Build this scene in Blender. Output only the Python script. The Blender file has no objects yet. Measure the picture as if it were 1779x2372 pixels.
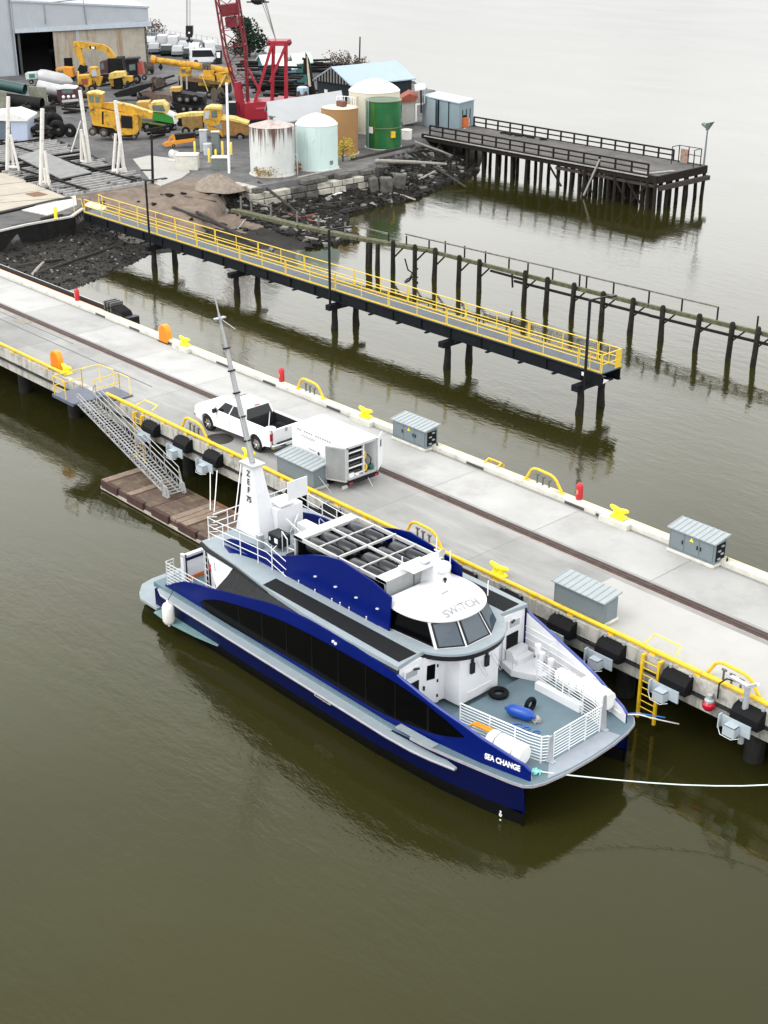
import bpy, bmesh, math, random
from math import radians as R, sin, cos, pi, sqrt, atan2, hypot
from mathutils import Vector, Matrix, noise as NZ

SC = bpy.context.scene
COL = SC.collection
random.seed(7)

# ------------------------------------------------------------------ camera
CAMH, FPX, PITCH, YAW = 27.8, 3170.0, R(25.0), R(42.5)
cam_d = bpy.data.cameras.new("camera")
cam_d.sensor_fit = 'HORIZONTAL'; cam_d.sensor_width = 36.0
cam_d.lens = 36.0 * FPX / 1779.0
cam_d.clip_start = 0.5; cam_d.clip_end = 6000
cam = bpy.data.objects.new("camera", cam_d); COL.objects.link(cam)
cam.location = (0, 0, CAMH)
cam.rotation_euler = (pi/2 - PITCH, 0, pi/2 - YAW)
SC.camera = cam

# ------------------------------------------------------------------ sky and sun (overcast)
SUN_EL, SUN_AZ = R(52), R(200)
world = bpy.data.worlds.new("World"); SC.world = world; world.use_nodes = True
wt = world.node_tree; wt.nodes.clear()
w_out = wt.nodes.new('ShaderNodeOutputWorld'); w_bg = wt.nodes.new('ShaderNodeBackground')
w_sky = wt.nodes.new('ShaderNodeTexSky'); w_sky.sky_type = 'NISHITA'; w_sky.sun_disc = False
w_sky.sun_elevation = SUN_EL; w_sky.sun_rotation = SUN_AZ
w_sky.air_density = 1.0; w_sky.dust_density = 4.0; w_sky.ozone_density = 1.0
w_hsv = wt.nodes.new('ShaderNodeHueSaturation'); w_hsv.inputs['Saturation'].default_value = 0.12
w_mix = wt.nodes.new('ShaderNodeMixRGB'); w_mix.inputs[0].default_value = 0.75
w_tc = wt.nodes.new('ShaderNodeTexCoord'); w_sep = wt.nodes.new('ShaderNodeSeparateXYZ')
w_rmp = wt.nodes.new('ShaderNodeValToRGB')                       # cloud cover: brighter overhead, as an overcast sky is
w_rmp.color_ramp.elements[0].position = 0.0; w_rmp.color_ramp.elements[0].color = (8.3, 8.4, 8.7, 1)
w_rmp.color_ramp.elements[1].position = 0.85; w_rmp.color_ramp.elements[1].color = (12.5, 12.6, 12.6, 1)
for _p, _v in ((.09, 10.0), (.19, 19.0), (.28, 22.5), (.42, 20.5), (.6, 13.0)):
    _e = w_rmp.color_ramp.elements.new(_p); _e.color = (_v, _v, _v, 1)
w_nz = wt.nodes.new('ShaderNodeTexNoise'); w_nz.inputs['Scale'].default_value = 2.2; w_nz.inputs['Detail'].default_value = 4
w_mr = wt.nodes.new('ShaderNodeMapRange'); w_mr.inputs['From Min'].default_value = .3; w_mr.inputs['From Max'].default_value = .7
w_mr.inputs['To Min'].default_value = .82; w_mr.inputs['To Max'].default_value = 1.15
w_mul = wt.nodes.new('ShaderNodeMixRGB'); w_mul.blend_type = 'MULTIPLY'; w_mul.inputs[0].default_value = 1
L = wt.links.new
L(w_tc.outputs['Generated'], w_sep.inputs[0]); L(w_sep.outputs['Z'], w_rmp.inputs[0])
L(w_tc.outputs['Generated'], w_nz.inputs['Vector']); L(w_nz.outputs['Fac'], w_mr.inputs['Value'])
L(w_rmp.outputs[0], w_mul.inputs[1]); L(w_mr.outputs[0], w_mul.inputs[2])
L(w_sky.outputs[0], w_hsv.inputs['Color']); L(w_hsv.outputs[0], w_mix.inputs[1]); L(w_mul.outputs[0], w_mix.inputs[2])
L(w_mix.outputs[0], w_bg.inputs['Color']); w_bg.inputs['Strength'].default_value = 0.12
L(w_bg.outputs[0], w_out.inputs['Surface'])

sun_d = bpy.data.lights.new("sun", 'SUN'); sun_d.energy = 0.9; sun_d.angle = R(25); sun_d.color = (1, .97, .93)
sun = bpy.data.objects.new("sun", sun_d); COL.objects.link(sun)
# Nishita's rotation is measured clockwise from +Y
sdir = Vector((sin(SUN_AZ)*cos(SUN_EL), cos(SUN_AZ)*cos(SUN_EL), sin(SUN_EL)))
sun.rotation_euler = sdir.to_track_quat('Z', 'Y').to_euler()
sun.location = (0, 0, 80)

SC.view_settings.view_transform = 'Standard'; SC.view_settings.look = 'None'
SC.view_settings.exposure = 0.5; SC.view_settings.gamma = 1.0; SC.view_settings.use_curve_mapping = False
SC.cycles.max_bounces = 6; SC.cycles.diffuse_bounces = 3; SC.cycles.glossy_bounces = 4

# ------------------------------------------------------------------ photo pixel -> point in the place
_f = Vector((-cos(YAW)*cos(PITCH), sin(YAW)*cos(PITCH), -sin(PITCH)))
_r = _f.cross(Vector((0, 0, 1))).normalized(); _u = _r.cross(_f)
def _ray(px, py): return _f*FPX + _r*(px-889.5) - _u*(py-1186)
def at(px, py, z=0.0):
    d = _ray(px, py); t = (z-CAMH)/d.z
    return Vector((0, 0, CAMH)) + d*t
def atY(px, py, Y):
    d = _ray(px, py); return Vector((0, 0, CAMH)) + d*(Y/d.y)
def atX(px, py, X):
    d = _ray(px, py); return Vector((0, 0, CAMH)) + d*(X/d.x)

# ------------------------------------------------------------------ materials
MATS = {}
def mat(name, col, rough=.5, metal=0.0, var=.12, scale=3.0, bump=0.0, bscale=25.0, dirt=None, streak=None, rib=None, spec=.5, bdist=.02, coat=0.0, stretch=None, zmask=None):
    if name in MATS: return MATS[name]
    m = bpy.data.materials.new(name); m.use_nodes = True; MATS[name] = m
    nt = m.node_tree; N = nt.nodes.new; K = nt.links.new
    p = nt.nodes['Principled BSDF']
    if max(col) < .03 and spec == .5: spec = .18                # matt dark things: rubber, tarred wood, grimy steel
    p.inputs['Roughness'].default_value = rough; p.inputs['Metallic'].default_value = metal
    p.inputs['Specular IOR Level'].default_value = spec
    if coat: p.inputs['Coat Weight'].default_value = coat; p.inputs['Coat Roughness'].default_value = .08
    tc = N('ShaderNodeTexCoord'); vec = tc.outputs['Object']
    if stretch:
        mp = N('ShaderNodeMapping'); mp.inputs['Scale'].default_value = stretch; K(vec, mp.inputs[0]); vec0 = mp.outputs[0]
    else: vec0 = vec
    n = N('ShaderNodeTexNoise'); n.inputs['Scale'].default_value = scale; n.inputs['Detail'].default_value = 6; n.inputs['Roughness'].default_value = .62
    K(vec0, n.inputs['Vector'])
    mr = N('ShaderNodeMapRange'); mr.inputs['From Min'].default_value = .28; mr.inputs['From Max'].default_value = .72
    K(n.outputs['Fac'], mr.inputs['Value'])
    mx = N('ShaderNodeMixRGB')
    mx.inputs[1].default_value = (*[min(1, c*(1-var)) for c in col], 1); mx.inputs[2].default_value = (*[min(1, c*(1+var)) for c in col], 1)
    K(mr.outputs[0], mx.inputs[0]); out = mx.outputs[0]
    zsp = N('ShaderNodeSeparateXYZ'); K(vec, zsp.inputs[0])
    def layer(out, spec_, vec_, sc, zm=None):
        c2, lo, hi, amt = spec_
        n2 = N('ShaderNodeTexNoise'); n2.inputs['Scale'].default_value = sc; n2.inputs['Detail'].default_value = 7; n2.inputs['Roughness'].default_value = .65
        K(vec_, n2.inputs['Vector'])
        r2 = N('ShaderNodeMapRange'); r2.inputs['From Min'].default_value = lo; r2.inputs['From Max'].default_value = hi; r2.inputs['To Max'].default_value = amt
        K(n2.outputs['Fac'], r2.inputs['Value'])
        fac = r2.outputs[0]
        if zm:
            zr = N('ShaderNodeMapRange'); zr.inputs['From Min'].default_value = zm[0]; zr.inputs['From Max'].default_value = zm[1]; zr.inputs['To Min'].default_value = zm[2]; zr.inputs['To Max'].default_value = zm[3]
            K(zsp.outputs['Z'], zr.inputs['Value'])
            ad = N('ShaderNodeMath'); ad.operation = 'ADD'; K(n2.outputs['Fac'], ad.inputs[0]); K(zr.outputs[0], ad.inputs[1]); K(ad.outputs[0], r2.inputs['Value'])
        x = N('ShaderNodeMixRGB'); x.inputs[2].default_value = (*c2, 1); K(fac, x.inputs[0]); K(out, x.inputs[1])
        return x.outputs[0]
    if dirt: out = layer(out, dirt[:4], vec, dirt[4])
    if streak:
        mp2 = N('ShaderNodeMapping'); mp2.inputs['Scale'].default_value = streak[4]; K(vec, mp2.inputs[0])
        out = layer(out, streak[:4], mp2.outputs[0], 1.0, zmask)
    K(out, p.inputs['Base Color'])
    h = None
    if bump:
        b = N('ShaderNodeTexNoise'); b.inputs['Scale'].default_value = bscale; b.inputs['Detail'].default_value = 5; K(vec0, b.inputs['Vector'])
        bp = N('ShaderNodeBump'); bp.inputs['Strength'].default_value = bump; bp.inputs['Distance'].default_value = bdist
        K(b.outputs['Fac'], bp.inputs['Height']); h = bp
        K(bp.outputs[0], p.inputs['Normal'])
    if rib:                                        # corrugated sheet: (axis vector scale, strength)
        mp3 = N('ShaderNodeMapping'); mp3.inputs['Scale'].default_value = rib[0]; K(vec, mp3.inputs[0])
        wv = N('ShaderNodeTexWave'); wv.inputs['Scale'].default_value = 1.0; wv.wave_type = 'BANDS'; wv.bands_direction = 'DIAGONAL'; wv.wave_profile = 'SIN'
        K(mp3.outputs[0], wv.inputs['Vector'])
        b3 = N('ShaderNodeBump'); b3.inputs['Strength'].default_value = rib[1]; b3.inputs['Distance'].default_value = .04; K(wv.outputs['Fac'], b3.inputs['Height'])
        if h: K(h.outputs[0], b3.inputs['Normal'])
        K(b3.outputs[0], p.inputs['Normal'])
    return m

# ------------------------------------------------------------------ mesh builder (world coordinates unless local=True)
class B:
    def __init__(s): s.v = []; s.f = []; s.mi = []; s.cur = 0
    def add(s, vs, fs):
        o = len(s.v); s.v += [Vector(v) for v in vs]; s.f += [tuple(i+o for i in f) for f in fs]; s.mi += [s.cur]*len(fs)
        return s
    def box(s, c, d, rz=0.0, ry=0.0, rx=0.0):
        m = Matrix.Translation(c) @ Matrix.Rotation(rz, 4, 'Z') @ Matrix.Rotation(ry, 4, 'Y') @ Matrix.Rotation(rx, 4, 'X')
        h = [x/2 for x in d]
        vs = [m @ Vector((sx*h[0], sy*h[1], sz*h[2])) for sz in (-1, 1) for sy in (-1, 1) for sx in (-1, 1)]
        return s.add(vs, [(0, 2, 3, 1), (4, 5, 7, 6), (0, 1, 5, 4), (2, 6, 7, 3), (0, 4, 6, 2), (1, 3, 7, 5)])
    def bb(s, x0, x1, y0, y1, z0, z1): return s.box(((x0+x1)/2, (y0+y1)/2, (z0+z1)/2), (abs(x1-x0), abs(y1-y0), abs(z1-z0)))
    def cbox(s, c, d, ch=.03, rz=0.0):               # chamfered box
        hx, hy, hz = d[0]/2, d[1]/2, d[2]/2; m = Matrix.Translation(c) @ Matrix.Rotation(rz, 4, 'Z')
        def ring(a, b, z, k): return [m @ Vector(v) for v in ((-a+k, -b, z), (a-k, -b, z), (a, -b+k, z), (a, b-k, z), (a-k, b, z), (-a+k, b, z), (-a, b-k, z), (-a, -b+k, z))]
        return s.loft([ring(hx-ch, hy-ch, -hz, ch*.5), ring(hx, hy, -hz+ch, ch), ring(hx, hy, hz-ch, ch), ring(hx-ch, hy-ch, hz, ch*.5)])
    def loft(s, rings, cap=True, closed=True):
        n = len(rings[0]); vs = [v for r in rings for v in r]; fs = []
        for i in range(len(rings)-1):
            for j in range(n if closed else n-1):
                a, b = i*n+j, i*n+(j+1) % n; fs.append((a, b, b+n, a+n))
        if cap: fs.append(tuple(reversed(range(n)))); k = (len(rings)-1)*n; fs.append(tuple(range(k, k+n)))
        return s.add(vs, fs)
    def tube(s, p, q, r, r2=None, n=8, cap=True):
        p, q = Vector(p), Vector(q); r2 = r if r2 is None else r2
        d = (q-p); d = d.normalized() if d.length > 1e-9 else Vector((0, 0, 1)); a = d.orthogonal().normalized(); b = d.cross(a)
        return s.loft([[p+(a*cos(2*pi*i/n)+b*sin(2*pi*i/n))*r for i in range(n)], [q+(a*cos(2*pi*i/n)+b*sin(2*pi*i/n))*r2 for i in range(n)]], cap)
    def path(s, pts, r, n=6, closed=False):
        pts = [Vector(p) for p in pts]; rings = []; a = None
        for i, p in enumerate(pts):
            if closed: t = (pts[(i+1) % len(pts)]-pts[i-1])
            else: t = (pts[min(i+1, len(pts)-1)]-pts[max(i-1, 0)])
            t = t.normalized() if t.length > 1e-9 else Vector((0, 0, 1))
            if a is None: a = t.orthogonal().normalized()
            else:
                a = (a - t*a.dot(t)); a = a.normalized() if a.length > 1e-6 else t.orthogonal().normalized()
            b = t.cross(a); rr = r[i] if isinstance(r, (list, tuple)) else r
            rings.append([p+(a*cos(2*pi*k/n)+b*sin(2*pi*k/n))*rr for k in range(n)])
        if closed: rings.append(rings[0]); return s.loft(rings, cap=False)
        return s.loft(rings)
    def bar(s, p, q, w, h=None, up=(0, 0, 1)):
        p, q = Vector(p), Vector(q); h = w if h is None else h
        d = (q-p).normalized(); u = Vector(up)
        if abs(d.dot(u)) > .98: u = Vector((1, 0, 0))
        a = d.cross(u).normalized(); b = a.cross(d)
        ring = lambda o: [o-a*w/2-b*h/2, o+a*w/2-b*h/2, o+a*w/2+b*h/2, o-a*w/2+b*h/2]
        return s.loft([ring(p), ring(q)])
    def ext(s, poly, ax, a, b):                      # polygon extruded along an axis; poly gives the two other coordinates in order
        def P(u, v, w): return {'x': (w, u, v), 'y': (u, w, v), 'z': (u, v, w)}[ax]
        n = len(poly); vs = [P(u, v, a) for u, v in poly]+[P(u, v, b) for u, v in poly]
        fs = [(i, (i+1) % n, (i+1) % n+n, i+n) for i in range(n)]+[tuple(reversed(range(n))), tuple(range(n, 2*n))]
        return s.add(vs, fs)
    def plate(s, pts, t):                            # planar polygon thickened by vector t
        pts = [Vector(p) for p in pts]; t = Vector(t); n = len(pts)
        return s.add(pts+[p+t for p in pts], [(i, (i+1) % n, (i+1) % n+n, i+n) for i in range(n)]+[tuple(reversed(range(n))), tuple(range(n, 2*n))])
    def strip(s, A, Bp, t):                          # ruled surface between two lines of points, thickened by t
        t = Vector(t); n = len(A)
        for i in range(n-1):
            a, b, c, d = Vector(A[i]), Vector(A[i+1]), Vector(Bp[i+1]), Vector(Bp[i])
            s.add([a, b, c, d, a+t, b+t, c+t, d+t], [(0, 1, 2, 3), (7, 6, 5, 4), (0, 4, 5, 1), (3, 2, 6, 7)]+([(0, 3, 7, 4)] if i == 0 else [])+([(1, 5, 6, 2)] if i == n-2 else []))
        return s
    def lathe(s, prof, c, n=24, ax='z', sx=1.0):
        c = Vector(c)
        def P(r, h, t):
            if ax == 'z': return c+Vector((r*cos(t)*sx, r*sin(t), h))
            if ax == 'x': return c+Vector((h, r*cos(t), r*sin(t)))
            return c+Vector((r*cos(t), h, r*sin(t)))
        rings = [[P(max(r, 1e-4), h, 2*pi*i/n) for i in range(n)] for r, h in prof]
        return s.loft(rings)
    def ball(s, c, r, n=12, m=8):
        c = Vector(c); r = (r, r, r) if isinstance(r, (int, float)) else r
        return s.loft([[c+Vector((r[0]*sin(pi*(j+.02)/(m+.04))*cos(2*pi*i/n), r[1]*sin(pi*(j+.02)/(m+.04))*sin(2*pi*i/n), -r[2]*cos(pi*(j+.02)/(m+.04)))) for i in range(n)] for j in range(m+1)])
    def torus(s, c, R_, r, n=20, m=8, ax='z'):
        c = Vector(c); pts = []
        for i in range(n):
            t = 2*pi*i/n
            pts.append(c+Vector({'z': (R_*cos(t), R_*sin(t), 0), 'x': (0, R_*cos(t), R_*sin(t)), 'y': (R_*cos(t), 0, R_*sin(t))}[ax]))
        return s.path(pts, r, m, closed=True)
    def build(s, name, mats, parent=None, local=False, sharp=32):
        me = bpy.data.meshes.new(name)
        vs = s.v
        if parent is not None and not local:
            inv = wmat(parent).inverted(); vs = [inv @ v for v in vs]
        me.from_pydata([tuple(v) for v in vs], [], s.f)
        mats = mats if isinstance(mats, (list, tuple)) else [mats]
        for m in mats: me.materials.append(m)
        if len(mats) > 1: me.polygons.foreach_set('material_index', s.mi)
        bm = bmesh.new(); bm.from_mesh(me); bmesh.ops.recalc_face_normals(bm, faces=bm.faces); bm.to_mesh(me); bm.free()
        me.polygons.foreach_set('use_smooth', [True]*len(me.polygons)); me.set_sharp_from_angle(angle=R(sharp)); me.update()
        o = bpy.data.objects.new(name, me); COL.objects.link(o)
        if parent is not None: o.parent = parent
        return o
def wmat(o):
    m = Matrix.Translation(o.location) @ o.rotation_euler.to_matrix().to_4x4()
    return wmat(o.parent) @ m if o.parent else m
def tag(o, label, cat, group=None, kind=None):
    if label: o['label'] = label
    if cat: o['category'] = cat
    if group: o['group'] = group
    if kind: o['kind'] = kind
    return o
def thing(name, label, cat, loc=(0, 0, 0), rz=0.0, group=None):
    o = bpy.data.objects.new(name, None); COL.objects.link(o); o.empty_display_size = .3
    o.location = loc; o.rotation_euler = (0, 0, rz)
    return tag(o, label, cat, group)
def struct(o): o['kind'] = 'structure'; return o
def dup(root, loc, rz=None, label=None, group=None):
    r = root.copy(); COL.objects.link(r); r.location = loc
    if rz is not None: r.rotation_euler = (0, 0, rz)
    if label: r['label'] = label
    if group: r['group'] = group
    for ch in list(root.children):
        c = ch.copy(); COL.objects.link(c); c.parent = r
        for g in ch.children:
            d = g.copy(); COL.objects.link(d); d.parent = c
    return r
def lerp(a, b, t): return a+(b-a)*t
def interp(pts, x):
    if x <= pts[0][0]: return pts[0][1]
    for (x0, y0), (x1, y1) in zip(pts, pts[1:]):
        if x <= x1: return y0+(y1-y0)*(x-x0)/(x1-x0)
    return pts[-1][1]

concrete = mat('concrete', (.262, .262, .255), .85, var=.13, scale=.35, bump=.25, bscale=18, dirt=((.165, .162, .152), .50, .80, .75, .42), streak=((.36, .36, .352), .48, .66, .6, (.16, .9, 1)))
concrete_old = mat('weathered_concrete', (.42, .41, .37), .9, var=.2, scale=1.5, bump=.4, bscale=12, dirt=((.10, .10, .085), .5, .68, .8, 1.6), streak=((.17, .165, .14), .5, .66, .8, (5, 5, .5)))
kerb_c = mat('kerb_concrete', (.55, .54, .48), .88, var=.14, scale=1.4, bump=.3, bscale=14, dirt=((.2, .2, .18), .55, .72, .7, 1.1))
yellow = mat('yellow_paint', (.72, .46, .012), .5, var=.12, dirt=((.28, .20, .06), .57, .70, .7, 4))
yellow_l = mat('light_yellow_paint', (.80, .60, .10), .5, var=.1)
lime_y = mat('bright_yellow_paint', (.80, .72, .02), .45, var=.06)
galv = mat('galvanised_steel', (.42, .45, .48), .45, .35, var=.14, scale=6)
alu = mat('aluminium', (.58, .59, .60), .4, .5, var=.1)
black = mat('black_rubber', (.004, .0042, .005), .7, var=.3, scale=8, bump=.3)
black_p = mat('black_paint', (.013, .014, .016), .4, var=.25)
dark_in = mat('dark_interior', (.006, .006, .007), .8, var=.2)
white_p = mat('white_paint', (.78, .79, .80), .35, var=.03, spec=.5)
white_d = mat('dirty_white_paint', (.70, .69, .66), .6, var=.08, dirt=((.30, .24, .18), .56, .74, .6, 2.5))
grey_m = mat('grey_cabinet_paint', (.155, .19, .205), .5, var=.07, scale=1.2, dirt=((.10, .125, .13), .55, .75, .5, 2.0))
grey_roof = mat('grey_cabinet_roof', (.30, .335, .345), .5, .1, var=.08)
glass = mat('dark_glass', (.010, .012, .015), .06, var=.1, spec=.6)
rust = mat('rust', (.16, .075, .04), .85, var=.35, scale=7, bump=.3)
wood_dk = mat('dark_wood', (.017, .0135, .011), .9, var=.4, scale=4, bump=.5, bscale=14, stretch=(1, 1, 1))
wood_gr = mat('mossy_wood', (.095, .098, .050), .9, var=.35, scale=2.5, bump=.4, dirt=((.05, .042, .03), .48, .62, .85, 3.0))
wood_gy = mat('grey_wood', (.15, .14, .125), .9, var=.3, scale=3, bump=.4, dirt=((.05, .046, .04), .5, .65, .7, 2))
red_p = mat('red_paint', (.45, .015, .02), .4, var=.1)
orange_p = mat('orange_plastic', (.75, .27, .005), .5, var=.08)
rope_w = mat('white_rope', (.75, .76, .74), .8, var=.1, scale=20)
rope_t = mat('teal_rope', (.22, .62, .55), .8, var=.12, scale=20)
rope_b = mat('blue_rope', (.03, .15, .5), .8, var=.15, scale=20)

def slab_tone(m, period, x0):                      # every cast bay of the deck has its own slight tone
    nt = m.node_tree; N = nt.nodes.new; K = nt.links.new; p = nt.nodes['Principled BSDF']; src = p.inputs['Base Color'].links[0].from_socket
    tc = N('ShaderNodeTexCoord'); sp = N('ShaderNodeSeparateXYZ'); K(tc.outputs['Object'], sp.inputs[0])
    a = N('ShaderNodeMath'); a.operation = 'SUBTRACT'; a.inputs[1].default_value = x0; K(sp.outputs['X'], a.inputs[0])
    d = N('ShaderNodeMath'); d.operation = 'DIVIDE'; d.inputs[1].default_value = period; K(a.outputs[0], d.inputs[0])
    f = N('ShaderNodeMath'); f.operation = 'FLOOR'; K(d.outputs[0], f.inputs[0])
    w = N('ShaderNodeTexWhiteNoise'); w.noise_dimensions = '1D'; K(f.outputs[0], w.inputs['W'])
    r = N('ShaderNodeMapRange'); r.inputs['To Min'].default_value = .84; r.inputs['To Max'].default_value = 1.06; K(w.outputs['Value'], r.inputs['Value'])
    x = N('ShaderNodeMixRGB'); x.blend_type = 'MULTIPLY'; x.inputs[0].default_value = 1; K(src, x.inputs[1]); K(r.outputs[0], x.inputs[2]); K(x.outputs[0], p.inputs['Base Color'])
slab_tone(concrete, 6.1, -51.0)
# ================================================================== WATER
m = bpy.data.materials.new('river_water'); m.use_nodes = True; nt = m.node_tree; N = nt.nodes.new; K = nt.links.new
p = nt.nodes['Principled BSDF']; p.inputs['Roughness'].default_value = .045; p.inputs['IOR'].default_value = 1.38; p.inputs['Specular Tint'].default_value = (1, 1, .66, 1)
tc = N('ShaderNodeTexCoord')
def nz(scale, detail, rot=0.0, st=(1, 1, 1), rough=.55):
    mp = N('ShaderNodeMapping'); mp.inputs['Rotation'].default_value = (0, 0, rot); mp.inputs['Scale'].default_value = st
    K(tc.outputs['Object'], mp.inputs[0])
    n = N('ShaderNodeTexNoise'); n.inputs['Scale'].default_value = scale; n.inputs['Detail'].default_value = detail; n.inputs['Roughness'].default_value = rough
    K(mp.outputs[0], n.inputs['Vector']); return n.outputs['Fac']
def mth(op, a, b):
    x = N('ShaderNodeMath'); x.operation = op
    for i, q in enumerate((a, b)):
        if isinstance(q, (int, float)): x.inputs[i].default_value = q
        else: K(q, x.inputs[i])
    return x.outputs[0]
big = nz(.035, 3)                                     # turbid clouds of silt
mr = N('ShaderNodeMapRange'); mr.inputs['From Min'].default_value = .35; mr.inputs['From Max'].default_value = .68; K(big, mr.inputs['Value'])
mx = N('ShaderNodeMixRGB'); mx.inputs[1].default_value = (.0145, .0142, .0034, 1); mx.inputs[2].default_value = (.0250, .0240, .0060, 1); K(mr.outputs[0], mx.inputs[0])
K(mx.outputs[0], p.inputs['Base Color'])
calm = N('ShaderNodeMapRange'); calm.inputs['From Min'].default_value = .4; calm.inputs['From Max'].default_value = .65; calm.inputs['To Min'].default_value = .35; calm.inputs['To Max'].default_value = 1.25
K(nz(.05, 2, .4, (1, 2.2, 1)), calm.inputs['Value'])
h1 = mth('MULTIPLY', nz(.5, 3, R(44), (1, 2.8, 1)), .020)
h2 = mth('MULTIPLY', nz(2.1, 3, R(40), (1, 2.2, 1)), .0075)
h3 = mth('MULTIPLY', nz(6.5, 2, R(52), (1, 2.4, 1)), .0026)
hh = mth('MULTIPLY', mth('ADD', h1, mth('ADD', h2, h3)), calm.outputs[0])
bp_ = N('ShaderNodeBump'); bp_.inputs['Strength'].default_value = 1.0; bp_.inputs['Distance'].default_value = 1.0
K(hh, bp_.inputs['Height']); K(bp_.outputs[0], p.inputs['Normal'])
MATS['river_water'] = m
b = B(); b.add([(-2500, -700, 0), (900, -700, 0), (900, 3500, 0), (-2500, 3500, 0)], [(0, 1, 2, 3)])
struct(b.build('water', m))
b = B(); b.add([(-2500, -700, -7), (900, -700, -7), (900, 3500, -7), (-2500, 3500, -7)], [(0, 1, 2, 3)])
struct(b.build('river_bed', mat('river_mud', (.04, .035, .022), .95)))

# ================================================================== LAND
SHORE = [(-240, 20), (-130, 22), (-97, 34), (-90, 44), (-88, 49.8), (-90.8, 55.8), (-92.8, 59.6), (-91.5, 63), (-89.5, 66.2), (-85.6, 69.3), (-85.3, 71.9), (-84.8, 75.3), (-88.7, 76.7), (-92.3, 80.0), (-93.6, 84.9), (-93.3, 89.3), (-95.1, 94.0), (-97.3, 100.8),
         (-99, 104), (-104.8, 110.8), (-112, 117.5), (-125.5, 126.5), (-145, 135), (-165, 136.5), (-180, 137), (-206, 141), (-240, 146)]
YARD = [(-240, 24, 1.2), (-98, 36, 1.0), (-97.2, 48.7, 1.0), (-98.0, 55.8, 1.1), (-100.4, 58.6, 1.6), (-103.0, 59.5, 2.2), (-102.2, 66.5, 3.0), (-100.5, 69.5, 3.0), (-99.3, 73.0, 2.0), (-96.3, 72.9, 1.0), (-96.0, 86.3, 1.0),
        (-97.2, 88.0, 1.7), (-100.0, 94.5, 2.0), (-104.0, 102.0, 2.0), (-105.6, 109.8, 2.0), (-112.8, 116.6, 2.0), (-126, 125.6, 2.0), (-145, 134, 2), (-165, 135.5, 2), (-180, 136, 2), (-206, 140, 2), (-240, 145, 2)]
def inside(poly, x, y):
    c = False; n = len(poly)
    for i in range(n):
        x0, y0 = poly[i][0], poly[i][1]; x1, y1 = poly[(i+1) % n][0], poly[(i+1) % n][1]
        if (y0 > y) != (y1 > y) and x < (x1-x0)*(y-y0)/(y1-y0)+x0: c = not c
    return c
def dpoly(poly, x, y):
    best = 1e9; val = 0
    for a, b in zip(poly, poly[1:]):
        dx, dy = b[0]-a[0], b[1]-a[1]; t = max(0, min(1, ((x-a[0])*dx+(y-a[1])*dy)/(dx*dx+dy*dy)))
        d = hypot(x-a[0]-t*dx, y-a[1]-t*dy)
        if d < best: best = d; val = lerp(a[2], b[2], t) if len(a) > 2 else 0
    return best, val
GZ = 2.6
YARD = [(x*1.016, y*1.016, min(hb, 2.6)) for x, y, hb in YARD]                    # the yard stands 2.6 m above the water; outline scaled about the camera
SPOLY = SHORE; YPOLY = YARD
def ground_h(x, y):
    if inside(YPOLY, x, y): return GZ+.05*NZ.noise((x*.15, y*.15, 0))
    ds, _ = dpoly(SHORE, x, y)
    if not inside(SPOLY, x, y): return max(-5.5, -.05-ds*.22)
    dy_, hb = dpoly(YARD, x, y)
    t = ds/(ds+dy_+1e-6)
    n = .16*NZ.noise((x*.55, y*.55, 3))+.10*NZ.noise((x*1.6, y*1.6, 8))
    return hb*(t**.9)+n*min(1, ds*.5)
def frange(a, b, st):
    o = []; x = a
    while x < b-1e-6: o.append(x); x += st
    return o+[b]
xs = frange(-240, -112, 2.0)[:-1]+frange(-112, -80, .45); ys = frange(20, 46, 2)[:-1]+frange(46, 112, .5)[:-1]+frange(112, 148, 2)
vs = []; cols = []
for y in ys:
    for x in xs:
        h = ground_h(x, y); vs.append((x, y, h))
        # what the ground is made of here: r = sand, g = dark rubble mud, b = concrete apron
        sand = max(0, 1-max(0, abs(y-66.5)-4.8)/3.5)*(1 if x > -104 else max(0, 1-(-104-x)/3)) * (1 if h > .55 else max(0, h/.55))
        mud = 1.0 if (h < 2.35 and (y < 59.5 or y > 71.5)) or h < .45 else 0
        g = at(0, 0)
        cols.append((sand, mud, 0))
nx = len(xs); fs = [(j*nx+i, j*nx+i+1, (j+1)*nx+i+1, (j+1)*nx+i) for j in range(len(ys)-1) for i in range(nx-1)]
fs = [f for f in fs if max(vs[k][2] for k in f) > -5.0]
b = B(); b.add(vs, fs)
gm = bpy.data.materials.new('yard_gravel'); gm.use_nodes = True; nt = gm.node_tree; N = nt.nodes.new; K = nt.links.new
p = nt.nodes['Principled BSDF']; p.inputs['Roughness'].default_value = .95; p.inputs['Specular IOR Level'].default_value = .25
tc = N('ShaderNodeTexCoord'); at_ = N('ShaderNodeVertexColor'); at_.layer_name = 'zone'; sp = N('ShaderNodeSeparateColor'); K(at_.outputs[0], sp.inputs[0])
def nzg(s, d, r=.65):
    n = N('ShaderNodeTexNoise'); n.inputs['Scale'].default_value = s; n.inputs['Detail'].default_value = d; n.inputs['Roughness'].default_value = r; K(tc.outputs['Object'], n.inputs['Vector']); return n.outputs['Fac']
def mixc(f, a, b_):
    x = N('ShaderNodeMixRGB')
    for i, q in ((0, f), (1, a), (2, b_)):
        if isinstance(q, tuple): x.inputs[i].default_value = (*q, 1)
        else: K(q, x.inputs[i])
    return x.outputs[0]
def rng(v, lo, hi):
    r = N('ShaderNodeMapRange'); r.inputs['From Min'].default_value = lo; r.inputs['From Max'].default_value = hi; K(v, r.inputs['Value']); return r.outputs[0]
n_big = rng(nzg(.09, 5), .35, .66); n_mid = rng(nzg(.8, 6), .35, .65); n_fine = rng(nzg(6, 5), .3, .7)
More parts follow.
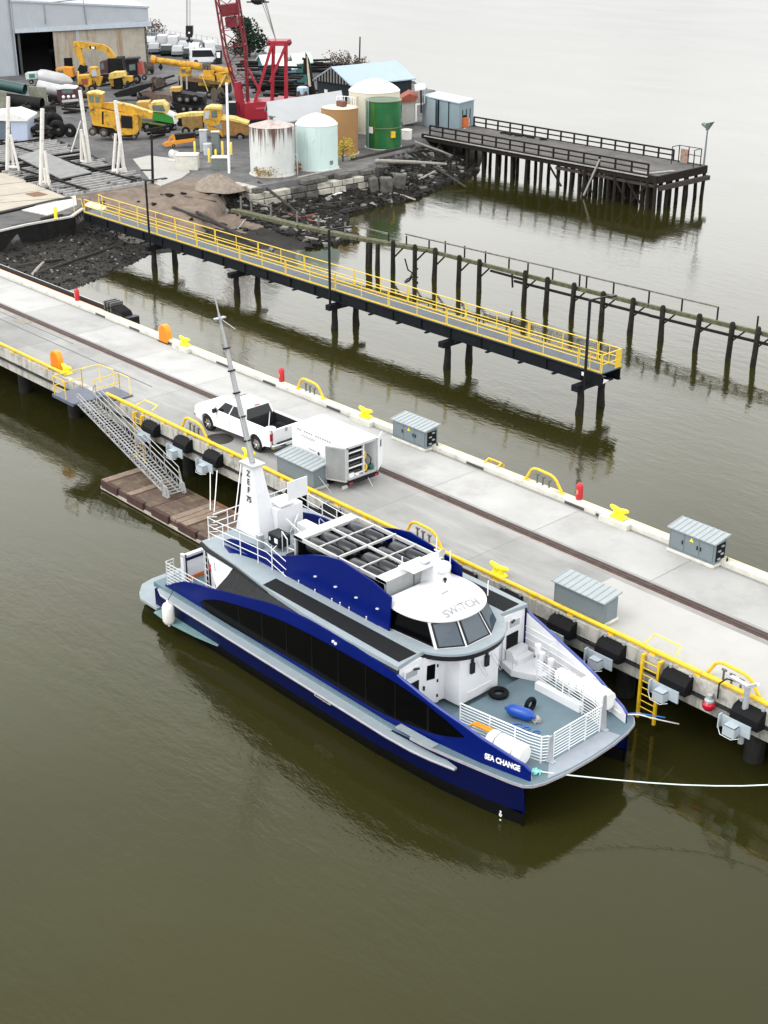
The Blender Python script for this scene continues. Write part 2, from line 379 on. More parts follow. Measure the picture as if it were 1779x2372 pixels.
yardc = mixc(n_big, (.085, .085, .088), (.185, .183, .18)); yardc = mixc(mth('MULTIPLY', n_mid, .5), yardc, (.035, .035, .037))
sandc = mixc(n_mid, (.12, .095, .075), (.225, .18, .145)); sandc = mixc(mth('MULTIPLY', n_fine, .35), sandc, (.11, .08, .06))
mudc = mixc(n_mid, (.010, .0095, .009), (.030, .028, .024)); mudc = mixc(mth('MULTIPLY', n_fine, .5), mudc, (.05, .05, .046))
edge = mth('ADD', sp.outputs['Red'], mth('MULTIPLY', mth('SUBTRACT', n_mid, .5), .5))
c = mixc(rng(edge, .35, .6), yardc, sandc)
edge2 = mth('ADD', sp.outputs['Green'], mth('MULTIPLY', mth('SUBTRACT', n_mid, .5), .6))
c = mixc(rng(edge2, .4, .6), c, mudc)
K(c, p.inputs['Base Color'])
bb_ = N('ShaderNodeBump'); bb_.inputs['Strength'].default_value = .7; bb_.inputs['Distance'].default_value = .12; K(nzg(2.6, 8), bb_.inputs['Height']); K(bb_.outputs[0], p.inputs['Normal'])
MATS['yard_gravel'] = gm
g = b.build('yard_ground', gm, sharp=60); struct(g)
ca = g.data.color_attributes.new('zone', 'FLOAT_COLOR', 'POINT')
for i, c3 in enumerate(cols): ca.data[i].color = (*c3, 1)
for m_ in (): pass

# ================================================================== CONCRETE PIER
PN, PF, PZ = 35.05, 43.1, 2.8          # near edge, far edge, deck height
PX0, PX1 = -101.0, -8.0
pier = thing('concrete_pier', 'long pale concrete pier deck with yellow edge pipe and dark crane rail strip', 'pier', (-50, 39, 0))
b = B(); b.bb(PX0, PX1, PN, PF-.45, PZ-.55, PZ); b.build('deck', concrete, pier)
x = PX0
while x < PX1:
    b = B(); b.box((x, 38.85, PZ+.001), (.018, PF-PN-.6, .006)); x += 6.1; b.build('deck_joint', mat('joint_sealant', (.20, .195, .18), .9), pier)
b = B(); b.bb(-23.0-6.0, -8.2, PN+.35, 38.7, PZ, PZ+.006); b.build('deck_patch', mat('pale_concrete', (.37,.365,.345), .85, var=.07, scale=.6, bump=.2, dirt=((.33,.32,.29), .56, .78, .5, 1.2)), pier)
b = B(); b.bb(PX0, PX1, 39.62, PF-.6, PZ, PZ+.004); ds_ = mat('white_concrete', (.375,.375,.365), .85, var=.12, scale=.4, bump=.2, dirt=((.23,.225,.21), .50, .80, .7, .45)); slab_tone(ds_, 6.1, -51.0); b.build('deck_strip', ds_, pier)
# crane rail in its slot
b = B(); b.bb(PX0, PX1, 39.0, 39.46, PZ, PZ+.010); b.build('rail_slot', mat('rail_asphalt', (.045, .034, .030), .9, var=.4, scale=5, dirt=((.14, .09, .07), .55, .7, .6, 3)), pier)
b = B(); b.bb(PX0, PX1, 39.2, 39.27, PZ+.01, PZ+.03); b.bb(PX0, PX1, 39.34, 39.36, PZ+.01, PZ+.022); b.build('crane_rail', mat('rusty_rail', (.09, .05, .04), .6, .4, var=.3), pier)
b = B(); b.bb(PX0, PX1, 38.93, 38.985, PZ, PZ+.007); b.build('rail_edge', mat('rust_stain', (.33, .24, .20), .85, var=.2, scale=3), pier)
gq = at(0, 752, PZ); gq2 = at(352, 896, PZ)
b = B(); b.bb(PX0, gq2.x, gq2.y-.03, gq2.y+.03, PZ, PZ+.008); q = at(0, 722, PZ); q2 = at(175, 795, PZ); b.bb(PX0, q2.x, q.y-.025, q.y+.025, PZ, PZ+.008)
b.build('cable_groove', mat('groove_dark', (.10, .10, .10), .9), pier)
q = at(52, 744, PZ); b = B(); b.bb(q.x-.6, q.x+.6, q.y-.35, q.y+.35, PZ+.004, PZ+.02); b.build('access_cover', mat('steel_cover', (.22, .20, .17), .7, .2, var=.3, scale=5), pier)
# near edge beam, lower ledger, drip stains
b = B(); b.bb(PX0, PX1, PN-.02, PN+.30, PZ-.55, PZ+.02); b.build('edge_beam', concrete_old, pier)
b = B(); b.bb(PX0, PX1, PN+.05, PN+.42, PZ-1.20, PZ-.72); b.build('ledger_beam', concrete_old, pier)
b = B(); b.tube((PX0, PN-.07, PZ-.63), (PX1, PN-.07, PZ-.63), .05, n=8); b.build('conduit', black_p, pier)
for x in frange(PX0+1, PX1, 2.2): b = B(); b.box((x, PN+.12, PZ-.64), (.35, .3, .18)); b.build('bearing_block', dark_in, pier)
b = B(); b.bb(PX0, PX1, PF-.45, PF, PZ-.9, PZ-.55+.002); b.bb(PX0, PX1, PF-.40, PF+.02, PZ-.55, PZ-.002); b.build('outer_beam', concrete_old, pier)
for x in frange(PX0+2.2, PX1, 5.6):
    b = B(); b.bb(x-.45, x+.45, PN+.5, PF-.5, PZ-1.35, PZ-.55); b.build('cross_beam', concrete_old, pier)
    for yy in (PN+1.0, 39.1, PF-1.0):
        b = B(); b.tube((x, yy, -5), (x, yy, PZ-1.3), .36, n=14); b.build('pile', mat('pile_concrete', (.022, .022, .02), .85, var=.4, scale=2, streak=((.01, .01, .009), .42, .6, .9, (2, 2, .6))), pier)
# far kerb with scuppers
gaps = []
b = B(); x = PX0
kx = sorted([at(px, py, PZ).x for px, py in ((245, 730), (310, 765), (395, 793), (520, 845), (625, 890), (782, 947), (1105, 1080), (1340, 1170), (1400, 1205))])
while x < PX1:
    e = min(x+3.4, PX1)
    ring = lambda X: [(X, PF-.42, PZ+.002), (X, PF-.42, PZ+.22), (X, PF-.36, PZ+.27), (X, PF-.04, PZ+.27), (X, PF+.02, PZ+.22), (X, PF+.02, PZ+.002)]
    b.loft([[Vector(v) for v in ring(x+.006)], [Vector(v) for v in ring(e-.006)]]); x = e
b.build('kerb', kerb_c, pier)
for X in kx: b = B(); b.bb(X-.55, X+.55, PF-.432, PF-.40, PZ+.006, PZ+.13); b.build('scupper', mat('scupper_dark', (.06, .06, .055), .9), pier)
b = B(); b.bb(PX0, PX1, PF-.10, PF-.03, PZ+.27, PZ+.277); b.build('kerb_stripe', mat('faded_yellow_paint', (.62, .56, .30), .8, var=.15, scale=3, dirt=((.55, .54, .48), .5, .62, .9, 2)), pier)
# near yellow bull pipe on stools
b = B(); gw0, gw1 = at(168, 870, PZ).x, at(262, 915, PZ).x
b.path([(PX0, PN+.12, PZ+.18), (gw0, PN+.12, PZ+.18)], .088, 12); b.path([(gw1, PN+.12, PZ+.18), (PX1, PN+.12, PZ+.18)], .088, 12)
for x in frange(PX0+.7, PX1, 1.9):
    if not gw0-.1 < x < gw1+.1: b.bb(x-.12, x+.12, PN+.05, PN+.19, PZ+.02, PZ+.1)
b.build('bull_pipe', yellow, pier)

# ================================================================== FERRY
FX, FY = -43.5, 30.0
navy = mat('navy_hull_paint', (.0005, .0032, .043), .34, var=.14, scale=.8, spec=.14, dirt=((.002, .004, .040), .55, .75, .5, 3))
blue = mat('royal_blue_paint', (.0004, .0072, .112), .32, var=.10, scale=.8, spec=.13)
blue_top = mat('bright_blue_edge', (.003, .022, .22), .35, var=.05)
deckg = mat('grey_blue_deck', (.105, .160, .190), .6, var=.08, scale=1.3, bump=.1, bscale=60, dirt=((.16, .215, .235), .55, .75, .4, 2.2))
deckl = mat('pale_deck_paint', (.25, .295, .32), .55, var=.06, scale=1.5, dirt=((.175, .215, .235), .55, .75, .5, 2.5))
decklav = mat('worn_deck_grey', (.27, .30, .34), .65, var=.08)
char = mat('charcoal_paint', (.012, .013, .014), .6, spec=.2, var=.14, scale=2, streak=((.024, .026, .028), .5, .64, .6, (7, 7, 1.2)))
nonskid = mat('dark_nonskid', (.009, .0105, .0115), .9, spec=.2, var=.2, scale=6, bump=.3, bscale=60)
antif = mat('black_antifouling', (.003, .0032, .0036), .55, var=.3, spec=.12)
black_g = mat('black_window_glass', (.0012, .0013, .0017), .10, var=.2, spec=.075)
wh_glass = mat('tinted_windscreen', (.035, .055, .075), .05, var=.15, scale=1.5, spec=.7)
tank_m = mat('carbon_tank', (.007, .0095, .013), .25, var=.3, scale=2, spec=.4)
letter_w = mat('white_lettering', (.8, .8, .8), .5, var=.02)
letter_g = mat('grey_lettering', (.28, .29, .30), .5, var=.02)
letter_k = mat('black_lettering', (.02, .02, .02), .5, var=.02)
white_s = mat('white_boat_paint', (.66, .67, .69), .3, var=.03, scale=1.2, dirt=((.52, .53, .52), .56, .78, .5, 1.5))

ferry = thing('ferry', 'dark blue and white catamaran ferry moored along the concrete pier with a slanting mast', 'ferry', (FX, FY, 0))
YS = [(-2, 3.3), (14.5, 3.3), (16.5, 3.15), (18.5, 2.88), (20.4, 2.42)]
def ys(x): return -interp(YS, x)
def side(px, py, off=0.0):                        # photo pixel on the near side skin -> boat coordinates
    y = -3.3
    for _ in range(6):
        q = atY(px, py, FY+y-off); x = q.x-FX; y = ys(x)
    return (x, y-off, q.z)
def loc(px, py, z): q = at(px, py, z); return (q.x-FX, q.y-FY)
def tx(t, size, mtx, m, parent, name='lettering', extrude=.004, sx=1.0, bold=0.0):
    cu = bpy.data.curves.new('lettering', 'FONT'); cu.body = t; cu.size = size; cu.extrude = extrude; cu.align_x = 'CENTER'; cu.align_y = 'CENTER'; cu.offset = bold
    ob = bpy.data.objects.new('lettering', cu); me = bpy.data.meshes.new_from_object(ob); bpy.data.objects.remove(ob); bpy.data.curves.remove(cu)
    me.transform(mtx @ Matrix.Diagonal((sx, 1, 1, 1))); me.materials.clear(); me.materials.append(m)
    o = bpy.data.objects.new(name, me); COL.objects.link(o); o.parent = parent; return o
def frame_m(o, xdir, ydir):
    x = Vector(xdir).normalized(); y = Vector(ydir); y = (y-x*y.dot(x)).normalized(); z = x.cross(y)
    return Matrix(((x.x, y.x, z.x, o[0]), (x.y, y.y, z.y, o[1]), (x.z, y.z, z.z, o[2]), (0, 0, 0, 1)))

# hulls
def hull_rings(s):
    # outer edge y, inner edge y at deck / waterline / keel, for stations along x
    st = [(.95, 3.55, 1.5), (2, 3.6, 1.45), (8, 3.6, 1.45), (14, 3.55, 1.5), (17, 3.35, 1.7), (18.8, 3.05, 2.05), (19.7, 2.84, 2.35), (20.25, 2.68, 2.62)]
    up, lo = [], []
    for x, o, i in st:
        zt = 1.32 if x < 15.5 else lerp(1.32, 1.62, min(1, (x-15.5)/1.2)); f = max(0, (x-15)/5.3)
        c = (o+i)/2; wo, wi = lerp(o-.05, o-.12, f), i+.02
        zb = .5
        up.append([Vector((x, s*o, zt)), Vector((x, s*wo, zb)), Vector((x, s*wi, zb)), Vector((x, s*i, zt))])
        lo.append([Vector((x, s*wo, zb)), Vector((x-.04*f, s*lerp(wo, c, .12), -.05)), Vector((x-.2*f, s*c, -1.1)), Vector((x-.04*f, s*lerp(wi, c, .12), -.05)), Vector((x, s*wi, zb))])
    return up, lo
for s in (-1, 1):
    up, lo = hull_rings(s)
    b = B(); b.loft(up); h = b.build('hull', navy, ferry, True)
    b = B(); b.loft(lo); b.build('boot_top', antif, h, True)
    if s < 0:
        b = B(); q = atY(750, 1612, FY-3.55); x = q.x-FX; b.bb(x-.45, x+.45, -3.63, -3.5, q.z-.16, q.z+.17); b.build('vent_frame', alu, h, True)
        b = B(); b.bb(x-.36, x+.36, -3.645, -3.5, q.z-.10, q.z+.11); b.build('vent_grille', mat('vent_grey', (.11, .12, .115), .6, rib=((30, 30, 30), .6)), h, True)
        q = atY(1163, 1871, FY-2.86); x = q.x-FX
        for t, dz in (('6', 0), ('-', .14), ('-', -.2)):
            tx(t, .26, frame_m((x, -2.92+.0, .24+dz), (1, .17, 0), (0, 0, 1)), letter_w, h, 'draft_mark', .01)
b = B(); b.bb(.9, 17, -1.6, 1.6, .85, 1.3); b.build('bridge_deck', navy, ferry, True)

# decks
b = B(); b.ext([(.55, -3.45), (16, -3.4), (17.2, -3.2), (17.2, 3.2), (16, 3.4), (.55, 3.45)], 'z', 1.32, 1.52); b.build('main_deck', deckg, ferry, True)
bow = [(15.9, -3.52), (16.6, -3.46), (17.8, -3.26), (19.0, -3.03), (19.9, -2.84), (20.25, -2.72), (20.45, -2.52), (20.6, -2.1), (20.72, -1.2), (20.76, 0), (20.72, 1.2), (20.6, 2.1), (20.45, 2.62), (20.2, 2.9), (19.0, 3.1), (17.8, 3.26), (16.6, 3.46), (15.9, 3.52)]
b = B(); b.ext(bow, 'z', 1.58, 1.70); b.build('bow_deck', deckg, ferry, True)
b = B(); bw = [(x, y) for x, y in bow if x > 16]
for (x0, y0), (x1, y1) in zip(bow, bow[1:]): b.bar((x0, y0, 1.64), (x1, y1, 1.64), .07, .10)
b.build('bow_rub_rail', mat('pale_rub_rail', (.31, .31, .34), .55), ferry, True)
b = B(); b.ext([(20.02, -1.25), (20.55, -1.9), (20.68, -.9), (20.71, 0), (20.68, .95), (20.60, 1.7), (20.02, 1.55)], 'z', 1.70, 1.706); b.build('boarding_patch', decklav, ferry, True)
b = B(); b.ext([(-1.25, -2.4), (-1.1, -3.0), (-.55, -3.5), (-.1, -3.75), (1.1, -3.75), (1.1, 3.75), (-.1, 3.75), (-.55, 3.5), (-1.1, 3.0), (-1.25, 2.4)], 'z', .50, .60); b.build('swim_platform', deckl, ferry, True)
for s in (-1, 1):
    b = B(); b.bb(-.6, 1.0, s*2.9-.4, s*2.9+.4, .1, .5); b.build('platform_bracket', navy, ferry, True)
b = B()
for s in (-1, 1): b.bb(.75, 1.3, s*3.3-.25, s*3.3+.25, .6, 1.32)
b.bb(.55, .75, -3.1, 3.1, .6, 1.35); b.build('transom', navy, ferry, True)
for s in (-1, 1):
    # side shelf just above the hull
    pl = [(1.0, 3.30), (1.0, 3.52), (1.5, 3.74), (3.0, 3.80), (15.0, 3.80), (16.2, 3.74), (17.0, 3.62), (17.9, 3.42), (17.9, 3.32), (16.8, 3.20), (14.0, 3.28)]
    b = B(); b.ext([(x, s*y) for x, y in pl], 'z', 1.33, 1.41); b.build('side_shelf', deckl, ferry, True)
    b = B(); b.path([(x, s*y, 1.37) for x, y in pl[1:8]], .05, 6); b.build('shelf_rub_rail', mat('pale_rub_rail', (.31, .31, .34), .55), ferry, True)
    # low spray fin aft
    b = B(); b.ext([(1.2, s*3.55), (1.2, s*3.95), (2.4, s*4.0), (3.9, s*3.84), (5.1, s*3.62), (5.1, s*3.5)], 'z', .50, .56); b.build('spray_fin', mat('sea_green_paint', (.16, .27, .27), .5), ferry, True)
    b = B(); b.ext([(15.2, s*3.28), (15.2, s*3.55), (16.9, s*3.46), (16.9, s*3.2)], 'z', 1.70, 1.76); b.build('step_plate', deckl, ferry, True)

# blue side panels with long black window
top_px = ((383, 1362), (390, 1356), (401, 1351), (425, 1347), (456, 1353), (489, 1364), (519, 1371), (567, 1384), (606, 1393), (636, 1402), (667, 1414), (712, 1435), (757, 1460), (819, 1496), (835, 1507), (886, 1541), (923, 1568), (933, 1577), (956, 1595), (990, 1623), (1021, 1646), (1071, 1680), (1105, 1705), (1156, 1738), (1189, 1759), (1213, 1773), (1228, 1788))
wt_px = ((463, 1394), (472, 1390), (489, 1388), (513, 1391), (555, 1403), (591, 1414), (652, 1437), (712, 1466), (772, 1498), (819, 1525), (852, 1543), (903, 1573), (936, 1594), (987, 1630), (1038, 1672), (1075, 1706))
wb_px = ((463, 1397), (483, 1418), (531, 1448), (591, 1481), (652, 1513), (712, 1548), (801, 1603), (869, 1643), (936, 1674), (1004, 1699), (1038, 1706), (1075, 1708))
TOP = [side(*q) for q in top_px]; WT = [side(*q) for q in wt_px]; WB = [side(*q) for q in wb_px]
topf = [(q[0], q[2]) for q in TOP]; wtf = [(q[0], q[2]) for q in WT]; wbf = [(q[0], q[2]) for q in WB]
xs_ = sorted(set([q[0] for q in TOP]+[WT[0][0]+.01, WT[-1][0]-.01]+list(frange(TOP[0][0], TOP[-1][0], .6))))
def botz(x): return interp([(1.0, 1.55), (1.9, 1.42), (15.6, 1.40), (16.0, 1.68), (20.6, 1.70)], x)
for s in (-1, 1):
    b = B(); A = [(x, s*-ys(x), botz(x)) for x in xs_]; T = [(x, s*-ys(x), max(botz(x)+.05, interp(topf, x))) for x in xs_]
    b.strip(A, T, (0, -s*.07, 0)); pn = b.build('side_panel', blue, ferry, True)
    wx = list(frange(WT[0][0], WT[-1][0], .3))
    b = B(); b.strip([(x, s*(-ys(x)+.006), interp(wbf, x)) for x in wx], [(x, s*(-ys(x)+.006), max(interp(wbf, x)+.004, interp(wtf, x))) for x in wx], (0, s*.01, 0)); sw = b.build('side_window', black_g, pn, True)
    for xx in frange(6.2, 16.4, 1.45):
        b = B(); b.bb(xx-.02, xx+.02, s*(-ys(xx)+.006), s*(-ys(xx)+.022), interp(wbf, xx)+.03, interp(wtf, xx)-.03); b.build('pane_seam', mat('seam_black', (.003, .003, .0035), .4, spec=.16), sw, True)
    b = B(); b.strip([(x, s*(-ys(x)-.076), 1.71 if x > 15.9 else 1.6) for x in xs_ if x > 14.5], [(x, s*(-ys(x)-.076), interp(topf, x)-.02) for x in xs_ if x > 14.5], (0, -s*.012, 0)); b.build('white_lining', white_s, pn, True)
    b = B()
    for dz in (.25, .5, .75, 1.0, 1.25):
        pts = [(x, s*(-ys(x)-.10), 1.72+dz) for x in xs_ if x > 14.6 and interp(topf, x) > 1.85+dz]
        if len(pts) > 2: b.path(pts, .025, 5)
    b.build('lining_rib', white_s, pn, True)
    b = B(); b.path([(x, s*(-ys(x)-.035), interp(topf, x)+.012) for x in xs_ if x > 14.6], .05, 6); b.build('panel_cap', blue_top, pn, True)
    if s < 0:
        b = B(); q = side(776, 1487); b.ball((q[0]-.06, q[1]-.03, q[2]), .06); b.ball((q[0]+.07, q[1]-.03, q[2]-.03), .06); b.build('side_lamp', white_s, pn, True)
        a0, a1 = Vector(side(1137, 1757)), Vector(side(1191, 1787)); c = (a0+a1)/2
        tx('SEA CHANGE', .29, frame_m((c.x, c.y-.012, c.z+.10), (a1.x-a0.x, a1.y-a0.y, 0), (0, 0, 1)), letter_w, pn, 'boat_name', .004, .74, .012)

# cabin sides, roof
roof = [(2.75, 2.45), (3.44, 2.6), (5.3, 2.72), (7.7, 3.03), (10.0, 3.22), (12.4, 3.27), (14.95, 3.22), (14.80, 2.05)]
b = B(); b.ext([(x, -y) for x, y in roof]+[(x, y) for x, y in reversed(roof)], 'z', 3.70, 3.85); rf = b.build('upper_deck', deckl, ferry, True)
for s in (-1, 1):
    b = B(); b.ext([(7.32, s*2.95), (14.75, s*2.98), (14.75, s*2.16), (7.25, s*2.28)], 'z', 3.85, 3.862); b.build('dark_walkway', nonskid, rf, True)
    b = B(); b.path([(2.75, s*2.47, 3.72), (3.44, s*2.62, 3.72), (5.3, s*2.74, 3.72), (7.7, s*3.05, 3.72)], [.1, .1, .07, .03], 8); b.build('dark_fascia', char, rf, True)
    # slanting charcoal side
    sx_ = [4.6, 5.3, 6.2, 7.0, 7.7, 8.6, 9.3, 10.0, 11.2, 12.4, 13.4, 14.2, 14.95]
    b = B(); lo_ = [(x, s*(-ys(x)-.05), min(interp(topf, x)-.04, 3.68)) for x in sx_]; hi_ = [(max(x-.0, 5.25) if x < 5.3 else x, s*(interp([(q[0], q[1]) for q in roof[:-1]], max(x, 5.25))-.03), 3.71) for x in sx_]
    b.strip(lo_, hi_, (0, -s*.05, 0)); b.build('charcoal_side', char, ferry, True)
    # white aft wall beside the stern deck
    b = B(); b.plate([(2.75, s*2.42, 1.52), (4.7, s*2.9, 1.52), (4.62, s*3.18, 2.6), (5.2, s*2.75, 3.70), (2.75, s*2.42, 3.70)], (0, -s*.06, 0)); wl = b.build('aft_side_wall', white_s, ferry, True)
    if s < 0:
        b = B()
        for dx in (0, .38): b.tube((3.0+dx, -2.56-dx*.25, 1.55), (3.0+dx, -2.56-dx*.25, 3.75), .018, n=6)
        for k in range(8): b.tube((3.0, -2.56, 1.75+k*.27), (3.38, -2.655, 1.75+k*.27), .014, n=5)
        b.build('wall_ladder', alu, wl, True)
        b = B(); b.box((3.62, -2.70, 3.1), (.16, .08, .24), rz=-.24); b.build('red_box', red_p, wl, True)
        b = B(); b.box((4.05, -2.80, 2.55), (.02, .03, 1.9), rz=-.24); b.box((4.1, -2.83, 2.45), (.08, .06, .1), rz=-.24); b.build('door_seam', letter_g, wl, True)
b = B(); b.bb(2.72, 2.82, -2.4, 2.4, 1.52, 3.7); b.build('aft_bulkhead', white_s, ferry, True)
b = B(); b.bb(3.0, 14.7, -2.5, 2.5, 1.53, 3.69); b.build('cabin_core', dark_in, ferry, True)
# aft mooring deck: inner bulwark and rails
b = B(); b.bb(1.25, 1.36, -2.45, 2.45, 1.52, 2.62); b.bb(1.2, 1.4, -2.5, -2.38, 1.52, 2.72); tb = b.build('stern_bulwark', white_s, ferry, True)
b = B(); b.bb(1.37, 1.42, -2.38, 2.45, 1.53, 1.66); b.build('orange_strip', mat('orange_paint', (.62, .13, .02), .5), tb, True)
b = B(); b.bb(1.365, 1.40, -2.38, 2.45, 2.40, 2.52); b.bb(1.365, 1.42, -2.40, -2.34, 1.55, 2.7); b.build('dark_frame', navy, tb, True)
b = B(); b.bb(1.21, 1.42, -2.5, 2.45, 2.62, 2.66); b.build('top_rail', alu, tb, True)
for s in (-1, 1):
    b = B()
    for k in range(8):
        z = 1.6+k*.145
        b.path([(1.22, s*2.85, z), (1.22, s*3.2, z), (1.32, s*3.27, z), (3.1, s*3.24, z)] if k < 7 else [(1.22, s*2.85, z), (1.22, s*3.2, z), (1.32, s*3.27, z), (3.4, s*3.2, z), (5.0, s*3.1, z+.02)], .022, 6)
    for x, y in ((1.22, 2.85), (1.23, 3.22), (2.2, 3.25), (3.1, 3.24)): b.tube((x, s*y, 1.5), (x, s*y, 2.63), .025, n=6)
    b.build('stern_rail', alu, ferry, True)

# upper blue bulwark beside the tanks
up_px = ((518, 1252), (532, 1248), (558, 1253), (583, 1262), (612, 1278), (648, 1289), (677, 1288), (713, 1287), (749, 1291), (782, 1300), (822, 1326), (858, 1351), (901, 1387))
YU = -1.85
UT = [(lambda q: (q.x-FX, q.z))(atY(px, py, FY+YU)) for px, py in up_px]
UT = [(UT[0][0]-.05, 3.9)]+UT
ux = sorted(set([q[0] for q in UT]+list(frange(UT[0][0], UT[-1][0], .4))))
for s in (-1, 1):
    b = B(); b.strip([(x, s*-YU, 3.85) for x in ux], [(x, s*(-YU-.12*max(0, min(1, (interp(UT, x)-4.2)/1.2))), max(3.87, interp(UT, x))) for x in ux], (0, -s*.06, 0)); ub = b.build('upper_bulwark', blue, ferry, True)
    if s < 0:
        for px, py in ((728, 1336), (775, 1360), (823, 1385), (872, 1411)):
            q = atY(px, py, FY+YU-.02); x = q.x-FX; b = B(); b.box((x, YU+.02, q.z), (.13, .05, .05), ry=-.3); b.build('step_light', white_s, ub, True)
        for px, py in ((656, 1330), (692, 1349), (730, 1370), (769, 1391), (788, 1400), (809, 1411), (849, 1433)):
            q = loc(px, py, 3.88); b = B(); b.tube((q[0], q[1], 3.85), (q[0], q[1], 3.93), .03, n=6); b.ball((q[0], q[1], 3.95), .035, 8, 5); b.build('tie_down', alu, ub, True)
    # blue sweep on the deck edge further aft
    b = B(); b.ext([(3.55, s*2.02), (5.0, s*1.86), (5.6, s*1.86), (4.6, s*2.1), (4.35, s*2.3)], 'z', 3.85, 3.857); b.build('blue_deck_sweep', blue, ferry, True)

# hydrogen tank rack
rz_, rx0, rx1, ry_ = 5.42, 7.3, 12.42, 1.42
b = B(); b.bb(rx0, rx0+.5, -ry_, ry_, rz_-.12, rz_); b.bb(rx1-.55, rx1, -ry_, ry_, rz_-.12, rz_); b.bb(rx0, rx1, -ry_, -ry_+.07, rz_-.14, rz_+.002); b.bb(rx0, rx1, ry_-.07, ry_, rz_-.14, rz_+.002)
b.bb(rx0+.5, rx1-.55, -.03, .03, rz_-.06, rz_+.03); xm = (rx0+rx1)/2; b.bb(xm-.035, xm+.035, -ry_, ry_, rz_-.05, rz_+.035)
for x in ((rx0+xm)/2+.15, (xm+rx1)/2-.15): b.bb(x-.025, x+.025, -ry_, ry_, rz_-.04, rz_+.012)
rk = b.build('tank_rack', mat('rack_aluminium', (.50, .51, .50), .5, .2, var=.1, scale=3), ferry, True)
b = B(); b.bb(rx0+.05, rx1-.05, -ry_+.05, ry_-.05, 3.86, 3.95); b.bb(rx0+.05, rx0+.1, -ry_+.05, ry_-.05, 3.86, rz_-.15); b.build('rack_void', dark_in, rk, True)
b = B()
for x in (rx0+.06, xm, rx1-.06):
    for s in (-1, 1): b.bb(x-.05, x+.05, s*(ry_-.06)-.05, s*(ry_-.06)+.05, 3.85, rz_-.13)
b.build('rack_leg', alu, rk, True)
b = B(); b.bb(rx1-.04, rx1+.02, -ry_, -.12, 4.66, rz_-.01); b.bb(rx1-.04, rx1+.02, -.06, ry_, 4.66, rz_-.01); b.build('rack_front_plate', mat('plate_grey', (.30, .31, .31), .5, .2, var=.1), rk, True)
for i, y in enumerate((-1.02, -.36, .32, .98)):
    for x0, x1 in ((rx0+.35, xm-.12), (xm+.12, rx1-.3)):
        b = B(); b.lathe([(0, x0), (.12, x0+.02), (.23, x0+.12), (.318, x0+.28), (.318, x1-.28), (.23, x1-.12), (.12, x1-.02), (0, x1)], (0, y, rz_-.33), 18, 'x'); b.build('gas_tank', tank_m, rk, True)

# wheelhouse
Wb = [(12.55, -1.75), (15.08, -1.50), (15.66, -.62), (15.66, .62), (15.08, 1.50), (12.55, 1.75)]
Wt = [(12.50, -1.55), (14.52, -1.36), (15.00, -.50), (15.00, .50), (14.52, 1.36), (12.50, 1.55)]
b = B(); b.loft([[Vector((x, y, 3.80)) for x, y in Wb], [Vector((x, y, 4.70)) for x, y in Wt]]); wh = b.build('wheelhouse', white_s, ferry, True)
def inset(i, j, u0, u1, v0, v1, off, name, m, th=.015, par=None):
    p00, p10 = Vector((*Wb[i], 3.80)), Vector((*Wb[j], 3.80)); p01, p11 = Vector((*Wt[i], 4.70)), Vector((*Wt[j], 4.70))
    f = lambda u, v: (p00*(1-u)+p10*u)*(1-v)+(p01*(1-u)+p11*u)*v
    n = (p10-p00).cross(p01-p00).normalized()
    b = B(); b.plate([f(u0, v0)+n*off, f(u1, v0)+n*off, f(u1, v1)+n*off, f(u0, v1)+n*off], n*th); return b.build(name, m, par or wh, True)
for i, j in ((0, 1), (1, 2), (2, 3), (3, 4), (4, 5)):
    sd = i in (0, 4)
    fr = inset(i, j, .06 if sd else .03, .955 if sd else .97, .10, .93, .002, 'window_frame', black_p)
    inset(i, j, .075 if sd else .10, .94 if sd else .90, .15, .88, .018, 'window_pane', black_g if sd else wh_glass)
def oval(cx, a, bq, x0, n=28, e=2.3):
    pts = [(x0, -bq*.93)]
    for k in range(n+1):
        t = -pi/2+pi*k/n; pts.append((cx+a*abs(cos(t))**(2/e), bq*(1 if sin(t) > 0 else -1)*abs(sin(t))**(2/e)))
    return pts+[(x0, bq*.93)]
b = B(); rings = []
for k, z in ((.98, 4.66), (1.0, 4.70), (1.0, 4.74), (.94, 4.83), (.75, 4.97), (.5, 5.05), (.2, 5.09)):
    rings.append([Vector((13.55+(x-13.55)*k, y*k, z)) for x, y in oval(13.25, 1.98, 1.72, 12.42)])
b.loft(rings); wr = b.build('wheelhouse_roof', white_s, ferry, True)
b = B(); o1 = oval(13.5, 2.58, 2.12, 12.5); b.ext(o1, 'z', 3.78, 3.87); br = b.build('brow', deckl, ferry, True)
b = B(); b.ext([(13.5+(x-13.5)*.985, y*.985) for x, y in o1], 'z', 3.58, 3.785); b.build('brow_fascia', black_p, br, True)
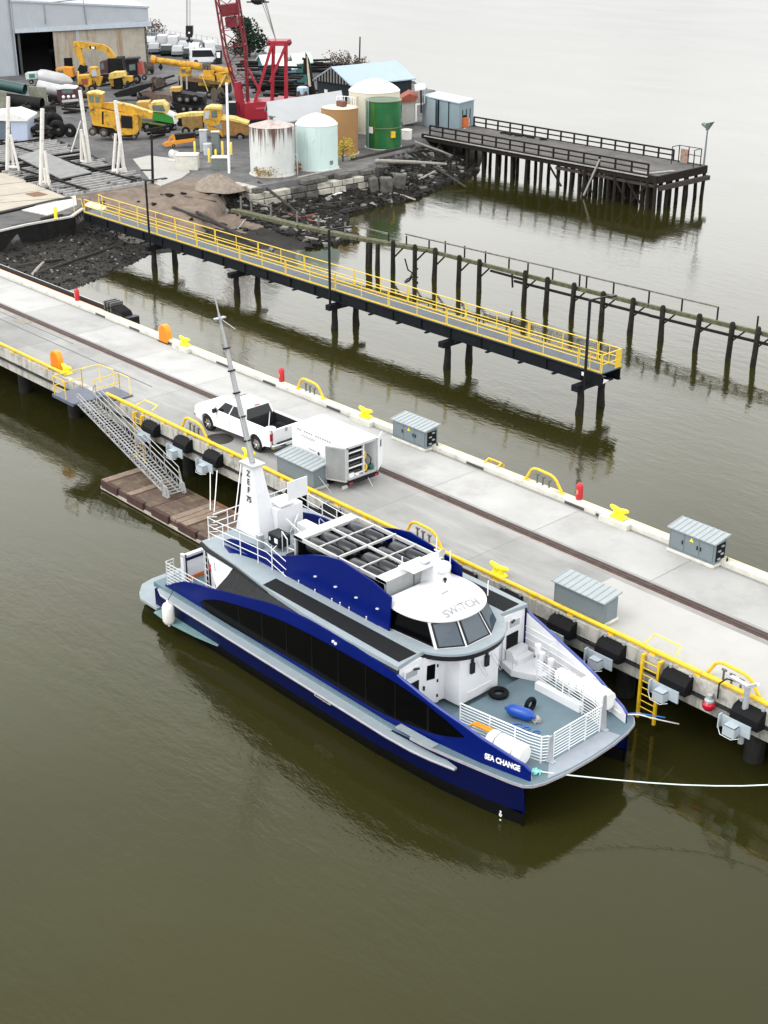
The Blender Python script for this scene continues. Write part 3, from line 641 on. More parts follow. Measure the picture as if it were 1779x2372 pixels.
# SWITCH lettering, hatch, horn, radar
q0, q1 = loc(1027, 1425, 4.93), loc(1105, 1393, 4.93)
cxx, cyy = (q0[0]+q1[0])/2-.02, (q0[1]+q1[1])/2+.08
swo = tx('SWITCH', .44, frame_m((cxx, cyy, 4.925), (q1[0]-q0[0], q1[1]-q0[1], -.02), (-1, 0, .26)), letter_g, wr, 'roof_lettering', .004, .95, .008)
for v in swo.data.vertices:
    kk = ((abs(v.co.x-13.55)/1.68)**2.3+(abs(v.co.y)/1.72)**2.3)**(1/2.3); v.co.z = interp([(0, 5.09), (.2, 5.09), (.5, 5.05), (.75, 4.97), (.94, 4.83), (1, 4.74)], kk)+.014
b = B(); q = loc(1030, 1375, 5.05); b.box((q[0], q[1], 5.10), (.05, .34, .03), rz=.1); b.build('hatch_bar', letter_g, wr, True)
b = B(); q = loc(1003, 1378, 5.05); b.torus((q[0], q[1], 5.08), .11, .018, 16, 6); b.build('deck_ring', alu, wr, True)
b = B(); q = loc(1031, 1349, 5.08); b.ball((q[0], q[1], 5.20), .07, 10, 6); b.tube((q[0], q[1], 5.0), (q[0], q[1], 5.16), .03, n=6); b.build('lookout_lamp', black_p, wr, True)
b = B(); b.loft([[Vector(v) for v in ((12.35, .2, 4.7), (13.5, .25, 4.9), (13.5, .95, 4.9), (12.35, 1.0, 4.7))], [Vector(v) for v in ((12.5, .42, 5.75), (12.85, .42, 5.75), (12.85, .78, 5.75), (12.5, .78, 5.75))]]); rm = b.build('radar_mast', white_s, ferry, True)
b = B(); b.lathe([(0, 0), (.28, 0), (.30, .05), (.30, .19), (.26, .25), (0, .27)], (13.1, .68, 5.42), 20); b.build('radar_dome', white_s, rm, True)
b = B(); b.tube((13.1, .68, 4.9), (13.1, .68, 5.42), .07, n=8); b.build('dome_post', white_s, rm, True)
b = B(); b.lathe([(.03, -.2), (.05, 0), (.16, .2)], (12.7, .85, 5.95), 12, 'x'); b.bb(12.4, 12.75, .1, 1.1, 5.72, 5.76); b.build('loud_hailer', alu, rm, True)
b = B(); b.bb(12.1, 12.9, -.55, .5, 5.60, 5.64); b.tube((12.3, -.3, 4.7), (12.3, -.3, 5.62), .03); b.build('antenna_shelf', white_s, rm, True)
for x, y, z0, z1 in ((12.9, 1.25, 4.7, 5.9), (14.6, 1.45, 4.7, 5.3), (12.5, .95, 5.74, 6.4), (12.2, -.45, 5.62, 6.0)):
    b = B(); b.tube((x, y, z0), (x, y, z1), .022, n=6); b.build('whip_antenna', white_s, rm, True)

# forward trunk, bulkheads, door, stair
b = B(); b.ext([(13.6, -1.36), (14.95, -1.36), (15.0, -1.05), (15.68, -1.0), (15.68, .95), (14.6, 1.3), (13.6, 1.4)], 'z', 1.70, 3.6); tk = b.build('forward_trunk', white_s, ferry, True)
d0, d1 = Vector((14.82, -2.08, 0)), Vector((15.02, -1.34, 0)); du = (d1-d0).normalized(); dn = Vector((du.y, -du.x, 0))
b = B(); b.plate([d0+Vector((0, 0, 1.70)), d1+Vector((0, 0, 1.70)), d1+Vector((0, 0, 3.6)), d0+Vector((0, 0, 3.6))], -dn*.12); b.build('door_wall', white_s, tk, True)
def dp(f, z, o=0.0): return d0.lerp(d1, f)+dn*o+Vector((0, 0, z))
b = B(); b.plate([dp(.10, 1.78, .003), dp(.88, 1.78, .003), dp(.88, 3.45, .003), dp(.10, 3.45, .003)], dn*.03); dr = b.build('side_door', white_s, tk, True)
b = B(); b.plate([dp(.34, 2.72, .036), dp(.76, 2.72, .036), dp(.78, 3.30, .036), dp(.36, 3.30, .036)], dn*.012); b.build('door_window', black_g, dr, True)
b = B(); b.box(tuple(dp(.2, 2.45, .06)), (.05, .05, .16)); b.build('door_handle', black_p, dr, True)
for z in (2.0, 2.6, 3.2): b = B(); b.box(tuple(dp(.90, z, .04)), (.05, .05, .10)); b.build('door_hinge', black_p, dr, True)
b = B(); b.plate([Vector((14.82, 2.08, 1.7)), Vector((15.02, 1.34, 1.7)), Vector((15.02, 1.34, 3.6)), Vector((14.82, 2.08, 3.6))], (-.12, 0, 0)); b.build('door_wall', white_s, tk, True)
b = B(); b.bb(15.68, 15.71, -.6, .6, 2.0, 2.06); b.build('trunk_ledge', white_s, tk, True)
for y in (-.42, .30):
    b = B(); b.bb(15.70, 15.76, y-.05, y+.05, 3.15, 3.6); b.bb(15.69, 15.78, y-.09, y+.09, 2.80, 3.2); b.build('wiper_motor', black_p, tk, True)
    b = B(); b.path([(15.74, y+.2, 3.25), (15.76, y+.22, 3.1), (15.9, y+.52, 2.5), (15.9, y+.62, 2.5), (15.76, y+.36, 3.15)], .012, 5); b.build('wire_handle', alu, tk, True)
for s in (-1, 1):
    b = B(); b.bb(14.72, 14.90, s*3.14, s*2.04, 1.7, 3.70); bh = b.build('forward_bulkhead', white_s, ferry, True)
    b = B(); b.bb(14.905, 14.93, s*2.80, s*2.20, 1.72, 2.90); b.build('cabin_doorway', dark_in, bh, True)
    b = B(); b.bb(14.905, 14.94, s*2.92, s*2.2, 3.12, 3.50); b.build('bulkhead_box', white_s, bh, True)
    b = B(); b.bb(14.942, 14.95, s*2.82, s*2.3, 3.18, 3.42); b.build('box_window', mat('light_glass', (.30, .33, .35), .2), bh, True)
    b = B(); b.tube((14.98, s*2.5, 3.46), (15.05, s*2.3, 3.46), .04, n=8); b.build('lamp', black_p, bh, True)
b = B(); st = []
for k in range(2): b.bb(14.95, 15.55-k*.28, 2.15, 3.0, 1.95+k*.2, 2.15+k*.2)
b.ext([(14.95, 1.95), (15.6, 1.75), (16.55, 2.2), (16.7, 2.4), (16.6, 3.0), (14.95, 3.05)], 'z', 1.70, 1.95); sr = b.build('stair', white_s, ferry, True)
b = B(); b.path([(16.6, 2.55, 1.9), (16.6, 2.55, 3.1), (16.6, 3.0, 3.1)], .022, 6); b.path([(14.95, 1.95, 1.9), (14.95, 1.95, 2.5), (15.6, 1.8, 2.5), (15.6, 1.8, 1.9)], .018, 6); b.build('stair_rail', alu, sr, True)

# bow rails: many thin horizontal bars
rail_m = mat('white_rail', (.70, .72, .73), .4, .1, var=.05)
near = [(16.7, -1.98), (16.9, -1.96), (19.4, -1.60), (19.85, -1.46), (19.98, -1.25)]
def rails(path, name, posts, n=9, z0=1.80, z1=2.72):
    b = B()
    for k in range(n): b.path([(x, y, lerp(z0, z1, k/(n-1))) for x, y in path], .026 if k == n-1 else .016, 5)
    for x, y in posts: b.tube((x, y, 1.7), (x, y, z1), .026, n=6)
    return b.build(name, rail_m, ferry, True)
rails(near, 'near_bow_rail', [near[0], (17.9, -1.82), (18.9, -1.68), (19.85, -1.46)])
rails([(19.98, -1.0), (19.98, 1.35)], 'front_bow_rail', [(19.98, -1.0), (19.98, -.2), (19.98, .6), (19.98, 1.35)])
rails([(16.6, 2.0), (16.9, 1.96), (19.4, 1.68), (19.85, 1.52), (19.98, 1.4)], 'far_bow_rail', [(16.6, 2.0), (17.9, 1.86), (18.9, 1.74), (19.85, 1.52)])
b = B(); b.bb(16.75, 18.8, 1.72, 1.96, 1.70, 1.98); b.build('rail_coaming', white_s, ferry, True)
for y, h in ((-1.14, .95), (1.55, 1.35)):
    b = B(); b.bb(19.86, 20.16, y-.1, y+.1, 1.70, 1.74); b.loft([[Vector((19.9, y-.16, 1.72)), Vector((20.0, y-.16, 1.72)), Vector((20.0, y+.16, 1.72)), Vector((19.9, y+.16, 1.72))], [Vector((19.93, y-.07, 1.7+h)), Vector((19.97, y-.07, 1.7+h)), Vector((19.97, y+.07, 1.7+h)), Vector((19.93, y+.07, 1.7+h))]])
    b.build('gate_post', galv, ferry, True)

# life rafts
raft_m = mat('raft_canister', (.78, .78, .76), .4, var=.04, dirt=((.55, .54, .50), .6, .8, .5, 4))
def raft(x, y, z, L_, r, rz, name='life_raft', rib=9):
    b = B(); prof = [(0, -L_/2), (r*.85, -L_/2), (r*.97, -L_/2+.06)]
    for k in range(rib):
        a = -L_/2+.08+(L_-.16)*k/rib; w = (L_-.16)/rib
        prof += [(r*.95, a+.01), (r*1.02, a+w*.3), (r*1.02, a+w*.7), (r*.95, a+w*.99)]
    prof += [(r*.97, L_/2-.06), (r*.85, L_/2), (0, L_/2)]
    b.lathe(prof, (0, 0, 0), 20, 'x'); m4 = Matrix.Translation((x, y, z)) @ Matrix.Rotation(rz, 4, 'Z'); b.v = [m4 @ v for v in b.v]
    o = b.build(name, raft_m, ferry, True)
    for d in (-.25, .28):
        b = B(); b.torus((d*L_, 0, 0), r*1.03, .016, 20, 5, 'x'); b.v = [m4 @ v for v in b.v]; b.build('strap', letter_g, o, True)
    for d in (-.32, .32):
        b = B(); b.bb(d*L_-.03, d*L_+.03, -.3, -.24, -(z-1.7), 0); b.bb(d*L_-.03, d*L_+.03, .24, .3, -(z-1.7), 0); b.bb(d*L_-.03, d*L_+.03, -.3, .3, -r-.05, -r*.8)
        b.v = [m4 @ v for v in b.v]; b.build('cradle', rail_m, o, True)
    return o
raft(18.95, -2.08, 2.15, 1.42, .37, .09)
raft(17.75, 2.35, 2.30, 1.0, .27, -.1, rib=2)
raft(18.95, 2.38, 2.30, 1.35, .36, -.16, rib=2)
b = B()
for y in (-2.02, -2.14): b.path([(17.35, y, 2.25), (17.5, y, 2.35), (18.2, y+.04, 2.4), (18.3, y+.04, 2.3)], .05, 8)
b.build('orange_rescue_pole', orange_p, ferry, True)
for (px, py), h in (((1322, 1508), 1.5), ((1300, 1530), 1.2), ((1340, 1530), 1.1)):
    q = loc(px, py, 1.9); b = B(); b.lathe([(0, 0), (.1, .02), (.11, .4), (.06, h*.5), (.12, h*.55), (.12, h*.8), (0, h*.85)], (q[0], min(q[1], 2.55), 1.72), 12); b.build('deck_bollard', white_s, ferry, True)

# mast on the aft upper deck
b = B(); b.loft([[Vector(v) for v in ((2.75, -.75, 3.86), (4.35, -.75, 3.86), (4.35, .15, 3.86), (2.75, .15, 3.86))], [Vector(v) for v in ((2.98, -.62, 5.4), (4.05, -.62, 5.4), (4.05, .02, 5.4), (2.98, .02, 5.4))], [Vector(v) for v in ((3.10, -.52, 6.75), (3.72, -.52, 6.75), (3.72, -.08, 6.75), (3.10, -.08, 6.75))]]); ma = b.build('mast', white_s, ferry, True)
b = B(); b.bb(2.95, 3.85, -.62, .02, 6.75, 6.83); b.build('mast_cap', alu, ma, True)
b = B(); b.plate([(4.5, .55, 5.25), (4.5, 1.55, 5.25), (4.5, 1.55, 6.05), (4.5, .55, 6.05)], (.04, 0, 0)); b.bb(3.9, 4.5, .2, .9, 5.05, 5.12); b.bb(3.4, 4.5, .0, 1.3, 3.86, 5.0); b.build('mast_wing', white_s, ma, True)
for t, z in (('Z', 6.42), ('E', 6.08), ('F', 5.74), ('75', 5.36)):
    x_ = lerp(3.41, 3.50, (6.4-z)/1.2)+.0; y_ = lerp(-.525, -.635, (6.75-z)/1.35)-.012
    tx(t, .34, frame_m((x_+.06, y_, z), (1, 0, 0), (0, .08, 1)), letter_k, ma, 'mast_letter', .004, .95, .006)
p0 = Vector((3.42, -.3, 6.83)); e = atY(487, 640, FY-.3); p1 = Vector((e.x-FX, -.3, e.z))
b = B(); b.tube(p0, p0.lerp(p1, .62), .13, .09, n=10); b.tube(p0.lerp(p1, .62), p0.lerp(p1, .8), .07, .05, n=8); b.tube(p0.lerp(p1, .8), p1, .035, .012, n=6); ap = b.build('slanting_pole', mat('grey_pole_paint', (.32, .33, .33), .45, .2, var=.12), ma, True)
for t in (.12, .25, .38, .5, .62):
    c = p0.lerp(p1, t); b = B(); b.tube(c-(p1-p0).normalized()*.03, c+(p1-p0).normalized()*.03, .16, n=10); b.build('pole_collar', black_p, ap, True)
c = p0.lerp(p1, .78); b = B(); b.box((c.x, c.y, c.z), (.16, .5, .05)); b.build('pole_spreader', galv, ap, True)
e2 = atY(545, 762, FY-.1); b = B(); b.tube(c, (e2.x-FX, -.1, e2.z), .012, n=5); b.build('stay_wire', galv, ap, True); b = B(); b.tube(p0+Vector((.4, -.2, -.1)), p0.lerp(p1, .35)+Vector((.06, -.14, 0)), .012, n=5); b.build('stay_wire', galv, ap, True)
# aft deck rails and clutter
for s in (-1, 1):
    b = B()
    for z in (4.2, 4.5, 4.85): b.path([(3.1, s*1.9, z), (2.85, s*2.2, z), (3.25, s*2.2, z+.0), (6.3, s*1.95, z), (7.4, s*1.9, z-.35)], .017, 6)
    for x in (2.9, 3.8, 4.8, 5.8, 6.6): b.tube((x, s*interp([(2.9, 2.2), (3.25, 2.2), (6.3, 1.95), (7.4, 1.9)], x), 3.85), (x, s*interp([(2.9, 2.2), (3.25, 2.2), (6.3, 1.95), (7.4, 1.9)], x), 4.85), .022, n=6)
    b.build('upper_rail', rail_m, ferry, True)
b = B()
for z in (4.2, 4.5, 4.85): b.path([(2.82, -1.9, z), (2.82, 1.9, z)], .022, 6)
for y in (-1.2, 0, 1.2): b.tube((2.82, y, 3.85), (2.82, y, 4.85), .022, n=6)
for dx in (0,): b.bb(2.7, 2.8, -.2, .1, 4.0, 5.0); b.bb(2.7, 2.8, .35, .6, 4.0, 5.0)
b.build('aft_upper_rail', rail_m, ferry, True)
b = B(); b.cbox((5.3, -.55, 4.25), (.75, .55, .5), .03); ab = b.build('battery_box', black_p, ferry, True)
b = B(); b.box((5.45, -.83, 4.28), (.2, .012, .2)); b.box((5.05, -.83, 4.26), (.08, .012, .14)); b.build('warning_label', letter_w, ab, True)
for i, (x, y, w, d, h) in enumerate(((5.9, .3, .5, .9, .35), (6.5, -.3, .35, .35, .5), (6.7, .9, .5, .5, .4), (5.2, 1.0, .9, .5, .5), (6.75, -1.1, .3, .4, .45), (4.8, -1.1, .25, .25, .6))):
    b = B(); b.cbox((x, y, 3.85+h/2), (w, d, h), .03); b.build('deck_locker', (galv, white_s, black_p, white_s, nonskid, galv)[i], ferry, True)
b = B(); rr = random.Random(5)
for k in range(11):
    x, y = 4.9+rr.random()*2.2, -1.2+rr.random()*2.6
    b.path([(x, y, 3.86), (x, y, 4.3+rr.random()*.5), (x+rr.uniform(-.8, .8), y+rr.uniform(-.4, .6), 4.4+rr.random()*.4), (x+rr.uniform(-.8, .8), y+rr.uniform(-.6, .6), 3.9)], .022, 6)
b.build('vent_pipe', rail_m, ferry, True)

# things lying on the ferry
def fender_mesh(b, c, r, L_, ax):
    b.lathe([(0, -L_/2-.06), (.05, -L_/2-.05), (.07, -L_/2+.02), (r*.75, -L_/2+.10), (r, -L_/2+.24), (r, L_/2-.24), (r*.75, L_/2-.10), (.07, L_/2-.02), (.05, L_/2+.05), (0, L_/2+.06)], c, 16, ax)
q = at(1205, 1651, 1.92); t = thing('boat_fender', 'blue cylindrical fender lying on the ferry bow deck', 'fender', (q.x, q.y, 1.70), .28)
b = B(); fender_mesh(b, (0, 0, .23), .22, 1.05, 'x'); b.build('body', mat('blue_vinyl', (.004, .06, .34), .35, var=.06), t, True)
b = B(); rr = random.Random(2); b.path([(.6+.14*rr.uniform(-1, 1), .16*rr.uniform(-1, 1), .03+.2*rr.random()) for _ in range(26)], .014, 5); b.build('rope', mat('pale_rope', (.5, .46, .38), .9), t, True)
q = at(1155, 1608, 1.75); t = B(); t.torus((q.x, q.y, 1.80), .27, .10, 24, 10); tag(t.build('rubber_tyre', black), 'black rubber ring lying flat on the ferry bow deck in front of the white cabin', 'tyre')
q = at(1226, 1634, 1.9); t = B(); t.torus((q.x, q.y+.05, 1.92), .20, .085, 20, 8, 'x'); tag(t.build('rubber_tyre', black), 'small black tyre standing behind the blue fender on the bow deck', 'tyre')
b = B(); pts = []
for k in range(70):
    u = k/69; px = lerp(1200, 1245, max(0, (u-.45)/.55))+14*sin(u*23); py = lerp(1682, 1700, max(0, (u-.45)/.55))+6*cos(u*23); q = at(px, py, 1.72+.01*(k % 3)); pts.append(q)
b.path(pts, .022, 5); tag(b.build('blue_rope', rope_b), 'loose coil of blue rope on the ferry bow deck beside the rail', 'rope')
q = atY(390, 1421, 26.02); b = B(); fender_mesh(b, (0, 0, 0), .25, 1.05, 'z'); t = thing('boat_fender', 'white fender hanging by a cord at the ferry stern corner', 'fender', (q.x, 26.02, q.z-.5))
b.v = [v+Vector((0, 0, .5)) for v in b.v]; b.build('body', mat('white_vinyl', (.74, .73, .69), .45, var=.05), t, True)
b = B(); b.path([(0, 0, 1.05), (.05, .25, 1.45), (.08, .55, 1.50)], .014, 5); b.build('cord', black_p, t, True)
# ================================================================== ON AND ALONG THE CONCRETE PIER
# --- fenders hung on the near face
def fender(x, label, grp='rubber fenders hung along the near face of the pier'):
    t = thing('pier_fender', label, 'fender', (x, PN, PZ), 0, grp)
    b = B(); prof = [(.02, -.03), (-.30, -.10), (-.46, -.28), (-.50, -.52), (-.46, -.66), (.02, -.72)]
    b.ext(prof, 'x', -.54, .54); b.build('rubber_block', black, t, True)
    b = B(); b.bb(-.80, .34, -.555, -.51, -.98, -.52); b.bb(-.83, -.78, -.70, -.51, -1.0, -.48)
    b.bb(-.50, -.05, -.88, -.55, -.70, -.66); b.bb(-.09, -.05, -.88, -.55, -1.02, -.66); b.bb(-.50, -.05, -.88, -.84, -1.02, -.66)
    pl = b.build('steel_panel', mat('fender_steel', (.40, .46, .50), .5, .1, var=.10, scale=4, dirt=((.27, .27, .26), .56, .72, .6, 4)), t, True)
    b = B(); b.bb(-.505, -.48, -.84, -.556, -1.01, -.70); b.build('hollow', dark_in, pl, True)
    b = B(); b.path([(-.80, -.68, -.98), (-.55, -.92, -1.04), (-.12, -.92, -1.05), (.05, -.72, -1.02)], .011, 5); b.build('bottom_bar', white_p, pl, True)
    for dx in (-.42, .42):
        b = B(); b.bb(dx-.05, dx+.05, -.08, .0, -.12, .08); b.build('hanger', galv, t, True)
    return t
fx = [(-55.4, 'rubber fender with pale steel panel right of the yellow ladder near the aluminium gangway'), (-52.6, 'rubber fender with pale steel panel below the yellow hoop beside the pickup truck'),
      (-50.1, 'rubber fender just left of the ferry mast with thin white lines tied to it'), (-43.9, 'rubber fender on the pier face below the grey cabinet beside the white trailer'), (-41.5, 'rubber fender on the pier face beside the aft end of the ferry tank rack'),
      (-33.3, 'rubber fender on the pier face beside the ferry wheelhouse'), (-30.9, 'rubber fender on the pier face just left of the near grey cabinet'),
      (-28.2, 'rubber fender with pale steel panel right below the grey cabinet opposite the ferry bow'), (-25.9, 'rubber fender with pale steel panel just left of the long yellow ladder at the bow'),
      (-23.0, 'rubber fender with pale steel panel between the long yellow ladder and the red lamp'), (-20.1, 'rubber fender with pale steel panel at the right edge of the photo')]
F0 = fender(*fx[0])
for x, lb in fx[1:]: dup(F0, (x, PN, PZ), 0, lb)

# --- ladders
def ladder(x, n, label):
    t = thing('yellow_ladder', label, 'ladder', (x, PN-.08, 0), 0, 'yellow ladders on the pier')
    for dx in (-.36, .36):
        b = B(); b.bb(dx-.05, dx+.05, -.16, -.06, .25, 2.86); b.bb(dx-.05, dx+.05, -.06, .10, 2.74, 2.84); b.build('stile', yellow, t, True)
    b = B(); b.path([(-.55, .2, 3.1), (-.55, .75, 3.25), (.6, .75, 3.25), (.75, .3, 3.15)], .035, 6); b.build('grab_hoop', yellow_l, t, True)
    for k in range(n):
        b = B(); b.tube((-.33, -.11, .45+k*.27), (.33, -.11, .45+k*.27), .022, n=6); b.build('rung', yellow, t, True)
    return t
ladder(at(1515, 1524, PZ).x, 9, 'long yellow steel ladder reaching down to the water beside the ferry bow')
ladder(at(330, 958, PZ).x, 9, 'yellow ladder on the pier face beside the foot of the aluminium gangway')
q = at(1128, 1075, PZ+.4); t = thing('yellow_ladder', 'top hoop of a yellow ladder just showing above the far kerb of the pier', 'ladder', (q.x, PF+.25, 0), 0, 'yellow ladders on the pier')
b = B()
for dx in (-.4, .4): b.path([(dx, -.45, 3.08), (dx, -.15, 3.22), (dx, 0, 3.1), (dx, .02, .4)], .045, 6)
b.build('stile', yellow, t, True)
b = B(); b.path([(-.4, -.15, 3.22), (.4, -.15, 3.22)], .04, 6); b.build('grab_hoop', yellow, t, True)

# --- hoop guards over standpipes
def hoop(x, y, z, label):
    t = thing('hoop_guard', label, 'guard hoop', (x, y, z), 0, 'yellow hoop guards over pipe outlets')
    b = B(); b.path([(-1.15, 0, -.1), (-1.0, 0, .15), (-.78, 0, .55), (-.62, 0, .66), (-.42, 0, .70), (.35, 0, .66), (.55, 0, .60), (.72, 0, .48), (1.02, 0, .08), (1.1, 0, -.1)], .062, 8); b.build('hoop', yellow, t, True)
    for dx in (-1.02, 1.04):
        b = B(); b.bb(dx-.14, dx+.14, -.1, .1, -.02, .03); b.build('foot_plate', yellow, t, True)
    for k, dx in enumerate((-.45, -.12, .25)):
        b = B(); b.tube((dx, .06, -.05), (dx, .06, .42-.04*k), .04, n=8); b.tube((dx-.08, .06, .42-.04*k), (dx+.1, .06, .42-.04*k), .045, n=8); b.build('standpipe', mat('pipe_grey', (.13, .13, .13), .5, .4), t, True)
    return t
H0 = hoop(-52.55, PF-.18, PZ+.27, 'yellow hoop guard on the far kerb behind the pickup truck')
for x, y, z, lb in ((-36.3, PF-.18, PZ+.27, 'yellow hoop guard on the far kerb beside a red canister'), (-52.55, PN+.45, PZ, 'yellow hoop guard on the near edge beside the pickup truck front wheel'),
                    (-36.3, PN+.45, PZ, 'yellow hoop guard on the near edge behind the ferry tank rack'), (-21.2, PN+.45, PZ, 'yellow hoop guard on the near edge at the right edge of the photo')):
    dup(H0, (x, y, z), 0, lb)

# --- yellow mooring cleats
def cleat(x, y, z, label):
    t = thing('mooring_cleat', label, 'cleat', (x, y, z), 0, 'bright yellow mooring cleats along the pier')
    b = B(); b.loft([[Vector((-.34, -.2, 0)), Vector((.34, -.2, 0)), Vector((.34, .2, 0)), Vector((-.34, .2, 0))], [Vector((-.30, -.17, .09)), Vector((.30, -.17, .09)), Vector((.30, .17, .09)), Vector((-.30, .17, .09))]]); b.build('base_plate', lime_y, t, True)
    b = B(); b.tube((-.16, 0, .05), (-.18, 0, .32), .12, .10, 10); b.tube((.16, 0, .05), (.18, 0, .32), .12, .10, 10)
    b.path([(-.46, .02, .40), (-.3, .01, .36), (0, 0, .31), (.3, .01, .36), (.46, .02, .40)], [.07, .11, .12, .11, .07], 10); b.build('horn', lime_y, t, True)
    return t
cl = [((165, 862), PN+.5, 0, 'bright yellow cleat beside the landing of the aluminium gangway'), ((563, 1068), PN+.45, 0, 'bright yellow cleat right behind the ferry mast'), ((1150, 1335), PN+.5, 0, 'bright yellow cleat beside the ferry wheelhouse'),
      ((425, 800), PF-.32, .27, 'bright yellow cleat on the far kerb right of the orange hump'), ((846, 966), PF-.32, .27, 'bright yellow cleat on the far kerb left of the far grey cabinet'), ((1435, 1198), PF-.32, .27, 'bright yellow cleat on the far kerb between the red canister and a grey cabinet')]
C0 = None
for (px, py), y, dz, lb in cl:
    x = at(px, py, PZ+dz).x
    if C0 is None: C0 = cleat(x, y, PZ+dz, lb); C0.location.z += .02
    else: dup(C0, (x, y, PZ+dz+.02), 0, lb)
    if dz: pass
for (px, py), y, dz, lb in cl[3:]:
    x = at(px, py, PZ+dz).x; b = B(); b.bb(x-.75, x+.75, PF-.72, PF-.425, PZ+.006, PZ+.262); b.build('cleat_plinth', kerb_c, pier)

# --- red canisters, orange humps
for i, ((px, py), lb) in enumerate((((175, 697), 'red canister on the far kerb beside the orange pipe'), ((644, 886), 'red canister on the far kerb behind the pickup truck'), ((1337, 1158), 'red canister on the far kerb right of a yellow hoop'))):
    q = at(px, py, PZ+.27); t = thing('red_canister', lb, 'canister', (q.x, PF-.1, PZ+.27), 0, 'red canisters along the far kerb')
    b = B(); b.lathe([(0, 0), (.14, .01), (.155, .06), (.155, .66), (.11, .74), (.05, .78), (0, .79)], (0, 0, 0), 16); b.build('body', red_p, t, True)
    b = B(); b.box((0, -.158, .38), (.12, .012, .2)); b.build('label_patch', mat('pale_red', (.55, .22, .2), .5), t, True)
q = at(1648, 1625, 2.2); t = thing('red_lamp', 'round red lamp hanging on the pier face under the yellow pipe', 'lamp', (q.x, PN-.20, 2.12))
b = B(); b.lathe([(0, -.18), (.15, -.17), (.22, -.08), (.23, .06), (.16, .17), (.1, .2)], (0, 0, 0), 18); b.build('lens', mat('red_lens', (.38, .005, .02), .2), t, True)
b = B(); b.lathe([(.17, .16), (.17, .22), (.09, .26), (.09, .42), (0, .44)], (0, 0, 0), 14); b.build('cap', galv, t, True)
b = B(); b.bb(-.04, .04, -.03, .2, .3, .42); b.build('bracket', galv, t, True)
for px, y, lb in ((130, PN+.5, 'orange rounded hump cover on the near edge left of the gangway landing'), (392, PF-.35, 'orange rounded hump cover on the far kerb left of a yellow cleat')):
    t = thing('orange_cover', lb, 'cover', (-65.7, y, PZ), 0, 'orange rounded hump covers'); z0 = 0 if y < 40 else .0
    prof = [(-.42, 0), (.42, 0), (.42, .62), (.36, .86), (.22, 1.02), (0, 1.08), (-.22, 1.02), (-.36, .86), (-.42, .62)]
    b = B(); b.ext(prof, 'y', -.17, .17); b.build('shell', orange_p, t, True)
    b = B(); b.ext([(x*.82, .04+z*.88) for x, z in prof], 'y', -.185, .185); b.build('recess', mat('deep_orange', (.62, .19, .004), .55), t, True)
    b = B(); b.bb(-.5, .5, -.24, .24, -.0, .035); b.build('base', black, t, True)

# --- grey electrical cabinets
def cabinet(x0, x1, y0, h, label, front):
    t = thing('grey_cabinet', label, 'cabinet', ((x0+x1)/2, y0+.4, PZ), 0, 'grey metal cabinets on the pier'); w = x1-x0
    b = B(); b.cbox((0, 0, .07), (w+.15, .95, .14), .03); b.build('plinth', kerb_c, t, True)
    b = B(); b.bb(-w/2, w/2, -.38, .38, .14, h); bd = b.build('body', grey_m, t, True)
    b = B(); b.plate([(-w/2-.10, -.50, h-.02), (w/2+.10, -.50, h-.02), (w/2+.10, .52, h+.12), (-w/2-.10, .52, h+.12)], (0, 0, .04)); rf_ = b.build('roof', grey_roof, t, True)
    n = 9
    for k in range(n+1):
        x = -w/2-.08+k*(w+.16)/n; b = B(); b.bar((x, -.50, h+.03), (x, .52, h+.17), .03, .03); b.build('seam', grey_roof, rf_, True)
    b = B()
    for x in (-w/2, w/2): b.bb(x-.02, x+.02, -.39, .39, .14, h-.02)
    for y in (-.385, .385): b.bb(-w/2, w/2, y-.012, y+.012, .14, .2)
    b.build('corner_trim', grey_m, t, True)
    if front:
        for k, (a, c) in enumerate(((-w/2+.06, -w/6-.01), (-w/6+.01, w/6-.01), (w/6+.01, w/2-.06))):
            b = B(); b.bb(a, c, -.405, -.38, .24, h-.06); d = b.build('door', grey_m, t, True)
            b = B(); b.box(((a if k == 2 else c)+(.07 if k == 2 else -.07), -.425, .62), (.035, .04, .17)); b.build('handle', black_p, d, True)
        b = B(); b.add([(-.12, -.41, .98*h-.28), (.08, -.41, .98*h-.28), (-.02, -.41, .98*h-.1)], [(0, 1, 2)]); b.build('warning_triangle', lime_y, t, True)
        b = B(); b.bb(w/2+.01, w/2+.035, -.3, .3, .25, h-.1); b.build('side_panel', dark_in, t, True)
        b = B()
        for k in range(4): b.box((w/2+.05, -.12+.2*(k % 2), .35+.17*k), (.06, .16, .06))
        b.build('breaker', galv, t, True)
        b = B(); b.path([(w/2+.3, .1, .1), (w/2+.3, .1, .42), (w/2+.42, -.05, .42)], .035, 6); b.build('tap', black_p, t, True)
    else:
        b = B(); b.bb(w/2+.004, w/2+.03, -.30, .30, .26, h-.12); b.build('side_panel', grey_m, t, True)
    return t
cabinet(-45.45, -43.2, 42.25, 1.05, 'grey cabinet with three doors on the far kerb behind the white trailer', True)
cabinet(-28.95, -26.8, 42.25, 1.08, 'grey cabinet with three doors on the far kerb nearest the right edge', True)
cabinet(-45.8, -43.25, 35.35, 1.02, 'plain-backed grey cabinet beside the white trailer and the ferry mast', False)
cabinet(-29.1, -26.75, 35.35, 1.02, 'plain-backed grey cabinet on the near edge opposite the ferry wheelhouse and bow', False)

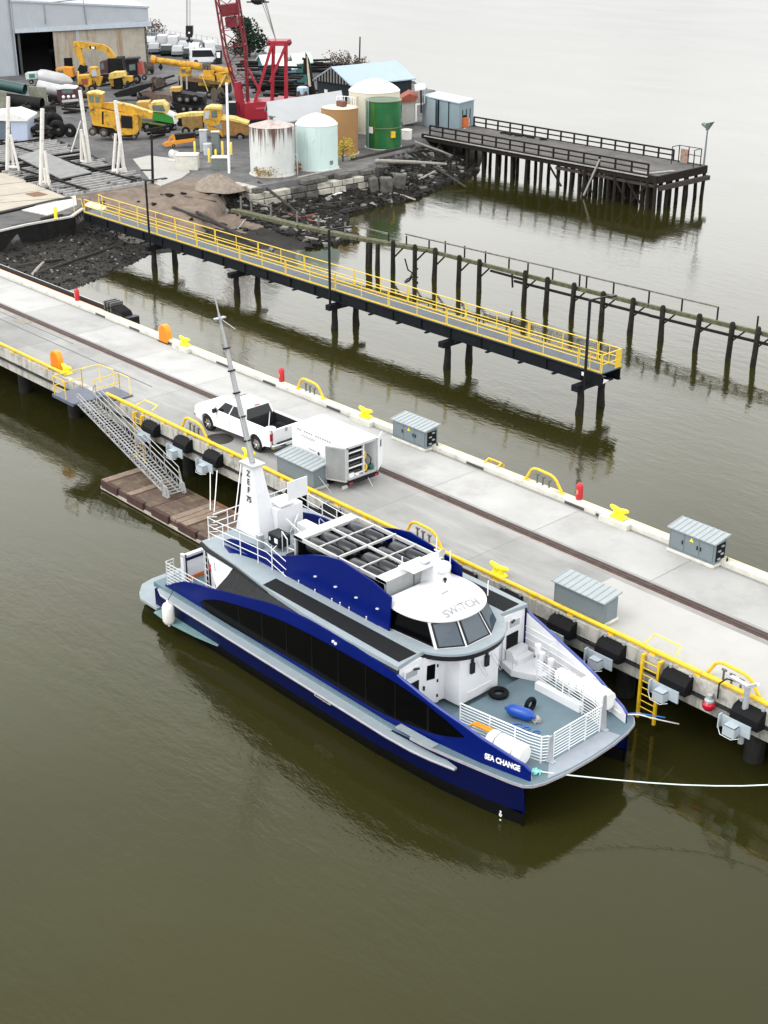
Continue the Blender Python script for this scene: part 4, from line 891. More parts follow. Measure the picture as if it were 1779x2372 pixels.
# --- pickup truck (nose to the left)
tr_w = mat('white_car_paint', (.76, .77, .78), .18, var=.02, coat=.6)
chrome = mat('chrome', (.6, .6, .62), .15, .9, var=.1)
tyre_m = mat('tyre_rubber', (.014, .014, .015), .75, var=.3, scale=10)
def arch(cx, r, z0, n=9): return [(cx+r*cos(pi-pi*k/n), z0+r*sin(pi-pi*k/n)) for k in range(n+1)]
def wheel(par, c, r, w, name='wheel', rim=chrome, n=22):
    c = Vector(c); sgn = 1 if c.y > 0 else -1
    b = B(); b.lathe([(r*.6, -w/2), (r*.93, -w/2), (r, -w/2+.03), (r, w/2-.03), (r*.93, w/2), (r*.6, w/2), (r*.55, 0)], c, n, 'y'); o = b.build(name, tyre_m, par, True)
    b = B(); y = sgn*w*.40; b.lathe([(0, y), (r*.18, y), (r*.2, y-sgn*.02), (r*.56, y-sgn*.05), (r*.62, y+sgn*.02), (r*.62, -y)], c, n, 'y')
    for k in range(6):
        a = 2*pi*k/6; b.bar(c+Vector((r*.12*cos(a), y, r*.12*sin(a))), c+Vector((r*.58*cos(a), y, r*.58*sin(a))), .07, .05, (0, 1, 0))
    b.build('rim', rim, o, True); return o
def pickup(loc_, rz, label):
    t = thing('pickup_truck', label, 'pickup truck', loc_, rz)
    b = B()
    low = [(-1.03, .50)]+[(1.20, .42)]+arch(1.9, .52, .42)+[(2.62, .46), (2.92, .52), (3.0, .75), (2.98, 1.02), (2.86, 1.15), (2.2, 1.24), (1.45, 1.28), (1.40, 1.27), (-1.03, 1.27)]
    def sec(y, k, f): return [Vector((x*(1 if x < 2.3 else f), y, (z if z < 1.1 else 1.1+(z-1.1)*k))) for x, z in low]
    b.loft([sec(-.99, .45, .965), sec(-.965, .9, .985), sec(-.80, 1.0, 1.0), sec(.80, 1.0, 1.0), sec(.965, .9, .985), sec(.99, .45, .965)]); body = b.build('body', tr_w, t, True)
    b = B(); g0 = [(1.42, .90), (.2, .93), (-1.0, .93)]; 
    b.loft([[Vector(v) for v in ((1.45, -.90, 1.24), (-1.02, -.93, 1.24), (-1.02, .93, 1.24), (1.45, .90, 1.24))],
            [Vector(v) for v in ((.74, -.74, 1.84), (-.86, -.76, 1.84), (-.86, .76, 1.84), (.74, .74, 1.84))],
            [Vector(v) for v in ((.50, -.62, 1.92), (-.74, -.62, 1.92), (-.74, .62, 1.92), (.50, .62, 1.92))]]); cabn = b.build('cab', tr_w, t, True)
    def on(p, q, r_, s_, u0, u1, v0, v1, off=.012):
        p, q, r_, s_ = map(Vector, (p, q, r_, s_)); f = lambda u, v: (p*(1-u)+q*u)*(1-v)+(s_*(1-u)+r_*u)*v
        n = (q-p).cross(s_-p).normalized(); return [f(u0, v0)+n*off, f(u1, v0)+n*off, f(u1, v1)+n*off, f(u0, v1)+n*off], n*-.004
    for s in (-1, 1):
        P = ((1.45, s*.90, 1.24), (-1.02, s*.93, 1.24), (-.86, s*.76, 1.84), (.74, s*.74, 1.84))
        if s > 0: P = (P[1], P[0], P[3], P[2])
        for u0, u1 in ((.10, .46), (.50, .88)):
            if s > 0: u0, u1 = 1-u1, 1-u0
            pts, n = on(*P, u0, u1, .10, .90, .02 if s < 0 else .02); n2 = Vector((0, s, 0))
            pts = [Vector((p.x, p.y if abs(p.y) > 5 else p.y, p.z)) for p in pts]
            b = B(); b.plate([p+Vector((0, s*.004 if (p.y*s) > (.93-.17*((p.z-1.24)/.6))+.001 else s*.03, 0)) for p in pts], (0, -s*.01, 0)); b.build('side_window', glass, cabn, True)
        b = B(); b.box((1.12, s*1.10, 1.32), (.12, .22, .2)); b.box((1.10, s*.98, 1.26), (.05, .16, .05)); b.build('mirror', black_p, t, True)
        for x in (.12, 1.10):
            b = B(); b.box((x-.0, s*.985, .88), (.012, .03, .66)); b.build('door_seam', letter_g, body, True)
        for x in (.25, -.72):
            b = B(); b.box((x, s*1.0, 1.05), (.17, .03, .04)); b.build('door_handle', tr_w, body, True)
        # bed side
        sd = [(-1.05, .50)]+[(-1.32, .46)]+arch(-1.9, .52, .42)[::-1][::-1]
        sd = [(-1.05, 1.36), (-1.05, .50)]+[p for p in reversed(arch(-1.9, .52, .42))]+[(-2.5, .48), (-2.95, .56), (-2.95, 1.36)]
        b = B(); b.ext(sd, 'y', s*.88, s*.99); b.bb(-2.95, -1.05, s*.99, s*.86, 1.33, 1.38); b.build('bed_side', tr_w, t, True)
        b = B(); b.box((-2.96, s*.90, 1.02), (.05, .14, .36)); b.build('tail_light', mat('tail_light_red', (.35, .008, .01), .25), t, True)
        b = B(); b.box((2.93, s*.74, .92), (.12, .30, .2)); b.build('headlight', mat('lamp_glass', (.55, .57, .58), .1), t, True)
        for cx in (1.9, -1.9): wheel(t, (cx, s*.84, .40), .41, .28)
        for cx in (1.9, -1.9): b = B(); b.path([(x, s*.99, z) for x, z in arch(cx, .52, .42, 12)], .03, 6); b.build('wheel_arch_trim', tr_w, body, True)
    b = B(); p = [(1.50, -.80, 1.27), (1.50, .80, 1.27), (.80, .66, 1.82), (.80, -.66, 1.82)]; b.plate(p, (.012, 0, .01)); b.build('windscreen', glass, cabn, True)
    b = B(); b.plate([(-1.02, -.78, 1.32), (-1.02, .78, 1.32), (-.885, .66, 1.80), (-.885, -.66, 1.80)], (-.02, 0, -.004)); b.build('rear_window', glass, cabn, True)
    b = B(); b.box((-.84, 0, 1.88), (.06, .3, .03)); b.build('brake_light', mat('tail_light_red', (.35, .008, .01), .25), cabn, True)
    b = B(); b.bb(-2.92, -1.07, -.87, .87, .70, .76); b.bb(-1.10, -1.04, -.9, .9, .7, 1.36); b.build('bed_floor', mat('bed_liner', (.02, .021, .023), .8, var=.3), t, True)
    for s in (-1, 1): b = B(); b.bb(-2.9, -1.1, s*.875-.008, s*.875+.008, .74, 1.32); b.bb(-2.25, -1.5, s*.72-.15, s*.72+.15, .74, .98); b.build('bed_lining', mat('bed_liner', (.02, .021, .023), .8), t, True)
    b = B(); b.bb(-2.985, -2.90, -.80, .80, .66, 1.35); tg = b.build('tailgate', tr_w, t, True)
    b = B(); b.box((-2.99, 0, 1.22), (.03, .13, .17)); b.build('tailgate_badge', letter_g, tg, True)
    b = B(); b.cbox((-3.08, 0, .56), (.22, 1.92, .2), .04); bp2 = b.build('rear_bumper', chrome, t, True)
    b = B(); b.box((-3.20, 0, .60), (.02, .34, .15)); b.build('number_plate', white_p, bp2, True)
    b = B(); b.bb(-3.12, -2.98, -.6, .6, .645, .69); b.build('bumper_step', black_p, bp2, True)
    b = B(); b.cbox((3.0, 0, .60), (.2, 1.9, .24), .05); b.build('front_bumper', chrome, t, True)
    b = B(); b.bb(2.95, 3.02, -.55, .55, .78, 1.08); b.build('grille', black_p, t, True)
    b = B(); b.box((-.1, .0, .45), (4.8, 1.5, .22)); b.build('chassis', dark_in, t, True)
    return t
pickup((-50.55, 37.25, PZ), pi+R(1.2), 'white crew cab pickup truck parked on the concrete pier, towing a white trailer')
b = B(); b.torus((-48.85, 37.35, PZ+.86), .24, .05, 22, 8); b.lathe([(0, 0), (.2, 0), (.22, .12), (.12, .14), (0, .1)], (-48.85, 37.35, PZ+.78), 18); tag(b.build('hose_coil', rope_w), 'coiled pale hose lying in the bed of the white pickup truck', 'hose')
b = B(); b.path([(-48.5, 37.0, PZ+.80), (-48.2, 36.75, PZ+.84), (-47.9, 36.9, PZ+.82), (-47.85, 36.65, PZ+.82)], .05, 7); tag(b.build('short_hose', mat('pale_hose', (.45, .45, .44), .6)), 'short grey hose length in the rear of the pickup bed', 'hose')
b = B(); b.tube((-49.55, 37.9, PZ+1.37), (-47.8, 36.45, PZ+1.40), .025, n=6); tag(b.build('thin_rod', alu), 'thin pale rod lying across the open pickup bed', 'rod')

# --- box trailer with open doors
TX0, TX1, TY0, TY1, TZ0, TZ1 = -46.1, -42.3, 36.5, 38.35, PZ+.48, PZ+2.05
t = thing('box_trailer', 'white box trailer with its rear doors open, showing black shelves and hoses', 'trailer', ((TX0+TX1)/2, (TY0+TY1)/2, PZ))
wall_m = mat('trailer_white', (.74, .75, .77), .35, var=.03, rib=((0, 0, 0), 0.0))
b = B(); b.bb(TX0, TX1, TY0, TY0+.05, TZ0, TZ1); b.bb(TX0, TX1, TY1-.05, TY1, TZ0, TZ1); b.bb(TX0, TX0+.05, TY0+.05, TY1-.05, TZ0, TZ1); box = b.build('walls', wall_m, t)
b = B(); b.cbox(((TX0+TX1)/2, (TY0+TY1)/2, TZ1+.03), (TX1-TX0+.05, TY1-TY0+.05, .09), .035); b.build('roof', wall_m, t)
b = B(); b.bb(TX0+.05, TX1-.01, TY0+.05, TY1-.05, TZ0-.02, TZ0+.05); b.build('floor', mat('trailer_floor', (.45, .46, .46), .6, var=.2, scale=6), t)
b = B(); b.bb(TX1-.9, TX1-.86, TY0+.05, TY1-.05, TZ0+.05, TZ1); b.build('inner_wall', mat('trailer_inside', (.33, .37, .42), .6), t)
b = B()
for y in (TY0+.02, TY1-.05): b.bb(TX1-.02, TX1+.02, y, y+.09, TZ0-.02, TZ1-.01)
b.bb(TX1-.02, TX1+.02, TY0, TY1, TZ0-.06, TZ0+.04); b.bb(TX1-.02, TX1+.02, TY0, TY1, TZ1-.08, TZ1-.01); b.bb(TX0+.02, TX1, TY0-.012, TY0, TZ0-.04, TZ0+.03); b.build('rear_frame', alu, t)
for k in range(4):
    z = TZ0+.12+k*.36; b = B(); b.bb(TX1-.7, TX1-.08, TY0+.12, TY0+1.05, z, z+.05); sh = b.build('shelf', white_p, t)
    b = B(); b.bb(TX1-.72, TX1-.14, TY0+.14, TY0+1.03, z+.06, z+.34); b.build('shelf_back', dark_in, sh)
    if k < 3:
        b = B(); b.tube((TX1-.12, TY0+.25, z+.17), (TX1-.12, TY0+.9, z+.17), .035, n=7); b.tube((TX1-.12, TY0+.55, z+.08), (TX1-.12, TY0+.55, z+.28), .012, n=5); b.build('black_hose', mat('hose_black', (.03, .03, .03), .3), sh)
b = B(); b.bb(TX1-.85, TX1-.06, TY0+1.07, TY0+1.12, TZ0+.05, TZ1); b.build('divider', white_p, t)
dv = (at(769, 1107, TZ0)-at(807, 1118, TZ0)); dv = Vector((-.92, -.40, 0)).normalized()*.98
b = B(); h0 = Vector((TX1+.01, TY0-.03, TZ0-.02)); b.plate([h0, h0+dv, h0+dv+Vector((0, 0, TZ1-TZ0)), h0+Vector((0, 0, TZ1-TZ0))], (.02, -.04, 0)); dr1 = b.build('near_door', mat('door_inner_steel', (.27, .28, .28), .45, .15, var=.15, scale=2, dirt=((.33, .27, .2), .55, .7, .4, 3)), t)
b = B(); fo = Vector((.02, -.045, 0))*1.1
for a, c in (((0, 0), (1, 0)), ((1, 0), (1, 1)), ((1, 1), (0, 1)), ((0, 1), (0, 0))): b.bar(h0+dv*a[0]+Vector((0, 0, (TZ1-TZ0)*a[1]))+fo*.4, h0+dv*c[0]+Vector((0, 0, (TZ1-TZ0)*c[1]))+fo*.4, .06, .06)
b.build('door_frame', alu, dr1)
b = B(); h1 = Vector((TX1+.01, TY1, TZ0-.02)); d2 = Vector((-.58, .81, 0))*.95; b.plate([h1, h1+d2, h1+d2+Vector((0, 0, TZ1-TZ0)), h1+Vector((0, 0, TZ1-TZ0))], (.04, -.02, 0)); dr2 = b.build('far_door', wall_m, t)
b = B(); c = h1+d2*.6+Vector((.045, -.02, .95)); b.plate([c, c+d2*.22, c+d2*.22+Vector((0, 0, .32)), c+Vector((0, 0, .32))], (.012, -.006, 0)); b.build('door_window', dark_in, dr2)
for k in range(15):
    if k not in (2, 7): b = B(); b.box((TX0+.45+k*.16, TY0-.004, TZ1-.04), (.08, .012, .09)); b.build('side_marking', letter_g, box)
b = B(); b.box((TX0+1.15, TY0-.004, TZ1-.27), (1.0, .012, .035), ry=0); b.box((TX0+1.2, TY0-.004, TZ1-.34), (.75, .012, .02)); b.build('side_lettering', letter_g, box)
b = B(); b.box((TX0+1.45, TY0-.004, TZ0+.78), (.5, .012, .035)); b.box((TX0+1.9, TY0-.004, TZ0+.74), (.16, .012, .16), ry=.78); b.build('side_emblem', mat('emblem_grey', (.22, .23, .26), .5), box)
b = B(); b.box((TX0+1.9, TY0-.012, TZ0+.74), (.09, .012, .09), ry=.3); b.build('emblem_centre', letter_k, box)
for s, y in ((-1, TY0+.02), (1, TY1-.02)):
    for x in (-44.35, -43.5):
        b = B(); b.lathe([(.15, -.11), (.33, -.11), (.36, -.07), (.36, .07), (.33, .11), (.15, .11)], (x, y, PZ+.36), 18, 'y'); w_ = b.build('wheel', tyre_m, t)
        b = B(); b.lathe([(0, s*.10), (.1, s*.10), (.2, s*.06), (.2, -s*.05)], (x, y, PZ+.36), 14, 'y'); b.build('rim', alu, w_)
b = B(); b.bb(TX0, TX1+.06, TY0+.06, TY1-.06, TZ0-.16, TZ0-.02); b.bb(TX1, TX1+.10, TY0, TY1, TZ0-.2, TZ0-.07); b.build('chassis', black_p, t)
b = B(); yc = (TY0+TY1)/2-.15; b.bar((TX0, yc-.5, TZ0-.1), (TX0-1.15, yc, TZ0-.06), .09); b.bar((TX0, yc+.5, TZ0-.1), (TX0-1.15, yc, TZ0-.06), .09); b.tube((TX0-.9, yc, PZ+.1), (TX0-.9, yc, PZ+1.0), .05); b.build('drawbar', black_p, t)
for y in (TY0+.12, TY1-.2):
    b = B(); b.box((TX1+.11, y+.05, TZ0-.13), (.02, .2, .07)); b.build('tail_light', red_p, t)
b = B(); b.box((TX1+.02, TY0-.12, PZ+.22), (.06, .3, .14)); b.build('step', alu, t)
q = Vector((TX1-.25, TY0+1.35, TZ0+.5)); b = B(); b.path([(q.x, q.y-.1, TZ0+1.05), (q.x+.02, q.y-.02, TZ0+.8), (q.x, q.y-.16, TZ0+.55), (q.x+.05, q.y, TZ0+.3), (q.x+.1, q.y-.1, TZ0+.06)], .06, 8); tag(b.build('yellow_hose', yellow), 'yellow hose hanging inside the open rear of the white trailer', 'hose')
b = B(); b.path([(q.x+.05, q.y+.05, TZ0+.85), (q.x+.1, q.y+.25, TZ0+.6), (q.x+.1, q.y+.2, TZ0+.2), (q.x+.15, q.y-.1, TZ0+.07), (q.x+.05, q.y-.35, TZ0+.07), (q.x+.2, q.y-.2, TZ0+.08)], .025, 6); tag(b.build('black_cable', black), 'looped black cable inside the open rear of the white trailer', 'cable')
b = B(); b.lathe([(0, 0), (.11, 0), (.12, .2), (.08, .26), (0, .26)], (q.x+.05, q.y+.27, TZ0+.05), 12); tag(b.build('green_can', mat('dark_green_plastic', (.01, .12, .07), .5)), 'dark green can on the floor of the open white trailer', 'can')
b = B(); b.box((q.x+.1, TY0+.35, TZ0+.16), (.2, .3, .2)); b.box((q.x+.12, TY0+.7, TZ0+.12), (.15, .2, .12)); tag(b.build('white_tub', white_p), 'white tub on the trailer floor below the black shelves', 'tub')
b = B()
b.tube(at(727, 1089, PZ+.9), at(768, 1142, PZ+.01), .016, n=5); tag(b.build('prop_rod', alu), 'thin pale rod leaning from the near grey cabinet to the deck', 'rod')
b = B(); b.tube((TX1+.1, TY0+1.2, TZ0-.15), at(863, 1127, PZ+.01), .016, n=5); tag(b.build('prop_rod', alu), 'thin pale rod reaching from under the trailer to the deck', 'rod')
q = at(507, 1017, PZ); b = B(); b.lathe([(0, 0), (.72, 0), (.72, .012), (0, .014)], (q.x, q.y, PZ), 32); tag(b.build('round_patch', mat('dark_patch', (.035, .033, .028), .7, var=.3)), 'dark round patch on the deck beside the pickup truck', 'mat')  # thin dark disc laid flat on the deck

# --- landing platform, aluminium gangway, float
g0 = Vector((-60.2, 33.95, PZ-.02)); g1 = Vector((-51.2, 33.25, .72))
t = thing('landing_platform', 'dark landing platform with yellow railings where the aluminium gangway meets the pier', 'platform', (-61.2, 34.6, PZ))
plat = mat('blue_grey_plate', (.085, .10, .135), .55, var=.15, scale=3)
b = B(); b.bb(-62.2, -60.15, 33.25, 35.0, PZ-.04, PZ+.03); b.bb(-60.9, -59.1, 35.0, 36.2, PZ+.03, PZ+.09); b.bb(-62.25, -60.15, 33.2, 33.26, PZ-.12, PZ+.06); b.build('floor_plate', plat, t)
def guard(pts, h, name, n=2, m=yellow):
    b = B()
    for x, y in pts: b.tube((x, y, PZ), (x, y, PZ+h), .028, n=6)
    for k in range(n): b.path([(x, y, PZ+h*(1-k*.5)) for x, y in pts], .025, 6)
    b.build(name, m, t)
guard([(-62.15, 35.0), (-62.15, 33.3), (-61.0, 33.3)], 1.05, 'outer_rail'); guard([(-60.15, 34.6), (-60.2, 36.1)], 1.05, 'inner_rail'); guard([(-60.9, 36.2), (-62.15, 36.1), (-62.15, 35.0)], 1.05, 'deck_rail', 1, yellow_l); guard([(-59.2, 36.1), (-60.2, 36.1)], 1.05, 'gate_rail', 1, yellow_l)
b = B(); b.bar((-61.9, 33.4, PZ-.05), (-61.9, 35.1, PZ-.8), .08); b.bar((-60.4, 33.4, PZ-.05), (-60.4, 35.1, PZ-.8), .08); b.build('brace', galv, t)
galu = mat('gangway_aluminium', (.36, .365, .37), .5, .3, var=.15, scale=4)
t = thing('aluminium_gangway', 'long aluminium truss gangway sloping from the pier down to the brown float', 'gangway', tuple(g0))
D = g1-g0; Ln = D.length; dx = D.normalized(); sd = Vector((-dx.y, dx.x, 0)).normalized(); up = dx.cross(sd); up = up if up.z > 0 else -up
W2 = .46; N_ = 18
for s in (-1, 1):
    b = B(); o = sd*W2*s
    b.bar(g0+o, g1+o, .06); b.bar(g0+o+up*.42, g1+o+up*.42, .05)
    for k in range(N_):
        a, c = g0+D*(k/N_)+o, g0+D*((k+1)/N_)+o
        b.bar(a, (a+c)/2+up*.42, .032); b.bar((a+c)/2+up*.42, c, .032)
    b.build('side_truss', galu, t)
b = B()
for k in range(40):
    a = g0+D*(k/39)+up*.03; b.bar(a-sd*W2, a+sd*W2, .05, .03)
b.bar(g0+up*.02+sd*.2, g1+up*.02+sd*.2, .04); b.bar(g0+up*.02-sd*.2, g1+up*.02-sd*.2, .04); b.build('tread', mat('tread_grey', (.33, .34, .34), .6), t)
for s in (1, -1):
    b = B(); o = sd*(W2+.03)*s; hs = (.72, 1.05) if s > 0 else (.72,)
    for h in hs: b.path([g0+o+Vector((0, 0, .5)), g0+D*.04+o+Vector((0, 0, h)), g0+D*.96+o+Vector((0, 0, h)), g1+o+Vector((0, 0, .1))], .022, 6)
    for k in range(7): a = g0+D*(.04+.92*k/6)+o; b.tube(a, a+Vector((0, 0, hs[-1])), .022, n=6)
    b.build('handrail', galu, t)
b = B()
for s in (-1, 1): b.plate([g1+sd*W2*s+Vector((-.3, 0, .45)), g1+sd*W2*s+Vector((.1, 0, .45)), g1+sd*W2*s+Vector((.25, 0, .0)), g1+sd*W2*s+Vector((.05, 0, -.14)), g1+sd*W2*s+Vector((-.4, 0, -.14))], sd*.02)
b.build('end_plate', galu, t)
fz = .50; f0 = at(234, 1112, fz); f1 = at(300, 1095, fz)
FXa, FXb, FYa, FYb = f0.x, -45.9, f0.y, f0.y+2.55
t = thing('work_float', 'rusty brown timber float moored between the gangway foot and the ferry stern', 'float', ((FXa+FXb)/2, (FYa+FYb)/2, 0))
brownp = mat('brown_plank', (.105, .070, .050), .8, var=.35, scale=2.2, dirt=((.17, .15, .07), .55, .68, .7, 1.1), streak=((.05, .03, .024), .5, .64, .7, (1, 6, 1)))
b = B(); b.bb(FXa, FXb, FYa, FYb, -.35, fz-.08); b.build('hull', mat('rusty_hull', (.06, .036, .028), .8, var=.4), t)
x = FXa; k = 0; rr = random.Random(4)
while x < FXb-.2:
    w = rr.choice((.42, .5, 1.5, 1.7, .38)); w = min(w, FXb-x); b = B(); b.bb(x+.015, x+w-.015, FYa+.02, FYb-.02, fz-.08, fz+(.0 if w > 1 else .05)+.012*rr.random())
    b.build('deck_plank' if w < 1 else 'deck_plate', brownp if w > 1 else mat('pale_plank', (.21, .155, .115), .8, var=.25, scale=3), t); x += w+.03
b = B(); b.bb(FXa, FXb, FYa-.06, FYa+.01, .06, .2); b.build('rub_strip', mat('pale_rub_timber', (.40, .36, .31), .8, var=.3, scale=3), t)
for x in (FXa+1.0, FXa+3.3, FXa+5.4, FXa+7.6):
    b = B(); b.bb(x-.85, x+.55, FYa-.10, FYa+.12, .18, fz+.05); b.build('bumper_block', mat('dark_brown_block', (.05, .022, .018), .8, var=.3), t)
b = B(); b.bar((FXa+6, FYb-.1, fz+.08), (FXb, FYb-.1, fz+.08), .16, .14); b.build('rust_beam', rust, t)
# ropes
rope_pt = mat('pale_teal_rope', (.60, .70, .66), .8, var=.1, scale=20)
def rope(name, pts, r, m, label): b = B(); b.path(pts, r, 6); return tag(b.build(name, m), label, 'rope')
for a, ya, c, yb, lb in (((487, 1094), 34.0, (487, 1182), 32.6, 'thin white line hanging straight down from the fender left of the ferry mast'), ((503, 1090), 34.0, (496, 1186), 32.3, 'thin white line slanting from that fender to the ferry aft rail'), ((558, 1076), 35.0, (543, 1205), 31.6, 'thin white line from the yellow pipe to the ferry aft deck close beside the mast')):
    p, q = atY(*a, ya), atY(*c, yb); rope('mooring_line', [p, (p+q)/2+Vector((0, 0, -.05)), q], .022, rope_w, lb)
pts = [at(1240, 1786, 1.82), at(1330, 1797, 1.55), at(1420, 1806, 1.38), at(1500, 1813, 1.30), at(1580, 1818, 1.29), at(1660, 1820.5, 1.36), at(1720, 1820.5, 1.48), at(1779, 1818, 1.66), at(1900, 1808, 2.2), at(2060, 1785, 3.05)]
a = pts[0]
rope('mooring_line', pts, .022, rope_pt, 'long pale teal mooring line sagging from the ferry bow towards the right')
b = B(); q = a+Vector((-.02, .05, -.0)); b.path([(q.x+.16*cos(k*.9)*(1-.02*k), q.y+.13*sin(k*1.1), 1.73+.012*(k % 9)) for k in range(30)], .028, 6); tag(b.build('rope_knot', rope_t), 'teal rope turned around the cleat at the near bow corner of the ferry', 'rope')
a = at(1446, 1655, 1.78); e = at(1572, 1677, .9); e2 = at(1560, 1660, .95)
rope('mooring_line', [a, a.lerp(at(1479, 1655, 1.78), 1.0), at(1530, 1668, 1.4), e], .024, rope_w, 'white mooring line from the far bow corner past the yellow ladder to the piles')
rope('mooring_line', [a, at(1462, 1652, 1.79), at(1479, 1652, 1.80), at(1540, 1662, 1.5)], .020, rope_b, 'short blue mooring line on the far bow corner of the ferry')

# --- pipe run hung outside the far kerb on the left
q = at(268, 722, PZ); xe = q.x
t = thing('pipe_run', 'bundle of black, white and orange pipes along the far kerb ending in bent black hoses', 'pipes', (-88, PF+.3, PZ))
b = B(); b.tube((PX0, PF+.42, PZ+.12), (xe, PF+.42, PZ+.12), .24, n=12); b.build('black_pipe', black, t)
b = B(); b.tube((PX0, PF+.72, PZ+.18), (xe-.4, PF+.72, PZ+.18), .06, n=8); b.build('white_pipe', white_d, t)
b = B(); b.tube((PX0, PF+.10, PZ+.16), (xe, PF+.10, PZ+.16), .075, n=8); b.build('orange_pipe', mat('red_orange_pipe', (.60, .14, .04), .5), t)
for k in range(5):
    b = B(); y = PF+.12+k*.16; b.path([(xe-.1, y, PZ+.2), (xe+.5, y, PZ+.55), (xe+1.1, y, PZ+.62), (xe+1.8, y, PZ+.45), (xe+2.25, y, PZ-.1), (xe+2.35, y, PZ-.9)], .085, 8); b.build('black_hose', black, t)
for dx in (0, .35, .7):
    b = B(); b.bb(xe+dx-.06, xe+dx+.06, PF+.05, PF+.95, PZ-.1, PZ+.85); b.build('clamp_plate', mat('clamp_steel', (.10, .10, .10), .5, .3), t)
b = B(); b.bb(xe+2.2, xe+2.6, PF+.1, PF+.9, PZ-.35, PZ+.3); b.build('junction_box', black_p, t)
for x in frange(PX0+2, xe-2, 4): 
    b = B(); b.bar((x, PF, PZ-.1), (x, PF+.8, PZ-.1), .08); b.build('bracket', galv, t)
# davit post with grey arm at the far right of the near edge
q = at(1716, 1640, PZ); t = thing('shore_davit', 'grey davit post standing off the near pier edge by the right margin', 'davit', (q.x, PN-.1, PZ))
b = B(); b.tube((0, -.12, -1.5), (0, -.12, .75), .11, n=12); b.build('post', galv, t, True)
b = B(); b.path([(-1.15, .0, -.35), (-1.15, .0, .25), (-.9, .0, .55), (-.5, .0, .62)], .03, 6); b.build('bent_handle', black_p, t, True)
b = B(); b.bar((-.75, .02, .70), (.1, .0, .62), .16, .07); b.bar((0, -.12, .72), (.35, -.1, .95), .16, .1); b.build('arm', alu, t, True)
# ================================================================== STEEL WALKWAY ON PILES
girder = mat('black_girder', (.008, .010, .013), .5, var=.3)
TY, TX_0, TX_1, TZ = 57.6, -99.4, -45.0, 2.65
t = thing('steel_walkway', 'long black steel walkway on dark piles with yellow railings', 'walkway', (-70, 56.5, 0))
walk = t
b = B(); b.bb(TX_0, TX_1, TY, TY+1.75, TZ-.06, TZ); b.build('deck', mat('walkway_deck', (.055, .075, .095), .6, var=.15, scale=2), t)
for y in (TY+.06, TY+1.69):
    b = B(); b.bb(TX_0, TX_1, y-.03, y+.03, TZ-.70, TZ-.062); b.bb(TX_0, TX_1, y-.14, y+.14, TZ-.74, TZ-.70); b.bb(TX_0, TX_1, y-.12, y+.12, TZ-.10, TZ-.064)
    x = TX_0+1
    while x < TX_1: b.bb(x-.02, x+.02, y-.12, y+.12, TZ-.70, TZ-.10); x += 2.6
    b.build('girder', girder, t)
x = TX_0+1.3
while x < TX_1: b = B(); b.bb(x-.08, x+.08, TY-.25, TY+1.9, TZ-.84, TZ-.75); x += 2.62; b.build('cross_bearer', girder, t)
ry = mat('railing_yellow', (.72, .50, .05), .5, var=.08)
def tz(x): return TZ
for y, nm in ((TY+.03, 'near'), (TY+1.72, 'far')):
    x = TX_0+.2; k = 0
    while x < TX_1-.5:
        e = min(x+5.25, TX_1-.06); b = B()
        for f in (0, .5, 1): xx = lerp(x+.05, e-.05, f); b.tube((xx, y, TZ-.12), (xx, y, TZ+1.06), .030, n=6)
        b.path([(x+.05, y, TZ+1.06), (e-.05, y, TZ+1.06)], .034, 6); b.path([(x+.05, y, TZ+.55), (e-.05, y, TZ+.55)], .026, 6)
        b.bb(x+.05, e-.05, y-.008, y+.008, TZ+.0, TZ+.10)
        b.build('railing', ry, t); x = e; k += 1
b = B()
for f in (0, 1): yy = TY+.05+1.65*f; b.tube((TX_1-.03, yy, TZ-.1), (TX_1-.03, yy, TZ+1.06), .032, n=6)
b.path([(TX_1-.03, TY+.05, TZ+1.06), (TX_1-.03, TY+1.70, TZ+1.06)], .034, 6); b.path([(TX_1-.03, TY+.05, TZ+.5), (TX_1-.03, TY+1.70, TZ+.5)], .03, 6); b.bb(TX_1-.05, TX_1-.02, TY+1.25, TY+1.7, TZ+.02, TZ+1.06); b.build('end_railing', ry, t)
b = B(); b.path([(TX_0+.2, TY, TZ), (TX_0, TY-.1, TZ+1.06), (TX_0-.9, TY-.3, TZ+1.0), (TX_0-.9, TY-.3, TZ-.2)], .034, 6); b.path([(TX_0+.2, TY+1.75, TZ), (TX_0, TY+1.85, TZ+1.06), (TX_0-.9, TY+2.1, TZ+1.0), (TX_0-.9, TY+2.1, TZ-.2)], .034, 6); b.build('shore_railing', ry, t)
pile_s = mat('tarred_pile', (.016, .014, .012), .7, var=.5, scale=3, bump=.3, dirt=((.06, .055, .045), .58, .72, .6, 2.5))
for cx in (-46.25, -56.9, -67.6, -78.5, -89.1):
    b = B(); b.bb(cx-.22, cx+.22, TY-.75, TY+2.45, TZ-1.2, TZ-.85); b.build('pile_cap', girder, t)
    for y in (TY-.15, TY+1.75):
        b = B(); rr = random.Random(int(cx*10+y*7)); pts = [(cx+.03*rr.uniform(-1, 1), y+.03*rr.uniform(-1, 1), z) for z in (-4, -.8, 0, .5, 1.0, 1.5)]
        b.path(pts, [.24, .23, .25, .22, .2, .19], 10); b.build('pile', pile_s, t)
q = Vector((TX_1-.9, TY+.02, TZ-.45)); b = B(); b.cbox((q.x-.4, TY-.02, q.z+.12), (.28, .03, .22), .01); b.build('white_notice', white_p, t)
b = B(); b.add([(TX_1+.01, TY+.2, TZ-.65), (TX_1+.01, TY+.75, TZ-.55), (TX_1+.01, TY+.22, TZ-.35)], [(0, 1, 2)]); b.build('white_triangle', white_p, t)
